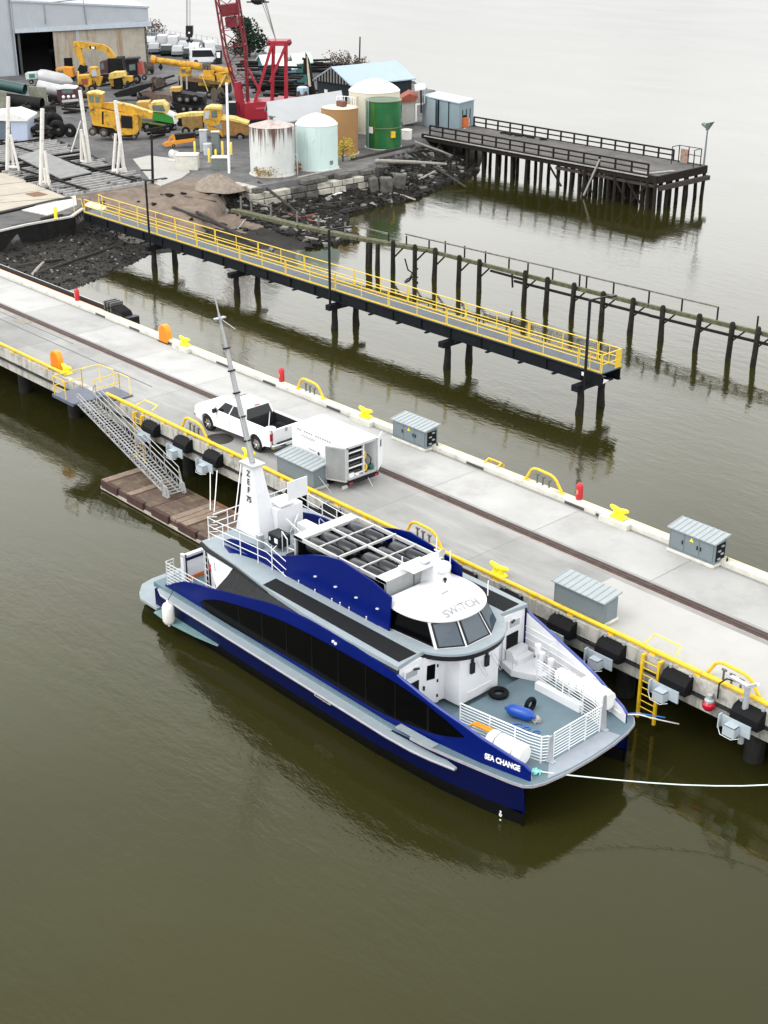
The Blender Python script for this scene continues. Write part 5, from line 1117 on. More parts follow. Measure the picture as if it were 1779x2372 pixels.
def lamp_post(x, label, h=4.4):
    t = thing('lamp_post', label, 'lamp post', (x, TY-.35, TZ-1.0), 0, 'dark lamp posts along the steel walkway')
    b = B(); b.bb(-.06, .06, -.06, .06, -.1, h); b.build('post', black_p, t, True)
    b = B(); b.bar((0, 0, h), (.35, 1.25, h+.05), .08); b.build('arm', black_p, t, True)
    b = B(); b.cbox((.40, 1.4, h+.04), (.3, .5, .1), .02); b.build('lamp_head', black_p, t, True)
    return t
L0 = lamp_post(-45.85, 'dark lamp post at the water end of the steel walkway', 5.1)
dup(L0, (-67.8, TY-.35, TZ-1.0), 0, 'dark lamp post at the middle of the steel walkway')
dup(L0, (-89.2, TY-.35, TZ-1.0), 0, 'dark lamp post near the shore end of the steel walkway')
# white tarp bundle at the shore end
q = at(222, 475, 2.8); b = B(); rr = random.Random(9)
rings = []
for k in range(9):
    x = -.95+k*.24; r = .34*(1-abs((k-4)/4.6)**3); rings.append([Vector((q.x+x*1.5, q.y+r*1.3*cos(a*pi/5)+.05*rr.uniform(-1, 1), 2.45+max(0, r*1.0*sin(a*pi/5))+.04*rr.uniform(-1, 1)+.2)) for a in range(10)])
b.loft(rings); tag(b.build('tarp_bundle', mat('pale_yellow_tarp', (.62, .55, .38), .8, var=.1)), 'pale tarpaulin bundle lying behind the yellow railing at the shore end of the walkway', 'tarp')
q = at(130, 507, GZ); t = thing('yellow_bollard', 'short yellow bollard standing beside the landward end of the steel walkway', 'bollard', (q.x, q.y, GZ)); b = B(); b.lathe([(0, 0), (.14, 0), (.14, .85), (.1, .95), (0, .97)], (0, 0, 0), 14); b.build('post', lime_y, t, True); b = B(); b.lathe([(.0, -.02), (.22, -.02), (.22, .05), (0, .05)], (0, 0, 0), 14); b.build('foot', kerb_c, t, True)

# ================================================================== OLD TIMBER CATWALK
pw = mat('weathered_pile', (.022, .019, .015), .9, var=.45, scale=3, bump=.6, bscale=10, dirt=((.05, .047, .036), .55, .7, .7, 2.5), streak=((.012, .011, .009), .45, .6, .85, (5, 5, .5)))
CATP = [(-93.6, 68.4, 2.15), (-84.8, 69.1, 2.08), (-78.7, 70.0, 2.05), (-72.7, 71.4, 2.05), (-58.6, 71.6, 2.05), (-47.0, 71.9, 2.12), (-36.5, 72.1, 2.25)]  # seaward points scaled about the camera onto a lower, nearly level height
def cy(x): return interp([(p[0], p[1]) for p in CATP], x)
def beam_z(x): return interp([(p[0], p[2]) for p in CATP], x)
t = thing('timber_catwalk', 'old mossy timber catwalk on many piles running out from the shore, partly collapsed', 'catwalk', (-68, 71, 0))
k = 2.13; tops = [(1000+x/k, 520+y/k) for x, y in ((42, 110), (163, 140), (265, 165), (478, 225), (598, 250), (737, 280), (886, 315), (1035, 350), (1190, 385), (1368, 428), (1535, 467), (1655, 500))]
k = 2.9625; tops += [(520+x/k, 420+y/k) for x, y in ((975, 385), (1035, 392), (1110, 350), (1228, 390), (1355, 420), (1480, 450))]
rr = random.Random(11)
pxs = [at(px, py, 2.42).x for px, py in tops]+[-41.4, -38.9]
for i, x in enumerate(sorted(pxs)):
    lean = rr.uniform(-.10, .10); top = beam_z(x)+rr.uniform(.28, .46) if x > -77 else beam_z(x)-.1; y = cy(x)
    b = B(); b.path([(x-lean, y-.28, -4), (x-lean*.4, y-.26, 0), (x, y-.24, 1.0), (x+lean*.3, y-.22, top-.10), (x+lean*.3, y-.22, top)], [.19, .185+.03*rr.random(), .18, .175, .11], 9); b.build('pile', pw, t)
    if x > -77 and rr.random() < .85:
        b = B(); b.bar((x, y-.1, beam_z(x)-.95), (x+.85, y+.02, beam_z(x)-.1), .10); b.build('knee_brace', wood_dk, t)
for a, c in ((-93.6, -85.6), (-85.5, -79.3), (-79.2, -73.0), (-72.9, -63.4), (-63.3, -52.6), (-52.5, -44.1), (-44.0, -36.5)):
    b = B(); b.bar((a, cy(a)+.02, beam_z(a)-.04), (c, cy(c)+.02, beam_z(c)-.04), .34 if a < -73 else .22, .26); b.build('walk_beam', wood_gr, t)
    if a < -73: b = B(); b.bar((a, cy(a)+.5, beam_z(a)-.05), (c, cy(c)+.5, beam_z(c)-.05), .5, .12); b.build('walk_board', wood_gr, t)
for a, c in ((-64.2, -52.4), (-52.4, -37.6)):
    b = B(); b.bar((a, cy(a)-.07, beam_z(a)-.62), (c, cy(c)-.07, beam_z(c)-.60), .11, .17); b.build('lower_waler', wood_dk, t)
b = B(); b.bar((-66.6, cy(-66)+.02, beam_z(-66)-.35), (-63.2, cy(-63)-.1, beam_z(-63)-.34), .14, .14); b.build('broken_timber', wood_dk, t)
b = B(); b.bar((-64.5, cy(-64), beam_z(-64)-.2), (-64.4, cy(-64), beam_z(-64)-1.15), .1); b.build('broken_timber', wood_dk, t)
# rail
for x, h in ((-93.2, 1.1), (-91.9, 1.0), (-89.5, 1.0), (-86.4, .9), (-84.0, .9), (-81.2, .85), (-78.9, 1.0)):
    b = B(); b.bar((x, cy(x)+.62, beam_z(x)-.2), (x+.03, cy(x)+.62, beam_z(x)+h), .12); b.build('rail_post', wood_gy, t)
for x in (-76.8, -75.2, -73.2, -71.6, -69.6, -67.5, -65.2, -63.4, -61.1, -58.7, -58.1, -55.8, -52.9, -50.3, -47.6, -44.7):
    b = B(); b.bar((x, cy(x)+.42, beam_z(x)-.15), (x, cy(x)+.42, beam_z(x)+(.86 if x > -72 else .7)), .085); b.build('rail_post', wood_dk, t)
for a, c in ((-75.3, -61.1), (-61.1, -47.6)):
    b = B(); b.bar((a, cy(a)+.42, beam_z(a)+.83), (c, cy(c)+.42, beam_z(c)+.84), .09, .09); b.build('hand_rail', wood_gy, t)
b = B(); b.bar((-80.0, cy(-80)+.45, 2.85), (-76.8, cy(-76.8)+.45, 2.68), .10, .10); b.build('hand_rail', wood_gy, t)
b = B(); b.bar((-92, cy(-92)+.62, beam_z(-92)+.95), (-89.6, cy(-89.6)+.62, beam_z(-89.6)+.85), .10, .12); b.build('hand_rail', wood_gy, t)
# drowned branch between two piles
q = at(948, 640, .0); b = B(); b.path([at(938, 600, .9), at(945, 625, .35), at(955, 632, .15), at(968, 622, .35)], .06, 6); b.path([at(955, 632, .15), at(948, 648, .05), at(940, 655, 0)], .05, 6); b.path([at(955, 640, .12), at(968, 655, .05)], .045, 6)
tag(b.build('dead_branch', wood_dk), 'bare forked branch stuck between two catwalk piles', 'branch')

# ================================================================== OLD TIMBER WHARF
WY0, WY1, WX0, WX1, WZ = 102.5, 110.0, -105.9, -75.3, 3.0
wdeck = mat('wharf_planks', (.085, .081, .076), .9, var=.3, scale=.8, bump=.5, bscale=6, dirt=((.17, .16, .15), .52, .7, .7, .5), streak=((.03, .027, .024), .5, .66, .7, (.5, 5, 1)))
t = thing('timber_wharf', 'old dark timber wharf with railings on a forest of piles at the far right', 'wharf', (-88, 104, 0))
b = B(); b.bb(WX0, WX1, WY0, WY1, WZ-.22, WZ); b.build('deck', wdeck, t)
b = B(); b.bb(WX0, WX1, WY0-.12, WY0+.1, WZ-.62, WZ+.05); b.bb(WX1-.1, WX1+.12, WY0, WY1, WZ-.62, WZ+.05); b.bb(WX0, WX1, WY1-.1, WY1+.12, WZ-.6, WZ+.05); b.build('fascia_timber', wood_dk, t)
b = B(); b.bb(WX1+.1, WX1+.5, WY0, WY1, WZ-1.2, WZ-.8); b.bb(WX1-12, WX1, WY0-.1, WY0+.25, WZ-1.0, WZ-.75); b.build('waler', mat('rusty_waler', (.035, .025, .022), .85, var=.4), t)
whp = mat('wharf_pile', (.020, .017, .014), .9, var=.5, scale=2, bump=.5, dirt=((.05, .045, .035), .58, .72, .6, 2.5))
rr = random.Random(3); n = 0
x = WX0+2.6
while x < WX1+.2:
    dens = 1.45 if x < -86.5 else .66
    rows = (0.15, 3.6, 7.2) if x < -86.5 else (.1, 1.9, 4.4, 7.2)
    for r in rows:
        if n < 96:
            y = WY0+r+rr.uniform(-.25, .25); ln = rr.uniform(-.25, .25); b = B()
            b.path([(x+ln, y+rr.uniform(-.2, .2), -4), (x+ln*.4, y, .2), (x, y, WZ-.3)], [.18, .18, .16], 7); b.build('pile', whp, t); n += 1
    x += dens*rr.uniform(1.2, 1.5)
for (x0, z0, x1, z1) in ((-84.2, 2.3, -82.6, .5), (-82.2, 2.3, -84, .4), (-80.2, 2.2, -78.6, .5), (-88.1, 2.2, -86.4, .5), (-78.8, 2.3, -76.9, .4), (-76.3, 2.2, -77.9, .4)):
    b = B(); b.bar((x0, WY0-.05, z0), (x1, WY0-.15, z1), .14); b.build('cross_brace', wood_dk, t)
b = B(); b.tube((-81.8, WY0-.3, 3.7), (-83.2, WY0-.6, .2), .09, n=7); b.build('leaning_pipe', mat('pipe_pale', (.32, .31, .29), .6), t)
for y, x0, x1, h in ((WY0+.15, WX0+1.0, WX1-1.2, .95), (WY1-.1, WX0+.4, WX1-3.8, 1.0)):
    b = B(); b.bar((x0, y, WZ+h), (x1, y, WZ+h-.02), .16, .14); b.build('top_rail', wood_dk, t)
    b = B(); b.bar((x0, y, WZ+h*.5), (x1, y, WZ+h*.5), .10, .12); b.build('mid_rail', wood_dk, t)
    x = x0
    while x <= x1+.01:
        b = B(); b.bar((x, y, WZ-.1), (x, y, WZ+h), .14); b.build('rail_post', wood_dk, t); x += (x1-x0)/15
b = B(); b.bar((WX0+.5, WY0-.15, WZ-.12), (WX1-1, WY0-.15, WZ-.12), .16, .10); b.build('pale_stringer', mat('bleached_timber', (.34, .33, .32), .85, var=.25, scale=2), t)
b = B(); b.bar((WX1-1.3, WY0+.3, WZ+.1), (WX1-.4, WY0+3.0, WZ+.1), .22, .1); b.bar((WX1-3.2, WY0+.4, WZ+.06), (WX1-1.3, WY0+.4, WZ+.06), .25, .08); b.build('loose_plank', mat('bleached_timber', (.34, .33, .32), .85), t)
b = B(); rr = random.Random(8)
for k in range(12):
    x = -98+rr.uniform(-2.2, 3.5); b.box((x, WY1-.9+rr.uniform(-.3, .3), WZ+.1), (rr.uniform(.5, 1.6), .25, .18), rz=rr.uniform(-.5, .5))
b.build('timber_heap', wood_dk, t)
# lamp, cage and notice at the end
t = thing('wharf_lamp', 'grey lamp pole with twin floodlight heads at the outer corner of the timber wharf', 'lamp', (WX1-.15, WY1-.3, WZ))
b = B(); b.tube((0, 0, -.3), (.05, 0, 3.55), .10, .07, 10); b.build('pole', mat('pole_blue_grey', (.16, .19, .21), .5, .2), t, True)
b = B(); b.loft([[Vector(v) for v in ((-.1, -.1, 3.3), (.1, -.1, 3.3), (.1, .1, 3.3), (-.1, .1, 3.3))], [Vector(v) for v in ((.0, -.3, 3.95), (.55, -.3, 4.1), (.55, .3, 4.1), (.0, .3, 3.95))]]); b.build('lamp_head', mat('lamp_grey', (.14, .17, .17), .5), t, True)
b = B(); b.box((-.3, 0, 3.72), (.5, .4, .22), ry=.5); b.build('lamp_head', mat('lamp_grey', (.14, .17, .17), .5), t, True)
t = thing('ladder_cage', 'open black frame enclosure beside the lamp pole at the end of the timber wharf', 'railing frame', (WX1-1.6, WY1-.5, WZ))
b = B()
for x, z1 in ((-1.3, 1.6), (-.2, 1.6), (1.2, 1.6), (.45, 1.1)): b.bar((x, 0, 0), (x, 0, z1), .07)
for z in (1.6, .9, .1): b.bar((-.2 if z < 1 else -1.3, 0, z), (1.2, 0, z), .06)
for x in (-1.3, 1.2): b.bar((x, 0, 1.6), (x, -1.1, 1.6), .06); b.bar((x, -1.1, 0), (x, -1.1, 1.6), .06)
b.build('frame', black_p, t, True)
t = thing('notice_board', 'weathered rust and grey board standing in the frame at the wharf end', 'board', (WX1-2.2, WY1-.62, WZ)); b = B(); b.bb(-.4, .4, -.05, .05, .1, 1.35); b.build('panel', mat('rusty_board', (.26, .25, .22), .7, var=.2, dirt=((.30, .09, .03), .48, .56, .9, 3)), t, True); b = B(); b.bb(-.45, .45, -.09, .09, 0, .1); b.build('foot', wood_gy, t, True)
# ================================================================== THE BOATYARD
FH = Vector((-cos(YAW), sin(YAW), 0)); RT = Vector((_r.x, _r.y, 0)).normalized()
def hz(P, py):                                    # height of the point above ground point P that shows on photo row py
    d0 = Vector((P[0], P[1], -CAMH)); k = (py-1186)/FPX
    # (d0+z k).u *-1 = k * (d0+z k).f
    return -(d0.dot(_u)+k*d0.dot(_f))/(_u.z+k*_f.z)
def pv(px, py, base, off=0.0):                    # pixel -> upright plane through base that faces the photographer's side of the yard
    p0 = Vector(base)+FH*off; d = _ray(px, py); t = (p0-Vector((0, 0, CAMH))).dot(FH)/d.dot(FH)
    return Vector((0, 0, CAMH))+d*t
def slab(b, pts, base, d0, d1): return b.plate([pv(x, y, base, d0) for x, y in pts], FH*(d1-d0))
def pxm(base): return (pv(100, 100, base)-pv(101, 100, base)).length
ye = mat('machine_yellow', (.54, .29, .014), .55, var=.22, scale=1.0, dirt=((.07, .04, .018), .52, .66, .85, 1.3), streak=((.20, .10, .02), .52, .66, .6, (3, 3, .7)))
ye2 = mat('faded_machine_yellow', (.62, .46, .12), .6, var=.15, dirt=((.12, .075, .04), .52, .66, .8, 1.8))
org = mat('machine_orange', (.62, .24, .015), .55, var=.15)
dkm = mat('grimy_dark_steel', (.010, .0095, .0095), .7, var=.45, scale=2, dirt=((.06, .05, .04), .6, .74, .7, 2.2))
wing = mat('machine_window', (.10, .14, .14), .15, var=.3)
crim = mat('crane_red', (.27, .005, .019), .45, var=.16, scale=1)
crim_d = mat('crane_dark_red', (.15, .006, .014), .5, var=.2)
tyr = mat('machine_tyre', (.012, .012, .013), .85, var=.4, scale=3)
def wpx(b, px, py, rpx, base, off, w):            # wheel seen from its side
    c = pv(px, py, base, off); r = rpx*pxm(base); a = RT; n = 16
    rings = []
    for rr_, h in ((r*.5, 0), (r*.9, 0), (r, .05), (r, w-.05), (r*.9, w), (r*.5, w)):
        rings.append([c+(a*cos(2*pi*i/n)+Vector((0, 0, 1))*sin(2*pi*i/n))*rr_+FH*h for i in range(n)])
    b.loft(rings)
def machine(name, label, cat, base_px, parts, wheels=(), z=GZ, group=None, wm=None, hub=True):
    base = at(*base_px, z); t = thing(name, label, cat, tuple(base), 0, group)
    made = {}
    for p in parts:
        nm, m, pts, d0, d1 = p[:5]; b = B(); slab(b, pts, base, d0, d1)
        par = made[p[5]] if len(p) > 5 else t
        made[nm] = b.build(nm, m, par)
    for (px, py, r, off, w) in wheels:
        b = B(); wpx(b, px, py, r, base, off, w); o = b.build('wheel', wm or tyr, t)
        if hub:
            c = pv(px, py, base, off-.02); rr_ = r*.5*pxm(base); b = B(); b.loft([[c+(RT*cos(2*pi*i/12)+Vector((0, 0, 1))*sin(2*pi*i/12))*rr_*k+FH*h for i in range(12)] for k, h in ((.1, 0), (1, .02), (1, .2))]); b.build('hub', mat('hub_grey', (.16, .15, .14), .6), o)
    return t, base

# --- boat hall
A, Bq = at(50, 174, GZ), at(345, 160, GZ); fd = (Bq-A).normalized(); bk = Vector((-fd.y, fd.x, 0)); bk = bk if bk.x < 0 else -bk
t = thing('boat_hall', 'large weathered metal hall with an open black doorway and rust streaked lower wall', 'hall', tuple(A))
zt0, zt1, ze0, ze1 = hz(A, 2), hz(Bq, 17), hz(A, 76), hz(Bq, 57)
hall_t = mat('hall_blue_grey_sheet', (.37, .405, .44), .6, .1, var=.07, scale=.5, rib=((2.2, 2.2, 0), .25), dirt=((.22, .25, .28), .58, .74, .4, .25))
hall_l = mat('hall_rusty_sheet', (.37, .345, .285), .75, var=.15, scale=.5, rib=((1.6, 1.6, 0), .5), streak=((.24, .13, .05), .54, .68, .75, (1.1, 1.1, .08)), dirt=((.19, .19, .17), .5, .7, .5, .35))
up_o = -bk*.35
def fq(f, z, o=Vector((0, 0, 0))): p = A+fd*((Bq-A).length*f); return Vector((p.x, p.y, z))+o
def zl(f, a, c): return lerp(a, c, f)
b = B(); b.plate([fq(-.02, ze0, up_o), fq(.13, zl(.13, ze0, ze1)+.3, up_o), fq(1.02, ze1, up_o), fq(1.02, zt1, up_o), fq(-.02, zt0, up_o)], bk*.5); b.build('upper_wall', hall_t, t)
b = B(); b.plate([fq(.27, GZ-.2), fq(1, GZ-.2), fq(1, ze1+.6), fq(.27, zl(.27, ze0, ze1)+.6)], bk*.3); lw = b.build('lower_wall', hall_l, t)
b = B(); b.plate([fq(.445, GZ-.1, -bk*.1), fq(.47, GZ-.1, -bk*.1), fq(.47, zl(.45, ze0, ze1)+.3, -bk*.1), fq(.445, zl(.45, ze0, ze1)+.3, -bk*.1)], bk*.1); b.build('door_post', mat('pale_post', (.36, .40, .40), .6), lw)
b = B(); b.plate([fq(.335, GZ+.2, -bk*.05), fq(.40, GZ+.2, -bk*.05), fq(.40, GZ+2.0, -bk*.05), fq(.335, GZ+2.0, -bk*.05)], bk*.1); b.build('small_opening', dark_in, lw)
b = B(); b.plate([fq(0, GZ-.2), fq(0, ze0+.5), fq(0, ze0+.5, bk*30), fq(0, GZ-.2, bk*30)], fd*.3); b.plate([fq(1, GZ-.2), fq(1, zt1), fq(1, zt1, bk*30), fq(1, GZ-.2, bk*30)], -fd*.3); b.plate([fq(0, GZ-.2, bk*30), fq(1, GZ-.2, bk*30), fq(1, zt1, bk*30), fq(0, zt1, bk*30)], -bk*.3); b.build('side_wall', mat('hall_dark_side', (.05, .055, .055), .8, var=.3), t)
b = B(); b.plate([fq(-.03, zt0-.1, -bk*.5), fq(1.03, zt1-.1, -bk*.5), fq(1.03, zt1-.1, bk*31), fq(-.03, zt0-.1, bk*31)], (0, 0, .25)); b.build('roof', mat('hall_roof', (.36, .40, .43), .6, .1, rib=((1.5, 1.5, 0), .3)), t)
b = B(); 
for f0, z0, f1, z1 in ((.30, -.5, .52, -.4),): pass
gz0 = zl(.2, ze0, ze1)
b.path([fq(.22, gz0+1.0, up_o-bk*.06), fq(.22, gz0+3.6, up_o-bk*.06), fq(.52, zl(.52, ze0, ze1)+3.9, up_o-bk*.06), fq(.53, zl(.53, ze0, ze1)+.6, up_o-bk*.06), fq(.56, zl(.56, ze0, ze1)+.2, up_o-bk*.06), fq(1.0, ze1+.5, up_o-bk*.06)], .09, 6); b.build('pipe_trim', mat('trim_grey', (.20, .23, .26), .6), t)
b = B(); b.plate([fq(-.02, ze0-.0, up_o-bk*.15), fq(1.04, ze1-.2, up_o-bk*.15), fq(1.04, ze1+.5, up_o-bk*.15), fq(-.02, ze0+.5, up_o-bk*.15)], bk*.12); b.build('eave_flashing', mat('flashing', (.42, .47, .52), .55), t)
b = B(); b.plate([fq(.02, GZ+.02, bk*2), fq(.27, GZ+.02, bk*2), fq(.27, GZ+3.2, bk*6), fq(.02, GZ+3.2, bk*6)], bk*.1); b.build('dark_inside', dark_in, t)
t = thing('hall_wing', 'pale blue grey sheet metal wing left of the big hall, cut by the photo edge', 'hall', tuple(fq(-.2, GZ)))
b = B(); b.plate([fq(-1.6, GZ-.2, up_o), fq(-.022, GZ-.2, up_o), fq(-.022, zt0+5, up_o), fq(-1.6, zt0+5, up_o)], bk*26); w_ = b.build('wall', hall_t, t)
b = B(); b.plate([fq(-1.62, zt0+5, up_o-bk*.3), fq(-.01, zt0+5, up_o-bk*.3), fq(-.01, zt0+5, bk*26.3), fq(-1.62, zt0+5, bk*26.3)], (0, 0, .3)); b.build('roof', hall_t, t)
b = B(); b.tube(fq(-.04, GZ, up_o-bk*.1), fq(-.04, zt0+5, up_o-bk*.1), .1, n=6); b.build('downpipe', mat('trim_grey', (.20, .23, .26), .6), w_)

# --- yellow excavator, loader and the machines around them
machine('excavator', 'yellow excavator with its long arched boom raised in front of the hall wall', 'excavator', (262, 186), [
    ('house', dkm, [(248, 137), (282, 135), (286, 166), (248, 170)], -1.2, 1.4), ('cab', mat('maroon_paint', (.055, .012, .018), .5), [(231, 144), (249, 139), (251, 169), (233, 171)], -1.3, .2),
    ('cab_window', wing, [(233, 147), (240, 145), (242, 160), (235, 162)], -1.34, -1.3, 'cab'),
    ('boom', ye, [(170, 97), (184, 96), (240, 104), (252, 111), (262, 124), (268, 134), (257, 138), (249, 128), (242, 118), (234, 117), (190, 112), (182, 110)], -.35, .35),
    ('stick', ye, [(169, 98), (184, 97), (187, 112), (197, 148), (193, 156), (188, 153), (174, 122)], -.3, .3), ('bucket', dkm, [(185, 150), (199, 155), (199, 168), (188, 173), (179, 163)], -.6, .6),
    ('boom_emblem', black_p, [(206, 107), (222, 108), (222, 113), (208, 113)], -.37, -.35, 'boom'), ('emblem_patch', white_p, [(211, 108), (219, 109), (219, 113), (212, 113)], -.39, -.37, 'boom_emblem'),
    ('ram', mat('ram_steel', (.38, .38, .38), .3, .6), [(178, 91), (200, 95), (234, 103), (233, 105), (199, 98), (178, 94)], -.1, .1),
    ('track', dkm, [(233, 174), (290, 170), (297, 178), (292, 186), (240, 190), (231, 184)], -1.4, -.7), ('track', dkm, [(233, 174), (290, 170), (297, 178), (292, 186), (240, 190), (231, 184)], .8, 1.5)])
machine('tractor', 'dark red and black tractor standing right of the yellow excavator', 'tractor', (318, 192), [
    ('hood', mat('tractor_red', (.28, .045, .03), .5), [(306, 147), (327, 144), (333, 172), (308, 174)], -.7, .7), ('cab', dkm, [(288, 139), (317, 137), (319, 172), (296, 178)], -.8, .8), ('roof', black_p, [(290, 136), (320, 134), (321, 139), (290, 141)], -.9, .9), ('cab_window', wing, [(299, 150), (313, 148), (314, 162), (300, 164)], -.84, -.8)],
    [(316, 184, 10, -1.0, .5), (334, 180, 6, -1.0, .4), (316, 184, 10, .6, .5)])
machine('wheel_loader', 'yellow wheel loader with small glazed cab in front of the excavator', 'loader', (205, 212), [
    ('rear_body', ye, [(180, 176), (204, 175), (212, 182), (212, 200), (184, 202)], -.9, .9), ('cab', ye, [(206, 157), (224, 156), (228, 178), (208, 178)], -.7, .7), ('cab_window', mat('pale_window', (.38, .44, .50), .2), [(211, 163), (222, 162), (225, 176), (213, 177)], -.74, -.7, 'cab'),
    ('lift_arm', ye, [(208, 178), (235, 179), (234, 186), (230, 200), (224, 198), (222, 188), (208, 184)], -.5, .5), ('engine', mat('rust_red', (.22, .05, .025), .7), [(188, 183), (203, 182), (203, 196), (190, 196)], -.95, -.9), ('mast', ye2, [(178, 165), (182, 165), (185, 195), (181, 196)], -.5, -.3)],
    [(213, 206, 9, -1.1, .6), (186, 206, 10, -1.1, .6), (213, 206, 9, .5, .6)])
machine('pale_excavator', 'pale yellow compact excavator with folded arm right of the wheel loader', 'excavator', (275, 205), [
    ('body', ye2, [(252, 172), (262, 168), (287, 167), (289, 178), (264, 182), (252, 183)], -.8, .8), ('arm', ye2, [(281, 170), (288, 169), (292, 188), (290, 196), (285, 190)], -.3, .3), ('counterweight', ye, [(289, 178), (304, 178), (305, 189), (291, 190)], -.7, .7), ('mast', dkm, [(256, 182), (280, 180), (282, 204), (258, 206)], -.7, .7), ('ram', ye, [(250, 180), (262, 182), (264, 200), (258, 200)], -.75, -.7)], [])
machine('orange_truck', 'small orange truck parked by the black hall doorway', 'truck', (150, 186), [
    ('cab', org, [(128, 160), (146, 157), (166, 158), (171, 178), (136, 180)], -.9, .9), ('window', wing, [(133, 164), (145, 162), (147, 171), (136, 172)], -.94, -.9, 'cab'), ('chassis', dkm, [(132, 179), (171, 177), (171, 184), (134, 186)], -.8, .8)], [(142, 184, 4, -.95, .3), (162, 182, 4, -.95, .3)])
t, base = machine('truck_crane', 'yellow truck crane with long round boom lying level beside the red lattice crane', 'mobile crane', (475, 226), [
    ('cab', ye, [(416, 157), (441, 157), (441, 177), (416, 177)], -1.2, 0), ('turntable', ye, [(470, 163), (496, 164), (493, 178), (472, 178)], -1.0, 1.0), ('housing', ye, [(461, 176), (497, 177), (498, 201), (459, 198)], -1.3, 1.0), ('rear_deck', ye, [(500, 170), (526, 168), (532, 192), (506, 201)], -1.2, 1.0),
    ('carrier', dkm, [(413, 182), (530, 196), (533, 216), (416, 210)], -1.3, 1.3), ('deck', mat('old_brown_paint', (.13, .08, .03), .7, var=.3), [(413, 176), (462, 182), (530, 194), (530, 199), (413, 186)], -1.35, 1.35), ('leg', mat('pale_leg', (.33, .32, .28), .6), [(417, 177), (422, 177), (423, 205), (418, 205)], -1.4, -1.2), ('leg', mat('pale_leg', (.33, .32, .28), .6), [(430, 178), (434, 178), (435, 207), (431, 207)], -1.4, -1.2), ('cab_window', wing, [(420, 160), (430, 160), (430, 168), (420, 168)], -1.25, -1.2, 'cab')],
    [(x, 217+(x-450)*.08, 7, -1.4, .5) for x in (432, 448, 484, 499, 515)])
b = B(); b.tube(pv(352, 138, base, -.6), pv(432, 149, base, -.2), .36, n=12); b.tube(pv(432, 149, base, -.2), pv(540, 167, base, .2), .44, n=12); b.build('boom', ye, t)
b = B(); b.tube(pv(350, 137, base, -.6), pv(360, 139, base, -.6), .5, n=10); b.build('boom_head', org, t)
b = B(); b.bar(pv(372, 141, base, -.6), pv(373, 163, base, -.6), .12); b.ball(pv(372, 155, base, -.6), .28, 8, 6); b.build('hook', dkm, t)
b = B(); b.bar(pv(505, 208, base, -1.5), pv(523, 172, base, -1.2), .18); b.bar(pv(466, 170, base, -1.4), pv(482, 212, base, -1.4), .10); b.build('strut', ye2, t)
b = B()
for dx in (0, 5, 10): b.tube(pv(471+dx*1.4, 146, base, -.5), pv(471+dx*1.4, 164, base, -.5), .16, n=6)
b.build('boom_clamp', mat('clamp_steel', (.10, .10, .10), .5, .3), t)
machine('wheeled_excavator', 'yellow wheeled excavator with high cab in the open middle of the yard', 'excavator', (262, 322), [
    ('cab', ye, [(201, 217), (218, 215), (235, 220), (236, 240), (232, 256), (206, 252)], -1.0, .5), ('cab_window', mat('greenish_window', (.12, .17, .13), .15), [(205, 221), (216, 221), (217, 238), (207, 236)], -1.05, -1.0, 'cab'), ('cab_window', mat('greenish_window', (.12, .17, .13), .15), [(220, 223), (231, 224), (231, 237), (221, 238)], -1.05, -1.0, 'cab'), ('cab_roof', ye2, [(199, 216), (218, 213), (237, 218), (236, 221), (218, 218), (201, 219)], -1.1, .6, 'cab'),
    ('body', ye, [(207, 256), (232, 254), (268, 262), (318, 268), (321, 300), (316, 311), (282, 314), (262, 297), (215, 290)], -1.2, 1.2), ('boom', ye, [(230, 240), (262, 238), (300, 246), (352, 264), (352, 275), (322, 273), (280, 258), (234, 249)], -.4, .4), ('boom_top', ye2, [(262, 236), (300, 243), (352, 261), (352, 264), (300, 246), (262, 239)], -.42, .42, 'boom'),
    ('grille', dkm, [(280, 267), (306, 270), (307, 298), (281, 296)], -1.25, -1.2, 'body'), ('door_line', dkm, [(236, 258), (240, 258), (240, 288), (236, 288)], -1.22, -1.2, 'body'), ('undercarriage', dkm, [(212, 288), (262, 296), (282, 312), (316, 312), (316, 318), (250, 316), (214, 304)], -1.0, 1.0)],
    [(214, 305, 10, -1.3, .6), (240, 308, 10, -1.3, .6), (263, 318, 9, -1.3, .6), (310, 316, 8, -1.0, .6), (230, 303, 9, .8, .6)], wm=mat('worn_yellow_wheel', (.03, .026, .02), .8, dirt=((.3, .19, .04), .56, .66, .6, 2)))
machine('green_truck', 'green and white bonneted truck behind the wheeled excavator boom', 'truck', (372, 300), [
    ('cab', ye2, [(343, 244), (350, 238), (376, 236), (386, 246), (388, 262), (346, 258)], -1.0, .9), ('windscreen', wing, [(352, 244), (377, 243), (383, 258), (354, 256)], -1.05, -1.0, 'cab'), ('bonnet', mat('bright_green', (.025, .24, .035), .45, var=.2), [(352, 260), (388, 264), (402, 272), (404, 287), (353, 278)], -.9, .8), ('bonnet_edge', white_d, [(378, 256), (404, 268), (408, 286), (404, 288), (400, 272), (376, 260)], -.95, .85), ('rear_body', mat('ochre_body', (.40, .24, .05), .6), [(315, 238), (344, 236), (346, 258), (318, 254)], -.8, .9), ('chassis', dkm, [(320, 282), (404, 286), (400, 298), (322, 298)], -.9, .9), ('running_board', mat('moss_green', (.13, .18, .05), .6), [(322, 279), (384, 288), (382, 292), (322, 284)], -1.0, -.9)],
    [(340, 294, 9, -1.1, .5), (388, 296, 8, -1.1, .5)])
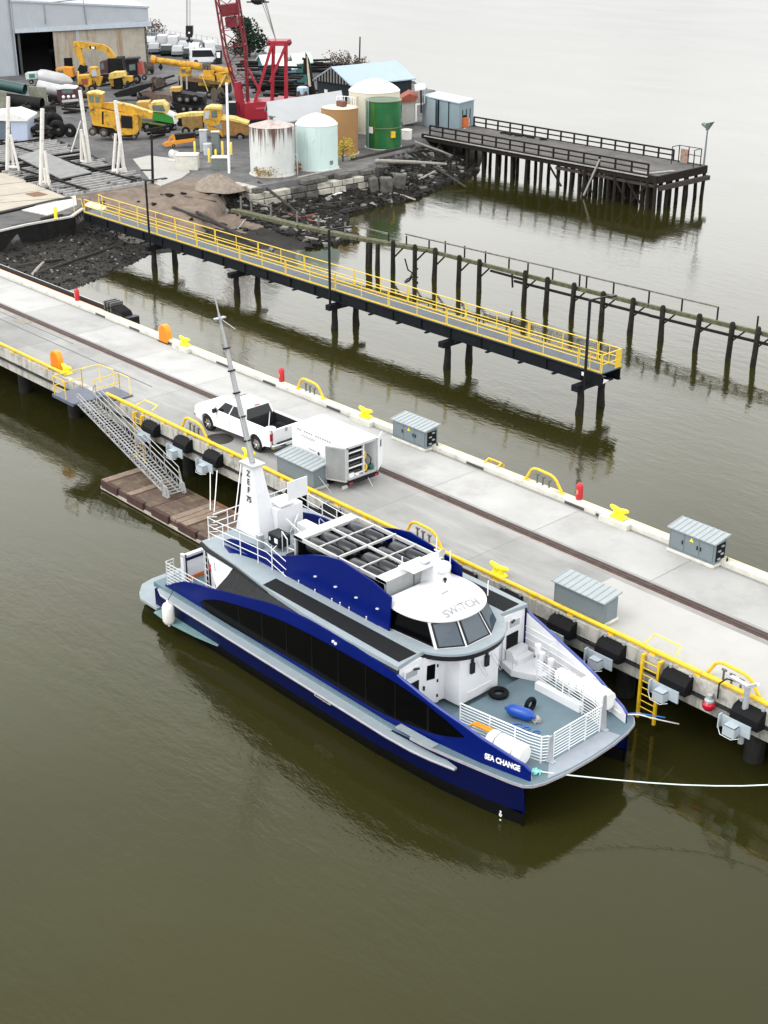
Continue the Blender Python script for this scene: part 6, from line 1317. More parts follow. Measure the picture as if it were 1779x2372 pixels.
machine('grader', 'old yellow grader with glazed cab and long low frame', 'grader', (470, 318), [
    ('cab', ye, [(472, 254), (482, 249), (508, 251), (513, 272), (510, 287), (490, 293), (470, 283)], -.9, .8), ('cab_roof', ye2, [(474, 251), (486, 247), (510, 249), (512, 254), (482, 253)], -1.0, .9, 'cab'), ('cab_window', mat('pale_window', (.38, .44, .50), .2), [(474, 258), (485, 256), (483, 276), (473, 274)], -.95, -.9, 'cab'), ('cab_window', wing, [(489, 257), (501, 256), (503, 272), (490, 273)], -.95, -.9, 'cab'),
    ('frame', ye2, [(403, 268), (440, 262), (473, 261), (473, 268), (440, 270), (405, 275)], -.6, .6), ('tank', mat('ochre_brown', (.20, .12, .03), .7, var=.4), [(420, 271), (468, 269), (470, 300), (424, 300)], -.7, .7), ('blade_arm', ye, [(478, 288), (492, 294), (517, 305), (517, 317), (500, 312), (482, 300)], -.8, -.4), ('rear', mat('brown_orange', (.26, .13, .03), .7, var=.35), [(512, 276), (575, 288), (574, 312), (516, 312)], -.9, .9), ('rear_deck', ye2, [(512, 272), (540, 275), (575, 286), (574, 290), (540, 281), (512, 278)], -1.0, 1.0), ('fork', ye2, [(530, 320), (548, 322), (556, 336), (552, 342), (544, 332), (530, 326)], -.5, .4)],
    [(430, 304, 10, -.9, .5), (456, 306, 10, -.9, .5), (505, 318, 8, -.9, .5), (556, 318, 10, -1.0, .5)])
machine('plough_blade', 'orange plough blade with triangular frame lying in front of the grader', 'blade', (415, 342), [
    ('blade', org, [(376, 334), (382, 330), (450, 321), (452, 327), (410, 334), (384, 340)], -.4, .1), ('a_frame', org, [(386, 332), (392, 318), (400, 311), (405, 318), (407, 330), (402, 330), (400, 319), (394, 322), (391, 333)], -.2, 0), ('drum', dkm, [(404, 312), (450, 308), (452, 322), (408, 328)], 0, .9)], [(402, 338, 4, -.5, .2)])
t, base = machine('semi_trailer', 'black low trailer showing its dusty twin wheels in the middle of the yard', 'trailer', (440, 262), [
    ('chassis', dkm, [(398, 212), (470, 225), (474, 240), (470, 258), (402, 250)], 0, 2.4), ('deck', dkm, [(396, 238), (478, 252), (476, 262), (410, 262)], -.9, 2.4), ('headboard', mat('ochre_body', (.40, .24, .05), .6), [(393, 205), (418, 203), (418, 212), (394, 214)], .2, 2)],
    [(433, 231, 9, -.35, .5), (452, 229, 9, -.35, .5), (416, 230, 9, -.35, .5), (441, 253, 7, -1.2, .5), (463, 253, 7, -1.2, .5), (425, 253, 7, -1.2, .5)])
t, base = machine('loading_ramp', 'dark tilted ramp frame with beams in front of the dark trailer', 'ramp', (355, 232), [
    ('ramp', dkm, [(262, 218), (280, 210), (330, 196), (352, 192), (352, 200), (300, 222), (270, 226)], -.8, .8), ('beam', dkm, [(352, 208), (410, 189), (411, 192), (354, 213)], -.2, .2), ('post', mat('rust', (.16, .075, .04), .85), [(347, 183), (350, 183), (356, 216), (352, 216)], -.2, .1), ('heap', mat('rusty_scrap', (.12, .08, .06), .9, var=.5, scale=4), [(318, 220), (335, 214), (370, 218), (400, 222), (398, 236), (330, 236)], -.8, 1)], [])
# tanker / mixer trucks, pipes
t, base = machine('tanker_truck', 'maroon truck with a pale grey tank facing the yard, left of the machines', 'truck', (160, 242), [
    ('cab', mat('maroon_paint', (.055, .012, .018), .5), [(131, 206), (146, 203), (176, 205), (180, 224), (178, 236), (141, 240), (133, 230)], -1.1, .6), ('windscreen', wing, [(143, 208), (168, 207), (170, 216), (144, 217)], -1.15, -1.1, 'cab'), ('bumper', alu, [(143, 232), (181, 229), (182, 234), (144, 238)], -1.25, -1.1), ('chassis', dkm, [(110, 222), (140, 226), (142, 240), (112, 236)], -.9, 1.2), ('cab_roof', white_d, [(130, 203), (146, 200), (172, 203), (176, 206), (146, 206), (133, 208)], -1.15, .7, 'cab')], [(172, 240, 6, -1.2, .3), (148, 242, 5, -1.2, .3), (122, 238, 6, -1.0, .3)])
b = B(); b.tube(pv(88, 200, base, .6), pv(142, 212, base, .4), .75, n=16); b.build('tank', mat('tank_grey', (.42, .42, .43), .4, .2, var=.12, scale=.8), t)
for px in (147, 159, 171):
    b = B(); b.ball(pv(px, 224+(px-159)*-.06, base, -1.15), .2, 8, 6); b.build('headlight', white_p, t)
t, base = machine('bulk_tank_trailer', 'long pale grey bulk tank trailer behind the maroon truck', 'trailer', (120, 200), [('chassis', dkm, [(82, 192), (165, 204), (165, 212), (84, 200)], -.6, .6), ('cab', mat('white_teal', (.45, .52, .50), .5), [(58, 170), (84, 168), (86, 182), (60, 184)], -.8, .8), ('cab_window', mat('teal_window', (.05, .16, .15), .2), [(67, 172), (80, 171), (81, 180), (68, 181)], -.85, -.8, 'cab')], [(72, 190, 5, -.8, .4), (150, 208, 5, -.8, .4)])
b = B(); b.lathe([(0, 0), (.5, .02), (.85, .5), (.95, 1.2), (.95, 3.6), (.7, 4.6), (.35, 5.0), (0, 5.02)], (0, 0, 0), 18, 'x'); d = (pv(168, 192, base)-pv(84, 173, base)); m4 = Matrix.Translation(pv(84, 174, base)) @ d.to_track_quat('X', 'Z').to_matrix().to_4x4() @ Matrix.Diagonal((d.length/5.0, 1, 1, 1)); b.v = [m4 @ v for v in b.v]; b.build('tank', mat('tank_grey', (.42, .42, .43), .4, .2), t)
base = at(60, 252, GZ)
for (p, q, r, m_, lb, cap) in (((-12, 196), (58, 207), .62, mat('dark_green_pipe', (.012, .05, .048), .4, var=.2), 'large dark green steel pipe lying on top of two black pipes', 1), ((-14, 228), (56, 236), .66, dkm, 'black pipe under the green pipe at the left margin', 1), ((34, 232), (102, 238), .72, dkm, 'black pipe with open end in front of the other pipes', 1)):
    t = thing('steel_pipe', lb, 'pipe', tuple(pv(*q, base)), 0, 'large pipes stacked in the yard')
    d = (pv(*q, base)-pv(*p, base)).normalized(); a = pv(*q, base); off = FH*(0 if r < .7 else -1.0)
    d = (d+FH*-.22).normalized(); st_ = a-d*8+off; b = B(); n = 20; e1 = d.orthogonal().normalized(); e2_ = d.cross(e1)
    ring = lambda c, k: [c+(e1*cos(2*pi*i/n)+e2_*sin(2*pi*i/n))*r*k for i in range(n)]
    b.loft([ring(st_, 1), ring(a+off, 1), ring(a+off, .9), ring(a+off-d*1.5, .9)], cap=False); b.build('shell', m_, t)
    b = B(); b.loft([ring(a+off-d*1.4, .89), ring(a+off-d*1.5, .89)]); b.build('dark_bore', dark_in, t)
t, base = machine('rubble_skip', 'mossy grey concrete bin behind the black pipes', 'bin', (85, 250), [('wall', mat('mossy_concrete', (.20, .21, .16), .9, var=.3, scale=2), [(66, 200), (105, 203), (108, 248), (70, 246)], .6, 1.0), ('wall', mat('mossy_concrete', (.20, .21, .16), .9), [(0, 210), (14, 214), (14, 262), (0, 262)], -2.2, -1.8)], [])
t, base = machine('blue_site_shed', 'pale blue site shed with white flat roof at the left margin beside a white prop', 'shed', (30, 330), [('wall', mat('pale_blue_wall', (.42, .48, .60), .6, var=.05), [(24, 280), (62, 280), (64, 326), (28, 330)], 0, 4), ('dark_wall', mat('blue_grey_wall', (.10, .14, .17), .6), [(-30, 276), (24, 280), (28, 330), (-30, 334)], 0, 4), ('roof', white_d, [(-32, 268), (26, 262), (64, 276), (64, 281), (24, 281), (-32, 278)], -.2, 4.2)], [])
b = B(); rr = random.Random(6)
for k in range(30):
    px, py = rr.uniform(66, 118), rr.uniform(262, 322); p = at(px, 322+rr.uniform(-8, 2), GZ); p.z = GZ+rr.random()*hz(p, py)*0+rr.uniform(.1, 2.0)*(1-abs(px-92)/60)
    b.box(tuple(p), (rr.uniform(.3, 1.6), rr.uniform(.2, .5), rr.uniform(.15, .4)), rz=rr.uniform(0, 3), ry=rr.uniform(-.5, .5))
tag(b.build('scrap_heap', mat('dark_scrap', (.025, .024, .022), .85, var=.6, scale=3)), 'dark scrap heap between the pale blue shed and the black tyres', 'scrap heap', kind=None)
for i, (px, py, r, tl, lb) in enumerate(((112, 318, .95, 0, 'big black tyre lying at the front of the dark tyre pile'), (128, 300, 1.0, .5, 'big black tyre standing upright at the back of the tyre pile'), (136, 318, .95, .2, 'big black tyre leaning at the right front of the tyre pile'), (163, 318, .75, .1, 'smaller black tyre at the right end of the tyre pile'), (118, 296, .9, .2, 'big black tyre on top of the tyre pile'))):
    p = at(px, py, GZ); b = B(); b.torus((0, 0, 0), r*.62, r*.36, 22, 10, 'y'); m4 = Matrix.Translation((p.x, p.y, GZ+r*(.95 if tl > 0 else .4))) @ Matrix.Rotation(R(40), 4, 'Z') @ Matrix.Rotation(tl if tl > 0 else pi/2, 4, 'X'); b.v = [m4 @ v for v in b.v]
    tag(b.build('loader_tyre', tyr), lb, 'tyre', 'black tyres piled by the slipway')

# --- red lattice boom crawler crane
base = at(600, 288, GZ); t = thing('lattice_crane', 'crimson crawler crane with lattice boom rising out of the photo', 'crane', tuple(base)); cr = t
def prt(nm, m_, pts, d0, d1, par=None): b = B(); slab(b, pts, base, d0, d1); return b.build(nm, m_, par or t)
prt('slew_deck', crim, [(548, 238), (566, 237), (568, 275), (552, 280), (546, 262)], -1.2, 1.2); prt('machinery_house', crim, [(566, 240), (600, 236), (684, 236), (690, 252), (640, 262), (618, 284), (568, 286)], -1.8, 1.6)
prt('cab', mat('cab_dark_glass', (.02, .025, .028), .2), [(528, 238), (546, 238), (548, 268), (530, 266)], -1.8, -.4); prt('house_lid', mat('pink_lid', (.45, .05, .10), .5), [(592, 250), (632, 247), (632, 251), (594, 254)], -1.9, -1.0)
prt('crawler_track', dkm, [(540, 280), (640, 278), (650, 290), (640, 300), (545, 300), (535, 290)], -2.6, -1.7); prt('crawler_track', dkm, [(540, 280), (640, 278), (650, 290), (640, 300), (545, 300), (535, 290)], 1.5, 2.4)
prt('counterweight', crim, [(640, 232), (690, 236), (692, 258), (640, 262)], -1.7, 1.7)
foot, tip = pv(565, 238, base), pv(437, -560, base); ax = (tip-foot).normalized(); s2 = (RT-ax*RT.dot(ax)).normalized(); s3 = ax.cross(s2); BL = (tip-foot).length
def bw(d): return interp([(0, .55), (5.5, 1.35), (60, 1.35)], d)
def ch(i, d): w = bw(d); return foot+ax*d+s2*w*(1 if i in (0, 3) else -1)*.82+s3*w*(1 if i in (0, 1) else -1)
b = B()
for i in range(4): b.path([ch(i, 0), ch(i, 5.5), ch(i, BL*.97)], .115, 6)
bm_ = b.build('boom_chord', crim_d, t); b = B(); d = .8; k = 0
while d < BL*.95:
    e = d+1.75
    for i in range(4):
        j = (i+1) % 4; b.tube(ch(i, d), ch(j, e) if k % 2 == i % 2 else ch(i, d), .045, n=5); b.tube(ch(i, d) if k % 2 == i % 2 else ch(j, d), ch(j, e) if k % 2 == i % 2 else ch(i, e), .045, n=5); b.tube(ch(i, d), ch(j, d), .04, n=5)
    d = e; k += 1
b.build('boom_lacing', crim_d, bm_)
b = B(); b.bar(ch(0, .2), foot+Vector((0, 0, -2.2))+s2*.4, .5); b.bar(ch(1, .2), foot+Vector((0, 0, -2.2))-s2*.4, .5); b.bar(pv(549, 190, base, -.8), pv(560, 262, base, -.8), .8, .5); b.build('boom_foot', crim, t)
for py, w, h in ((22, 1.9, 1.2), (50, 1.3, 1.0)):
    d = interp([(240, 0), (0, (pv(526, 0, base)-foot).length)], 240-0) if False else (pv(565-(238-py)*.16, py, base)-foot).length
    c = foot+ax*d; b = B(); b.loft([[c+s2*w*x_+s3*.8*y_+ax*h*-.5 for x_, y_ in ((-.4, -1), (.55, -1), (.55, 1), (-.4, 1))], [c+s2*w*x_+s3*.8*y_+ax*h*.5 for x_, y_ in ((-.4, -1), (.55, -1), (.55, 1), (-.4, 1))]]); b.build('boom_winch_box', crim_d, t)
b = B()
for o in (-1.1, 1.1):
    b.bar(pv(632, 97, base, o), pv(590, 238, base, o), .32); b.bar(pv(634, 97, base, o), pv(630, 242, base, o), .28)
    b.bar(pv(665, 99, base, o), pv(625, 190, base, o), .3); b.bar(pv(662, 99, base, o), pv(663, 240, base, o), .3)
    b.bar(pv(575, 160, base, o), pv(604, 215, base, o), .22)
b.build('gantry_leg', crim, t)
b = B(); b.bar(pv(620, 98, base), pv(673, 98, base), 2.4, .5); b.build('gantry_head', crim, t)
b = B(); b.ball(pv(622, 99, base, -1.0), .3, 10, 8); b.ball(pv(670, 98, base, -1.0), .3, 10, 8); b.build('gantry_sheave', crim_d, t)
b = B()
for o, q in ((-.9, (590, -40)), (.9, (604, -40)), (0, (598, -42))): b.tube(pv(640, 96, base, o), pv(*q, base, o*.4), .04, n=5)
b.build('pendant_line', mat('wire_grey', (.16, .16, .16), .5, .4), t)
c = pv(597, 0, base); b = B(); b.ball(c, (.8, .8, .5), 10, 6); b.bar(c-RT*1.2-Vector((0, 0, .2)), c+RT*1.2-Vector((0, 0, .2)), .14); b.tube(c, tip.lerp(foot, .1), .05, n=5); b.build('bridle', black_p, t)
t = thing('hook_block', 'black crane hook block hanging on thin cables above the parked cars', 'hook', tuple(pv(437, 76, base)))
def hq(px, py, o=0): return pv(px, py, base, o)
b = B(); slab(b, [(430, 60), (446, 60), (446, 78), (444, 87), (432, 87), (430, 78)], base, -.35, .35); bk_ = b.build('block', black_p, t)
b = B(); slab(b, [(436, 74), (440, 74), (440, 78), (436, 78)], base, -.38, -.35); b.build('white_spot', white_p, bk_)
b = B(); b.path([hq(438, 86), hq(438, 91), hq(434, 97), hq(432, 92)], .12, 6); b.path([hq(438, 91), hq(443, 98), hq(446, 92)], .12, 6); b.build('hook', black_p, t)
b = B()
for px in (432, 435, 440): b.tube(hq(px, 62), tip+RT*(px-437)*.05, .03, n=4)
b.build('hoist_cable', mat('wire_grey', (.16, .16, .16), .5, .4), t)

# --- parked cars and vans beyond, fence, tree, far sheds
def small_car(label, px, py, col, van, rz):
    p = at(px, py, GZ); t = thing('parked_van' if van else 'parked_car', label, 'van' if van else 'car', (p.x, p.y, GZ+.02), rz, 'vehicles in the lot behind the hall')
    b = B(); hgt = .75 if not van else .95
    b.loft([[Vector(v) for v in ((-2.3, s*.88, .32), (2.3, s*.88, .32), (2.3, s*.88, .75), (1.4, s*.88, hgt), (-2.3, s*.88, hgt+.05))] for s in (-1, 1)]); b.build('body', col, t, True)
    prof = [(-2.2, hgt), (1.2, hgt), (.5, 1.45), (-1.6, 1.45)] if not van else [(-2.28, hgt), (1.55, hgt), (1.0, 1.95), (-2.2, 2.0)]
    b = B(); b.ext(prof, 'y', -.78, .78); cb = b.build('cabin', col, t, True)
    b = B(); b.ext([(x*.86, z*.94+.09) for x, z in prof], 'y', -.80, .80); b.build('window', glass, cb, True)
    for cx in (-1.45, 1.4):
        for s in (-1, 1): wheel(t, (cx, s*.8, .32), .33, .2)
    return t
cw = mat('car_white', (.72, .74, .75), .25, var=.03); cd = mat('car_dark', (.02, .028, .03), .25, var=.2); cs = mat('car_silver', (.40, .42, .43), .3, .3)
lots = [(352, 106, cw, 0, 'white car nearest the hall in the far lot'), (380, 110, cw, 1, 'white van second from the hall in the far lot'), (404, 113, cw, 1, 'white van third from the hall in the far lot'), (428, 117, cs, 0, 'silver car behind the hook block in the far lot'), (452, 121, cw, 0, 'white car right of the hook block in the far lot'),
        (360, 122, cs, 0, 'silver car in the front row by the hall corner'), (388, 126, cd, 0, 'dark car in the front row between silver cars'), (414, 128, cs, 0, 'silver car in the front row below the hook'), (440, 133, cd, 0, 'dark car at the right end of the front row')]
for px, py, c_, v, lb in lots: small_car(lb, px, py, c_, v, R(140))
small_car('white van with its back to the dark booth', 476, 147, cw, 1, R(60)); small_car('white van beside the dark booth, farther back', 484, 126, cw, 1, R(150))
t, base = machine('dark_booth', 'tall black booth with a white panel beside the red crane boom', 'booth', (507, 148), [('wall', black_p, [(499, 118), (512, 117), (513, 148), (500, 148)], -.5, .8), ('panel', white_p, [(501, 121), (510, 121), (510, 134), (502, 134)], -.54, -.5)], [])
A2, B2 = at(350, 92, GZ), at(506, 117, GZ); t = thing('wire_fence', 'pale wire fence along the water behind the parked cars', 'fence', tuple(A2))
for k in range(14): p = A2.lerp(B2, k/13); b = B(); b.tube(p, p+Vector((0, 0, 1.9)), .05, n=5); b.build('fence_post', galv, t)
for z in (.6, 1.2, 1.85): b = B(); b.tube(A2+Vector((0, 0, z)), B2+Vector((0, 0, z)), .03, n=4); b.build('fence_wire', galv, t)
leaf = mat('conifer_green', (.018, .038, .022), .8, var=.5, scale=1.5, spec=.2); bark = mat('bark', (.05, .04, .032), .9, var=.4)
def tree(label, px, py, h, w, seed, m_=leaf, nme='tree', n=900, ls=.32, zz=GZ):
    rr = random.Random(seed); p = at(px, py, zz); t = thing(nme, label, 'tree' if h > 3 else 'shrub', (p.x, p.y, zz))
    b = B(); b.path([(0, 0, -.2), (.05, 0, h*.4), (0, .1, h*.85)], [h*.035, h*.028, h*.008], 7)
    lobes = []
    for k in range(14):
        a = rr.uniform(0, 6.28); z = h*rr.uniform(.22, .86); r_ = w*.5*(1-.75*max(0, (z/h-.35)))*rr.uniform(.35, .9)
        c = Vector((cos(a)*r_, sin(a)*r_, z)); lobes.append((c, w*rr.uniform(.16, .30))); b.path([(0, 0, z*.75), c*.6+Vector((0, 0, z*.32)), c], [h*.012, h*.009, h*.004], 5)
    b.build('trunk', bark, t, True)
    vs, fs = [], []
    for k in range(n):
        c, r_ = rr.choice(lobes); v = Vector((rr.gauss(0, 1), rr.gauss(0, 1), rr.gauss(0, 1))).normalized()*r_*rr.random()**.4; q = c+v
        a1 = Vector((rr.gauss(0, 1), rr.gauss(0, 1), rr.gauss(0, .6))).normalized()*ls*rr.uniform(.5, 1.2); a2 = a1.orthogonal().normalized()*ls*rr.uniform(.25, .5)
        o = len(vs); vs += [q-a1*.5, q+a2, q+a1*.5, q-a2]; fs.append((o, o+1, o+2, o+3))
    b = B(); b.add(vs, fs); b.build('crown', m_, t, True)
tree('dark evergreen tree behind the red crane boom', 578, 132, 5.6, 5.4, 3, n=2600, ls=.42)
bsh = mat('bare_twig_brown', (.095, .068, .055), .9, var=.4)
tree('bare brown bush behind the blue roofed shed', 785, 166, 2.2, 4.4, 5, bsh, 'bush', 700, .3); tree('small bare bush right of the brown bush behind the shed', 826, 163, 1.7, 3.4, 8, bsh, 'bush', 400, .3); tree('leafless twigs on the bank at the hall corner', 352, 84, 2.4, 5.5, 12, bsh, 'bush', 400, .35)
tree('yellow weeds at the foot of the brown tank', 794, 374, 2.3, 2.2, 21, mat('yellow_weed', (.46, .36, .02), .8, var=.3), 'weed_clump', 500, .16); tree('brown weeds between the two white tanks', 690, 402, 1.2, .9, 22, mat('brown_weed', (.22, .12, .03), .9, var=.3), 'weed_clump', 250, .14); tree('ochre weeds in front of the rusty white tank', 622, 412, 1.0, 2.6, 23, mat('ochre_weed', (.28, .20, .04), .9, var=.4), 'weed_clump', 350, .14); tree('dead grass tuft at the rusty tank foot, left side', 600, 410, .9, 1.1, 24, mat('brown_weed', (.22, .12, .03), .9, var=.3), 'weed_clump', 200, .14)
def house(name, label, E1, E2, E3, ez, rz_, wallm, roofm, gablem=None, zg=GZ, over=.35):
    E1, E2, E3 = at(*E1, ez), at(*E2, ez), at(*E3, ez); Lv = E3-E2; Wv = E1-E2; t = thing(name, label, 'shed', (E2.x, E2.y, zg))
    r1 = (E1+E2)/2+Vector((0, 0, rz_)); lu = Lv.normalized(); wu = Wv.normalized()
    g = lambda P, z: Vector((P.x, P.y, z))
    b = B(); c = [E2+lu*over+wu*over, E3-lu*over+wu*over, E3+Wv-lu*over-wu*over, E1+lu*over-wu*over]
    b.loft([[g(p, zg-.2) for p in c], [g(p, ez-.02) for p in c]]); w_ = b.build('wall', wallm, t)
    b = B(); b.plate([E2-lu*0, E3, r1+Lv, r1], (0, 0, .12)); b.plate([E1, r1, r1+Lv, E1+Lv], (0, 0, .12)); b.build('roof', roofm, t)
    for o in (over*.6, None):
        P1, P2, R1 = (E1, E2, r1) if o is not None else (E1+Lv, E2+Lv, r1+Lv); sh = lu*over*.7*(1 if o is not None else -1)
        b = B(); b.plate([P1+sh, P2+sh, R1+sh-Vector((0, 0, .08))], lu*.1); b.build('gable', gablem or wallm, t)
    return t, w_, (E1, E2, E3, r1, lu, wu)
roofb = mat('blue_grey_roof', (.34, .43, .53), .45, .15, var=.06, scale=.5, rib=((3, 3, 0), .25), dirt=((.25, .31, .38), .55, .75, .4, .5))
t, w_, (E1, E2, E3, r1, lu, wu) = house('blue_roof_shed', 'dark walled shed with a wide pale blue metal roof behind the cream tank', (724, 187), (812, 200), (964, 184), GZ+3.3, 1.75, mat('black_green_wall', (.016, .022, .026), .7, var=.3), roofb)
b = B()
for k in range(13): u = (k+.5)/13; p = E1.lerp(E2, u); hh = 1.6*(1-abs(2*u-1)); b.box(tuple(p+Vector((0, 0, .1+hh/2))-lu*.02), (.16, .1, max(.1, hh)), rz=atan2(wu.y, wu.x))
b.build('gable_slat', mat('slat_grey', (.18, .18, .17), .7), t)
b = B(); b.box(tuple(E1.lerp(E2, .30)+Vector((0, 0, -1.0))+lu*.3), (.5, .08, .35), rz=atan2(wu.y, wu.x)); b.build('wall_lamp', white_d, w_)
rs = mat('grey_felt_roof', (.33, .34, .35), .8, var=.06, scale=.5); house('low_grey_shed', 'low shed with plain pale grey roof behind the rusty and white tanks', (613, 258), (625, 292), (802, 262), GZ+3.1, 1.5, mat('pale_grey_wall', (.36, .37, .37), .8), rs)
house('teal_shed', 'far pale roofed teal shed behind the red crane legs', (592, 140), (608, 152), (662, 148), GZ+2.2, .9, mat('teal_wall', (.03, .14, .18), .6), mat('pale_roof', (.62, .64, .62), .6)); house('green_roof_shed', 'far shed with pale green roof right of the crane legs', (668, 140), (680, 150), (726, 146), GZ+2.4, 1.0, mat('green_teal_wall', (.02, .13, .12), .6), mat('pale_green_roof', (.45, .56, .46), .6)); house('blue_hut', 'small far blue hut between the crane gantry legs', (640, 152), (652, 166), (690, 160), GZ+2.0, .6, mat('blue_hut_wall', (.12, .30, .42), .6), mat('pale_roof', (.62, .64, .62), .6))
# timber stacks, tyre, drum bundle and the rotten stump behind the crane
rr = random.Random(14)
for i, (px, py, n, lb) in enumerate(((650, 182, 12, 'stack of long grey timbers behind the crane gantry, farther back'), (655, 205, 14, 'stack of dark timbers right behind the crane gantry'), (610, 172, 10, 'stack of dark beams left behind the crane boom foot'), (735, 168, 9, 'dark heap of planks left of the blue roofed shed'), (655, 228, 12, 'pile of dark scrap beams beside the red crane house'))):
    p = at(px, py, GZ); b = B()
    for k in range(n): b.box((p.x+rr.uniform(-2, 2), p.y+rr.uniform(-2, 2), GZ+.2+k*.18), (rr.uniform(3, 6), .35, .26), rz=atan2(RT.y, RT.x)+rr.uniform(-.25, .25))
    tag(b.build('timber_stack', (wood_gy if i in (0,) else dkm)), lb, 'timber stack', 'timber and scrap stacks behind the crane')
base = at(678, 220, GZ); b = B(); c = pv(678, 208, base); b.path([c+(RT*cos(2*pi*k/20)+Vector((0, 0, 1))*sin(2*pi*k/20))*.62 for k in range(20)], .3, 8, closed=True); t = b.build('old_wheel', tyr); tag(t, 'black tyre with white rim standing among scrap behind the crane', 'tyre'); b = B(); b.path([c-FH*.28+(RT*cos(2*pi*k/20)+Vector((0, 0, 1))*sin(2*pi*k/20))*.3 for k in range(20)], .09, 6, closed=True); b.build('rim', white_p, t)
t, base = machine('ribbed_tank', 'pale blue ribbed tank standing left of the rotten stump', 'tank', (700, 238), [('frame', galv, [(690, 236), (716, 236), (716, 240), (690, 240)], -.7, .7)], []); c = pv(702, 237, base)
b = B(); b.lathe([(0, 0), (.66, 0), (.66, 1.75), (.5, 1.85), (0, 1.9)], tuple(c), 18)
for k in range(9): a = 2*pi*k/9; b.tube((c.x+.66*cos(a), c.y+.66*sin(a), c.z), (c.x+.66*cos(a), c.y+.66*sin(a), c.z+1.75), .07, n=5)
b.build('body', mat('pale_blue_plastic', (.42, .55, .66), .5, var=.1), t)
base = at(722, 236, GZ); t = thing('rotten_stump', 'tall jagged rotten timber pile standing beside the dark shed', 'stump', tuple(base)); b = B(); b.path([pv(728, 236, base), pv(722, 205, base), pv(716, 170, base), pv(712, 140, base), pv(708, 122, base)], [.55, .42, .36, .28, .05], 7); b.path([pv(706, 168, base), pv(708, 138, base), pv(700, 136, base)], [.25, .28, .2], 6); b.build('trunk', wood_dk, t); b = B(); b.path([pv(718, 200, base, -.45), pv(714, 165, base, -.4), pv(711, 130, base, -.3)], [.16, .13, .05], 6); b.build('bleached_split', mat('bleached_split_wood', (.46, .43, .33), .9, var=.3), t)
b = B()
for k in range(9): p = at(735+rr.uniform(-14, 16), 236+rr.uniform(-5, 3), GZ); b.bar(p, p+Vector((rr.uniform(-.9, .9), rr.uniform(-.9, .9), rr.uniform(.5, 1.6))), .2)
b.build('splinter', mat('brown_splinter', (.14, .09, .065), .9, var=.4), t)
for px, y0, y1, x1, r, lb in ((806, 168, 118, 806, .05, 'thin dark pole behind the blue roofed shed, left one'), (832, 172, 85, 834, .10, 'thicker dark pole behind the blue roofed shed, right one')):
    base = at(px, y0, GZ if px < 810 else 0); t = thing('bare_pole', lb, 'pole', tuple(base)); b = B(); b.tube(pv(px, y0, base), pv(x1, y1, base), r*1.3, r, 6); b.build('shaft', black_p, t); b = B(); b.tube(pv(px, y0, base), pv(px, y0-12, base), r*1.8, n=6); b.build('foot', white_d if px > 810 else black_p, t)

# oddments lying between the machines, each a piece of its own
rr = random.Random(41)
odd = [(300, 205, 0), (330, 240, 1), (365, 210, 2), (385, 196, 0), (310, 222, 1), (290, 198, 2), (405, 262, 0), (420, 290, 1), (398, 300, 2), (365, 318, 0), (520, 240, 1), (505, 236, 2), (610, 215, 0), (590, 200, 1), (700, 245, 2), (660, 236, 0), (640, 215, 1), (684, 190, 2), (712, 178, 0), (556, 250, 1), (230, 200, 0), (345, 172, 2), (118, 262, 1), (170, 262, 0), (196, 236, 2), (60, 262, 1), (748, 238, 0), (624, 190, 2)]
drk = mat('oily_scrap', (.016, .015, .014), .75, var=.6, scale=3, dirt=((.13, .06, .03), .6, .7, .8, 3))
for px, py, k in odd:
    p = at(px, py, GZ); b = B(); a = rr.uniform(0, 6.28)
    if k == 0:
        for i in range(4): b.box((p.x+rr.uniform(-.5, .5), p.y+rr.uniform(-.5, .5), GZ+.15+.28*i), (rr.uniform(1.6, 3.2), .24, .24), rz=a+rr.uniform(-.5, .5), ry=rr.uniform(-.12, .12))
        tag(b.build('scrap_beams', drk), 'short stack of dark scrap beams lying among the yard machines', 'scrap', 'scrap beam stacks in the yard')
    elif k == 1:
        b.cbox((p.x, p.y, GZ+.45), (1.2, .8, .9), .12, rz=a); b.tube((p.x, p.y, GZ+.85), (p.x+.5*cos(a), p.y+.5*sin(a), GZ+1.35), .14, n=8); b.tube((p.x-.5*cos(a), p.y-.5*sin(a), GZ+.5), (p.x-.95*cos(a), p.y-.95*sin(a), GZ+.45), .3, n=10)
        tag(b.build('scrap_engine', drk), 'dark grimy engine block standing among the yard machines', 'engine', 'scrap engines in the yard')
    else:
        b.lathe([(.2, -.5), (.85, -.5), (.85, -.42), (.45, -.4), (.45, .4), (.85, .42), (.85, .5), (.2, .5)], (0, 0, 0), 18, 'x'); m4 = Matrix.Translation((p.x, p.y, GZ+.86)) @ Matrix.Rotation(a, 4, 'Z'); b.v = [m4 @ v for v in b.v]
        tag(b.build('cable_reel', mat('weathered_reel', (.07, .055, .04), .85, var=.5)), 'dark weathered cable reel standing among the yard machines', 'reel', 'cable reels in the yard')
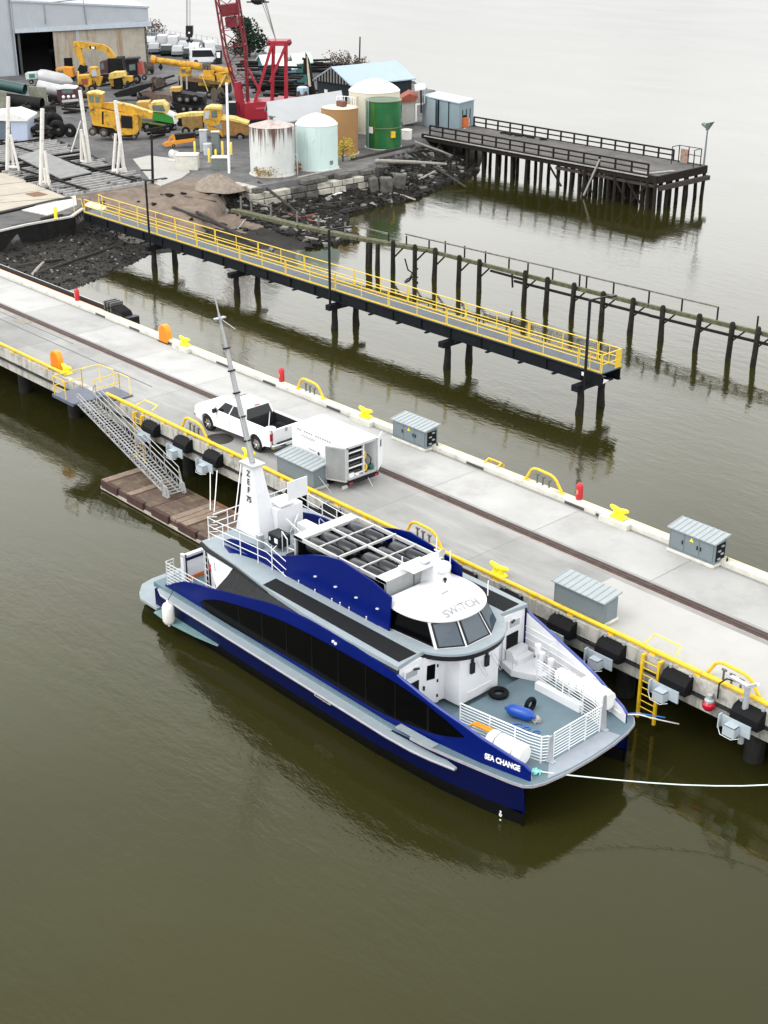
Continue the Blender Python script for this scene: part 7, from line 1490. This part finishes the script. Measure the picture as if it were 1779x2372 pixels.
# ================================================================== STORAGE TANKS
def tank(name, label, l, r, rim_y, bot_y, m_, top, topm=None, ztop=None, seg=40):
    px = (l+r)/2; c0 = at(px, bot_y, GZ); rad = 1.0
    for _ in range(4):
        c = c0+FH*rad; rad = (r-l)/2*pxm(c)
    h = hz(c, rim_y)-GZ; t = thing(name, label, 'tank', (c.x, c.y, GZ), 0, None)
    b = B(); b.lathe([(rad+.12, -.25), (rad+.12, .08), (rad*.5, .08)], (0, 0, 0), seg); b.build('footing', kerb_c, t, True)
    b = B(); b.lathe([(rad*.98, .0), (rad, .03), (rad, h-.06), (rad*1.012, h-.05), (rad*1.012, h), (rad*.97, h+.01)], (0, 0, 0), seg); b.build('shell', m_, t, True)
    b = B(); b.lathe([(rad*1.01, h+.005)]+[(rad*a, h+top*z) for a, z in ((.9, .25), (.7, .55), (.4, .82), (.15, .97), (0, 1.0))] if top > .7 else [(rad*1.005, h+.004), (rad*.5, h+top*.5), (.08, h+top), (0, h+top)], (0, 0, 0), seg); b.build('roof', topm or m_, t, True)
    return t, rad, h
rusty = mat('rusty_white_tank', (.56, .58, .56), .6, var=.06, scale=1.2, streak=((.085, .026, .014), .55, .64, .95, (3.2, 3.2, .10)), zmask=(1.0, 4.0, -.16, .10), dirt=((.30, .19, .09), .60, .74, .8, 1.5))
rust_top = mat('rusty_tank_top', (.40, .35, .33), .65, var=.2, dirt=((.24, .12, .07), .48, .66, .7, 1.3))
aqua = mat('aqua_white_tank', (.56, .69, .67), .5, var=.05, scale=.7, streak=((.40, .50, .47), .52, .7, .6, (3, 3, .2)), dirt=((.30, .36, .28), .6, .75, .6, 1.6))
aqua_top = mat('pale_tank_top', (.72, .76, .75), .5, var=.06, dirt=((.45, .45, .43), .58, .72, .6, 1.5))
brn = mat('brown_tank', (.30, .165, .062), .6, var=.10, scale=.6, dirt=((.20, .10, .035), .55, .75, .5, .6)); brn_t = mat('cream_lid', (.62, .55, .38), .6, var=.1)
grn = mat('green_tank', (.006, .105, .028), .35, var=.25, scale=.7, streak=((.10, .15, .03), .55, .72, .7, (1.6, 1.6, .2)), dirt=((.16, .13, .05), .64, .76, .5, .8))
crm = mat('cream_tank', (.62, .58, .46), .6, var=.05, scale=.5, dirt=((.48, .44, .34), .55, .75, .4, .6)); crm_t = mat('cream_tank_top', (.72, .69, .60), .55, var=.04)
t5, r5, h5 = tank('storage_tank', 'wide cream storage tank with low cone roof behind the green tank', 807, 927, 208, 312, crm, 1.15, crm_t)
t4, r4, h4 = tank('storage_tank', 'tall dark green storage tank with a yellow patch low on its side', 846, 930, 231, 348, grn, .06, mat('dark_green_lid', (.006, .06, .02), .5))
t3, r3, h3 = tank('storage_tank', 'tall brown storage tank with a pale flat lid', 743, 830, 248, 362, brn, .10, brn_t)
t2, r2, h2 = tank('storage_tank', 'pale aqua storage tank with white domed roof', 683, 783, 286, 398, aqua, .95, aqua_top)
t1, r1_, h1 = tank('storage_tank', 'rust streaked white storage tank with low cone roof', 575, 682, 290, 412, rusty, .55, rust_top)
b = B(); b.torus((0, 0, h4*.45), r4+.01, .05, 40, 5); b.torus((0, 0, h4), r4+.03, .06, 40, 6); b.build('hoop', mat('green_hoop', (.10, .13, .04), .5), t4, True)
fr = -FH; sdv = RT
def on_tank(b, ang, z, w, h, r, th=.05):
    d = (fr*cos(ang)+sdv*sin(ang)).normalized(); tv = Vector((-d.y, d.x, 0)); c = d*(r+th*.5)+Vector((0, 0, z)); b.box(tuple(c), (w, th*2, h), rz=atan2(tv.y, tv.x))
b = B(); on_tank(b, -.75, 1.9, .45, .6, r4); b.build('white_notice', white_p, t4, True)
b = B(); on_tank(b, .55, 1.5, .45, .6, r4, .12); b.build('yellow_hatch', yellow, t4, True)
b = B()
for a in (-.97, -.85): d = fr*cos(a)+sdv*sin(a); b.tube(d*(r4+.2), d*(r4+.2)+Vector((0, 0, h4+.5)), .03, n=5)
b.build('ladder', galv, t4, True)
b = B(); b.box((.2, .1, h3+.35), (.9, .6, .5)); b.build('lid_box', mat('dark_red_box', (.12, .05, .04), .7), t3, True)
b = B()
for k in range(7):
    a = -.2+k*.24; d = fr*cos(a)*-1+sdv*sin(a); p = d*r3*.9+Vector((0, 0, h3)); b.tube(p, p+Vector((0, 0, .8)), .03, n=5)
b.path([(fr*-cos(-.2+k*.24)+sdv*sin(-.2+k*.24))*r3*.9+Vector((0, 0, h3+.8)) for k in range(7)], .03, 5); b.build('lid_rail', white_p, t3, True)
b = B(); b.path([fr*(r5*.75)+sdv*-r5*.62+Vector((0, 0, 0)), fr*(r5*.78)+sdv*-r5*.64+Vector((0, 0, h5-.4)), fr*(r5*.78)+sdv*-r5*.1+Vector((0, 0, h5-.4))], .05, 6); b.build('pipe', galv, t5, True)
b = B(); b.tube((0, 0, h1+.5), (0, 0, h1+.75), .18, n=10); b.box((.1, 0, h1+.78), (.8, .25, .08)); b.build('vent_cap', mat('vent_dark', (.10, .09, .085), .6), t1, True)
b = B(); d = (fr*cos(1.25)+sdv*sin(1.25)); b.path([d*(r1_+.12)+Vector((0, 0, h1-.2)), d*(r1_+.12)+Vector((0, 0, h1*.45)), d*(r1_+.4)+Vector((0, 0, h1*.4)), d*(r1_+.4)], .05, 6); b.build('drain_pipe', galv, t1, True)
b = B()
for k in range(3): on_tank(b, .78, .62+.13*k, .34, .05, r2)
b.build('black_bar_mark', letter_k, t2, True)
q = at(942, 322, GZ); b = B(); b.lathe([(0, 0), (.52, 0), (.56, .9), (.60, .95), (.5, 1.0), (0, 1.02)], (q.x, q.y, GZ), 18); tag(b.build('pale_tub', white_d), 'small pale tub standing right of the green tank', 'tub')

# --- hut, double container, drum
t, base = machine('red_roof_hut', 'small grey hut with a rusty red roof right of the cream tank', 'hut', (950, 292), [('wall', mat('hut_grey', (.40, .40, .38), .8, var=.12), [(930, 236), (960, 234), (962, 284), (934, 290)], 0, 3), ('roof', mat('rusty_roof', (.24, .06, .035), .8, var=.3), [(924, 231), (948, 217), (969, 224), (963, 235), (934, 238)], -.3, 3), ('porch_roof', white_d, [(962, 206), (986, 203), (986, 207), (962, 211)], -.5, 3), ('porch_post', black_p, [(973, 208), (977, 208), (978, 262), (974, 262)], -.2, .1), ('porch_post', mat('pale_post', (.36, .40, .40), .6), [(982, 206), (985, 206), (985, 240), (982, 240)], -.2, .1), ('door_frame', white_d, [(962, 240), (980, 238), (980, 242), (966, 244), (966, 282), (962, 282)], -.2, 0)], [])
P0, P1, P2 = at(981, 290, GZ), at(1062, 306, GZ), at(1096, 298, GZ)
u = (P1-P0); v = (P2-P1); t = thing('container_pair', 'blue grey container shed with one panel ajar at the landward end of the wharf', 'container', tuple(P1))
cb_m = mat('container_blue_grey', (.20, .265, .30), .55, var=.07, scale=.8, rib=((4, 4, 0), .15), dirt=((.13, .16, .17), .58, .72, .5, 1)); ht = hz(P1, 240)-GZ
b = B(); b.loft([[P0+u*.45, P1, P1+v, P0+u*.45+v], [p+Vector((0, 0, ht)) for p in (P0+u*.45, P1, P1+v, P0+u*.45+v)]]); b.build('wall', cb_m, t)
b = B(); b.loft([[P0-u*.02+v*.2, P0+u*.43+v*.0, P0+u*.43+v, P0+v], [p+Vector((0, 0, ht+.12)) for p in (P0-u*.02+v*.2, P0+u*.43, P0+u*.43+v, P0+v)]]); b.build('wall', cb_m, t)
b = B(); un = u.normalized(); b.plate([P0-u*.03-v*.02, P0+u*.40-v*.16, P0+u*.40-v*.16+Vector((0, 0, ht)), P0-u*.03-v*.02+Vector((0, 0, ht+.1))], v.normalized()*.08); b.build('door_panel', mat('container_door', (.25, .31, .35), .55, var=.06), t)
b = B(); b.plate([P0-u*.04-v*.05+Vector((0, 0, ht+.12)), P1+u*.02-v*.05+Vector((0, 0, ht)), P1+u*.02+v*1.05+Vector((0, 0, ht+.05)), P0-u*.04+v*1.05+Vector((0, 0, ht+.2))], (0, 0, .12)); b.build('roof', mat('container_roof', (.38, .46, .50), .5, var=.06), t)
for f in (.43, .72): b = B(); b.bar(P0+u*f-v*.012, P0+u*f-v*.012+Vector((0, 0, ht)), .08); b.build('seam', black_p, t)
for f in (.25, .5, .75): b = B(); b.bar(P1+v*f+un*.03, P1+v*f+un*.03+Vector((0, 0, ht*.75)), .06); b.build('lock_bar', dkm, t)
q = at(1076, 303, GZ); t = thing('orange_drum', 'orange brown drum with dark lid beside the container shed corner', 'drum', (q.x, q.y, GZ)); b = B(); b.lathe([(0, .35), (.42, .35), (.45, .7), (.43, 1.05), (.45, 1.4), (.40, 1.45), (0, 1.45)], (0, 0, 0), 16); b.build('body', mat('drum_orange', (.48, .12, .03), .6, var=.2), t, True); b = B(); b.lathe([(0, 1.45), (.3, 1.46), (.2, 1.65), (0, 1.7)], (0, 0, 0), 12); b.bb(-.45, .3, -.3, .3, 0, .35); b.build('dark_stand', dkm, t, True)
q = at(1084, 300, GZ); b = B(); b.cbox((q.x, q.y, GZ+.75), (.3, .2, .9), .03); tag(b.build('leaning_board', white_p), 'white panel standing right of the orange drum', 'panel')
q = at(1076, 306, GZ); b = B(); b.ball((q.x, q.y, GZ+.2), (.35, .3, .22), 10, 6); tag(b.build('white_sack', white_p), 'small white sack at the foot of the orange drum', 'sack')

# ================================================================== SHORE WORKS
stone = mat('pale_stone_block', (.42, .40, .345), .95, var=.3, scale=1.4, bump=.7, bscale=5, bdist=.06, dirt=((.055, .050, .042), .54, .68, .8, 1.1)); stone_d = mat('dark_stone_block', (.10, .095, .085), .95, var=.4, scale=2, bump=.7, bscale=5, dirt=((.03, .028, .024), .5, .66, .8, 1.4))
t = thing('stone_wall', 'retaining wall of big pale stone blocks below the white tanks', 'wall', (-96, 79, 0)); rr = random.Random(31)
wa, wb_ = Vector((-97.4, 73.8, 0)), Vector((-96.8, 87.7, 0)); wd = (wb_-wa).normalized(); wl_ = (wb_-wa).length; wn = Vector((wd.y, -wd.x, 0))
b = B(); z = .25
for c_ in range(4):
    h = (.66, .62, .58, .48)[c_]; s = -rr.uniform(0, .8)
    while s < wl_:
        L_ = rr.uniform(.9, 1.9); a, e = max(0, s), min(wl_, s+L_)
        if e-a > .2 and not (c_ == 3 and rr.random() < .35):
            c = wa+wd*(a+e)/2+wn*(-.4+rr.uniform(-.07, .07)-c_*.04); b.cur = 1 if rr.random() < .25 or c_ == 3 else 0
            b.cbox((c.x, c.y, z+h/2), (e-a-.07, .9, h-.06), .05, rz=atan2(wd.y, wd.x)+rr.uniform(-.02, .02))
        s += L_
    z += h
b.build('block_courses', [stone, stone_d], t)
b = B(); z = .3
for c_ in range(4):
    h = .58; s = 0
    while s < 3.4:
        L_ = rr.uniform(.9, 1.4); b.cur = 1 if rr.random() < .25 else 0; b.cbox((wa.x-.5-s-L_/2, wa.y+.35+.02*c_, z+h/2), (L_-.07, .8, h-.06), .05, rz=-.1); s += L_
    z += h
b.build('return_wall', [stone, stone_d], t)
b = B(); b.box((-98.4, 80.8, 1.3), (.8, 13.6, 2.3), rz=-.04); b.build('core', mat('earth_core', (.04, .036, .03), .95, var=.4), t)
for i, (px, py, lb) in enumerate(((868, 440, 'leaning dark stone block right of the stone wall, nearest the wall'), (893, 440, 'dark squared stone block between two others right of the stone wall'), (922, 432, 'dark squared stone block farthest right of the stone wall'))):
    q = at(px, py, .8); b = B(); b.cbox((0, 0, .75), ((.8, 1.15, 1.1)[i], .95, 1.6), .1); m4 = Matrix.Translation((q.x, q.y, .45)) @ Matrix.Rotation(R(60), 4, 'Z') @ Matrix.Rotation((-.12, .05, .14)[i], 4, 'Y'); b.v = [m4 @ v for v in b.v]; tag(b.build('stone_block', stone_d), lb, 'stone block', 'loose squared stone blocks')
# driftwood and logs, each by itself
lw = mat('bleached_log', (.30, .28, .25), .9, var=.3, scale=3); ld = mat('dark_log', (.035, .03, .026), .95, var=.5, scale=3, bump=.5); lr = mat('reddish_log', (.16, .055, .035), .9, var=.4, scale=3)
def log(p0, p1, r, m_, label): 
    a, c = at(*p0), at(*p1); a.z = max(.05, ground_h(a.x, a.y))+r*.6; c.z = max(.05, ground_h(c.x, c.y))+r*.6
    b = B(); mid = a.lerp(c, .5)+Vector((0, 0, .05)); b.path([a, mid, c], [r, r*.95, r*.75], 7); tag(b.build('driftwood_log', m_), label, 'log', 'driftwood lying on the shore')
def G(px, py, z=.9): return (px, py, z)
for p0, p1, r, m_, lb in ((G(68, 628, .8), G(262, 565, .8), .13, ld, 'long dark pole lying across the dark mud beside the pier'), (G(72, 628, .8), G(105, 595, .9), .12, lw, 'short bleached plank on the mud, leaning on the long dark pole'), (G(40, 610, .9), G(140, 592, .9), .14, ld, 'dark log on the mud left of the bleached plank'), (G(100, 555, 1), G(150, 545, 1), .12, ld, 'short dark log on the mud near the bulkhead'),
    (G(870, 447, .5), G(905, 452, .4), .12, lw, 'white pole end at the foot of the squared stone blocks'), (G(905, 452, .3), G(962, 463, .1), .10, lw, 'long white pole floating at the shore edge right of the stone blocks'), (G(690, 520, .5), G(792, 498, .3), .12, lw, 'pale plank among debris behind the catwalk'), (G(700, 535, .5), G(795, 520, .2), .11, lw, 'second pale plank among debris, lower than the first'), (G(640, 490, .8), G(760, 520, .4), .13, lr, 'reddish log in the debris behind the catwalk'), (G(660, 510, .8), G(740, 490, .6), .12, lr, 'reddish pole crossing the other reddish log'), (G(600, 470, .8), G(700, 500, .6), .13, ld, 'dark log at the foot of the stone wall'), (G(645, 480, .8), G(720, 470, .6), .12, ld, 'dark pole lying along the toe of the stone wall'),
    (G(730, 480, .5), G(820, 470, .4), .14, ld, 'dark log at the water edge below the stone wall'), (G(760, 500, .3), G(830, 480, .2), .10, ld, 'thin dark pole at the water edge'), (G(690, 545, .4), G(760, 560, .2), .12, lw, 'grey plank behind the lowest part of the catwalk beam'), (G(815, 372, 2.6), G(960, 352, 2.0), .16, ld, 'long dark timber on the bank below the green tank'), (G(870, 395, 1.8), G(1040, 385, .8), .18, lw, 'bleached grey timber on the debris bank'), (G(880, 380, 2.2), G(1000, 345, 1.8), .14, ld, 'dark timber on the bank rising to the wharf'), (G(930, 400, 1.4), G(1050, 410, .5), .14, ld, 'dark timber at the water edge below the wharf'), (G(1000, 385, 1.2), G(1080, 430, .3), .13, ld, 'dark timber sloping into the water beside the wharf piles'), (G(940, 430, .8), G(1010, 390, 1.2), .12, lw, 'short grey timber crossing the debris bank'), (G(760, 410, 2.7), G(800, 398, 2.8), .13, white_d, 'white plank on top of the stone wall'), (G(690, 405, 2.9), G(790, 385, 2.9), .09, lw, 'pale timber edging on the ground in front of the aqua tank'), (G(960, 330, 2.6), G(1075, 335, 2.4), .12, lw, 'pale rail timber on the bank at the wharf start'),
    (G(455, 475, 2.2), G(600, 560, .6), .16, ld, 'long dark timber lying on the beach behind the walkway railing'), (G(400, 470, 2.2), G(560, 530, 1.0), .14, ld, 'second dark timber on the beach nearer the walkway'), (G(370, 432, 3), G(500, 436, 3), .08, ld, 'thin dark timber edging at the top of the beach'), (G(550, 505, 1.4), G(575, 480, 1.6), .07, lw, 'small bleached stick at the start of the catwalk')):
    log(p0, p1, r, m_, lb)
# rubble: nobody could count it
rr = random.Random(77); vs, fs = [], []
def rock(c, s):
    o = len(vs); k = [Vector((rr.uniform(.6, 1.2)*sx, rr.uniform(.6, 1.2)*sy, rr.uniform(.4, .9)*sz))*s for sz in (-1, 1) for sy in (-1, 1) for sx in (-1, 1)]; m4 = Matrix.Rotation(rr.uniform(0, 6), 4, 'Z') @ Matrix.Rotation(rr.uniform(-.6, .6), 4, 'X'); vs.extend([c+(m4 @ v) for v in k])
    fs.extend([tuple(o+i for i in f) for f in ((0, 2, 3, 1), (4, 5, 7, 6), (0, 1, 5, 4), (2, 6, 7, 3), (0, 4, 6, 2), (1, 3, 7, 5))])
n = 0; tries = 0; pale = []
while n < 5200 and tries < 60000:
    tries += 1; x = rr.uniform(-106, -80); y = rr.uniform(44, 104)
    if 60.5 < y < 71 and rr.random() < .985: continue
    if inside(YARD, x, y) or not inside(SHORE, x, y): continue
    z = ground_h(x, y)
    if z < -.05 or z > 2.7: continue
    s = rr.choice((.03, .04, .05, .07, .10)) if y < 61 else rr.choice((.07, .1, .14, .2, .3))
    rock(Vector((x, y, z)), s); n += 1; pale += [1 if rr.random() < .10 else 0]*6
b = B(); b.add(vs, fs); b.mi = pale; o = b.build('rubble', [mat('shore_rubble', (.020, .019, .017), .95, var=.8, scale=1.1, dirt=((.12, .116, .105), .60, .70, .8, 2.3)), mat('pale_rubble', (.16, .17, .155), .95, var=.5, scale=2)], sharp=10); o['kind'] = 'stuff'
# bulkhead
Wp = [at(-40, 545, 2.5), at(60, 522, 2.5), at(165, 503, 2.5), at(192, 484, 2.5)]
t = thing('timber_bulkhead', 'black bulkhead with pale cap holding the yard edge beside the pier', 'wall', (Wp[1].x, Wp[1].y, 0))
b = B(); b.strip([Vector((p.x, p.y, .4)) for p in Wp], [Vector((p.x, p.y, 2.48)) for p in Wp], (-.3, .0, 0)); b.build('face', dkm, t)
b = B()
for p, q in zip(Wp, Wp[1:]): b.bar(p+Vector((.02, 0, .05)), q+Vector((.02, 0, .05)), .3, .12)
b.build('cap', mat('pale_cap', (.42, .41, .38), .85, var=.2), t)
# aprons and slab
def sheet(nm, pts, z, m_): b = B(); b.plate([at(x, y, z) for x, y in pts], (0, 0, -.35)); return struct(b.build(nm, m_))
slabm = mat('buff_slab', (.36, .325, .265), .9, var=.12, scale=.6, bump=.3, dirt=((.20, .18, .15), .55, .72, .6, .7))
sheet('concrete_slab', [(-60, 395), (20, 402), (152, 456), (128, 466), (-60, 505)], GZ+.12, slabm); sheet('concrete_apron', [(50, 486), (175, 452), (178, 474), (140, 488), (110, 498)], GZ+.08, mat('white_slab', (.46, .45, .42), .9, var=.12)); sheet('gravel_apron', [(308, 368), (345, 360), (395, 366), (430, 380), (440, 398), (420, 412), (372, 430), (350, 420)], GZ+.09, mat('pale_apron', (.34, .335, .31), .9, var=.1, dirt=((.24, .23, .2), .55, .72, .5, .6)))
b = B()
for p, q in (((-20, 430), (98, 416)), ((-20, 457), (128, 436)), ((-10, 470), (150, 458))): b.bar(at(*p, GZ+.13), at(*q, GZ+.13), .06, .012)
o = b.build('slab_joint', mat('joint_dark', (.09, .08, .07), .9)); struct(o)
q = at(84, 450, GZ+.13); b = B(); b.box((q.x, q.y, GZ+.135), (1.6, 1.3, .03)); tag(b.build('drain_grate', rust), 'dark rusty drain grate set in the buff concrete slab', 'grate')
b = B(); 
for p, q in (((-40, 506), (128, 468)), ((128, 468), (165, 462))): b.bar(at(*p, GZ-.05), at(*q, GZ-.05), .5, .4)
tag(b.build('slab_edge_beam', dkm), 'dark timber edge along the front of the buff concrete slab', 'beam')
# slipway: cross ties, carriage, white props
tie_t = mat('bleached_tie_top', (.33, .325, .315), .9, var=.3, scale=2, dirt=((.02, .02, .02), .56, .62, .95, .45)); rr = random.Random(12)
S0, S1, S2, S3 = at(-40, 318, GZ-.05), at(120, 318, GZ-.05), at(352, 425, GZ-.05), at(160, 455, GZ-.05); S4 = at(-40, 400, GZ-.05)
b = B(); b.plate([S0+Vector((0, 0, .08)), S1+Vector((0, 0, .08)), S2+Vector((0, 0, .08)), S3+Vector((0, 0, .08)), S4+Vector((0, 0, .08))], (0, 0, -.2)); struct(b.build('slipway_bed', mat('dark_bed', (.012, .011, .011), .8, var=.4)))  # near-black sheet under the ties, showing dark in the gaps
R0, R1, Q0, Q1 = at(122, 330, GZ), at(352, 425, GZ), at(-30, 385, GZ), at(160, 455, GZ); xx = R0.x-8
while xx < R1.x:
    u = (xx-R0.x)/(R1.x-R0.x); b = B(); ya, yb = interp([(Q0.x, Q0.y), (Q1.x, Q1.y)], xx)-rr.uniform(0, .6), lerp(R0.y, R1.y, u)+rr.uniform(-.5, .7)
    b.bar((xx, ya, GZ+.14), (xx+rr.uniform(-.1, .1), yb, GZ+.14+rr.uniform(-.03, .05)), .17, .26); b.build('slipway_tie', tie_t if rr.random() < .8 else dkm); xx += .92
for yy in (62.4, 67.6):
    b = B(); b.bar((R0.x-6, yy, GZ+.36), (R1.x-.5, yy-.6, GZ+.36), .14, .16); tag(b.build('slip_rail', dkm), 'dark slipway rail on the timber ties, '+('left of the grey carriage' if yy < 65 else 'right of the grey carriage'), 'rail')
ties = [o for o in COL.objects if o.name.startswith('slipway_tie')]
for o in ties: tag(o, 'bleached timber tie of the slipway, one of a parallel row', 'tie', 'parallel timber ties of the slipway')
cp = [at(40, 362, GZ+.5), at(92, 347, GZ+.5), at(212, 398, GZ+.5), at(140, 413, GZ+.5)]
t = thing('slip_carriage', 'flat grey decked carriage standing on the slipway ties', 'carriage', tuple(cp[0])); b = B(); b.plate(cp, (0, 0, -.10)); b.build('deck', mat('carriage_deck', (.20, .205, .20), .8, var=.2, scale=1.2, dirt=((.10, .10, .095), .52, .7, .6, .8)), t); b = B(); b.plate([p+Vector((0, 0, -.11)) for p in cp], (0, 0, -.5)); b.build('frame', dkm, t)
def prop(label, base_px, parts, grp='tall white props along the slipway'):
    base = at(*base_px, GZ+.1); t = thing('slip_prop', label, 'prop', tuple(base), 0, grp)
    for nm, p, q, r, off in parts: b = B(); b.tube(pv(*p, base, off), pv(*q, base, off), r, r*.92, 8); b.build(nm, white_w, t)
    return t
white_w = mat('worn_white_steel', (.64, .62, .58), .6, var=.1, dirt=((.30, .14, .08), .6, .72, .7, 2.2))
prop('white prop nearest the left margin, beside the pale blue shed', (28, 396), [('mast', (17, 394), (19, 224), .19, 0), ('brace', (45, 399), (24, 312), .13, -.4), ('brace', (33, 396), (23, 330), .14, .3), ('foot', (14, 386), (42, 388), .16, 0), ('foot', (15, 396), (47, 402), .16, 0)])
prop('white prop second from the left, in front of the grey carriage', (106, 430), [('mast', (95, 428), (98, 252), .20, 0), ('brace', (114, 430), (104, 350), .13, -.3), ('foot', (93, 422), (117, 420), .16, 0), ('foot', (93, 430), (117, 431), .16, 0), ('brace', (107, 425), (103, 390), .18, 0)])
prop('white leaning prop third from the left, with a thin stay', (198, 378), [('mast', (208, 376), (185, 209), .19, 0), ('brace', (189, 372), (188, 300), .16, .2), ('brace', (200, 376), (190, 310), .14, -.2), ('stay', (165, 352), (187, 280), .06, 0), ('foot', (187, 374), (212, 378), .15, 0)])
prop('white prop fourth from the left, on a crossed base', (276, 402), [('mast', (287, 394), (267, 233), .18, 0), ('brace', (262, 396), (268, 310), .14, .2), ('brace', (272, 400), (278, 330), .14, -.3), ('foot', (260, 398), (292, 390), .16, 0), ('foot', (264, 394), (294, 398), .16, 0)])
# poles, utility corner, sand pile
q = at(531, 402, GZ); t = thing('white_pole', 'tall slim white pole standing left of the rusty white tank', 'pole', tuple(q)); b = B(); b.tube(pv(531, 402, q), pv(525, 196, q), .13, .11, 8); b.build('shaft', white_p, t); b = B(); b.ball(pv(525, 195, q), .15, 8, 6); b.build('cap', white_d, t)
q = at(354, 425, GZ); t = thing('slip_lamp', 'thin dark pole with side arm at the seaward corner of the slipway', 'lamp post', tuple(q)); b = B(); b.tube(pv(354, 424, q), pv(351, 311, q), .13, .1, 7); b.build('post', black_p, t); b = B(); b.bar(pv(353, 394, q), pv(326, 394, q), .12); b.build('arm', black_p, t)
q = at(505, 432, GZ-.1); b = B(); rings = []
for k in range(7):
    u = k/6; rings.append([Vector((q.x+(2.5*(1-u)**1.1+.15)*cos(a)*(1+.12*sin(3*a+k)), q.y+(2.0*(1-u)**1.1+.15)*sin(a)*(1+.10*cos(2*a)), 2.35+1.25*(1-(1-u)**1.5)+.06*sin(5*a+k))) for a in [2*pi*i/26 for i in range(26)]])
b.loft(rings); tag(b.build('sand_pile', mat('brown_sand', (.215, .18, .145), .95, var=.3, scale=2.6, bump=1.0, bscale=4, bdist=.15, dirt=((.12, .09, .07), .52, .7, .6, .9))), 'mound of brown sand between the slipway and the stone wall', 'sand pile')
for px, py, w, d, h, m_, nm, lb in ((473, 352, .75, .5, 2.1, galv, 'tall_grey_box', 'tall grey utility box left of a grey drum'), (501, 356, .75, .6, 2.1, mat('box_grey_green', (.14, .16, .15), .6), 'tall_grey_box', 'tall darker utility box right of a grey drum'), (436, 392, 2.0, 1.4, 1.35, kerb_c, 'concrete_trough', 'pale concrete box at the edge of the yard behind the sand pile'), (512, 392, 1.6, 1.2, 1.1, mat('box_grey_green', (.14, .16, .15), .6), 'low_grey_box', 'low grey green box beside the white pole')):
    q = at(px, py, GZ); t = thing(nm, lb, 'box', (q.x, q.y, GZ), atan2(RT.y, RT.x)); b = B(); b.cbox((0, 0, h/2), (w, d, h), .05); b.build('body', m_, t, True); b = B(); b.cbox((0, 0, h+.04), (w+.1, d+.1, .09), .03); b.build('lid', kerb_c, t, True)
q = at(482, 358, GZ); t = thing('grey_drum', 'pale grey round drum between two utility boxes', 'drum', (q.x, q.y, GZ)); b = B(); b.lathe([(0, 0), (.44, 0), (.44, 1.0), (.46, 1.03), (.4, 1.1), (0, 1.12)], (0, 0, 0), 16); b.build('body', mat('drum_grey', (.40, .42, .44), .5), t, True); b = B(); b.torus((0, 0, .5), .45, .03, 18, 5); b.build('hoop', galv, t, True)
q = at(404, 374, GZ); t = thing('winch', 'small white reel on a stand beside the pale concrete box', 'reel', (q.x, q.y, GZ)); b = B(); b.lathe([(.4, -.35), (.4, -.3), (.22, -.28), (.22, .28), (.4, .3), (.4, .35), (0, .36), (0, -.36)], (0, 0, .7), 14, 'x'); b.build('drum', white_d, t, True); b = B(); b.bb(-.5, .5, -.4, .4, 0, .2); b.build('stand', kerb_c, t, True)
for px, py, h, lb in ((452, 354, 1.1, 'slim yellow bollard left of the utility boxes'), (485, 376, 1.3, 'slim yellow bollard in front of the grey drum'), (501, 378, 1.3, 'slim yellow bollard in front of the darker utility box'), (516, 358, 1.3, 'slim yellow bollard right of the darker utility box'), (536, 358, 1.2, 'slim yellow bollard just right of the white pole')):
    q = at(px, py, GZ); t = thing('yellow_bollard', lb, 'bollard', (q.x, q.y, GZ), 0, 'slim yellow bollards around the utility boxes'); b = B(); b.lathe([(0, 0), (.12, 0), (.12, h-.1), (.08, h), (0, h+.01)], (0, 0, 0), 10); b.build('post', yellow_l, t, True); b = B(); b.lathe([(0, 0), (.18, 0), (.18, .04), (0, .04)], (0, 0, 0), 10); b.build('foot', kerb_c, t, True)
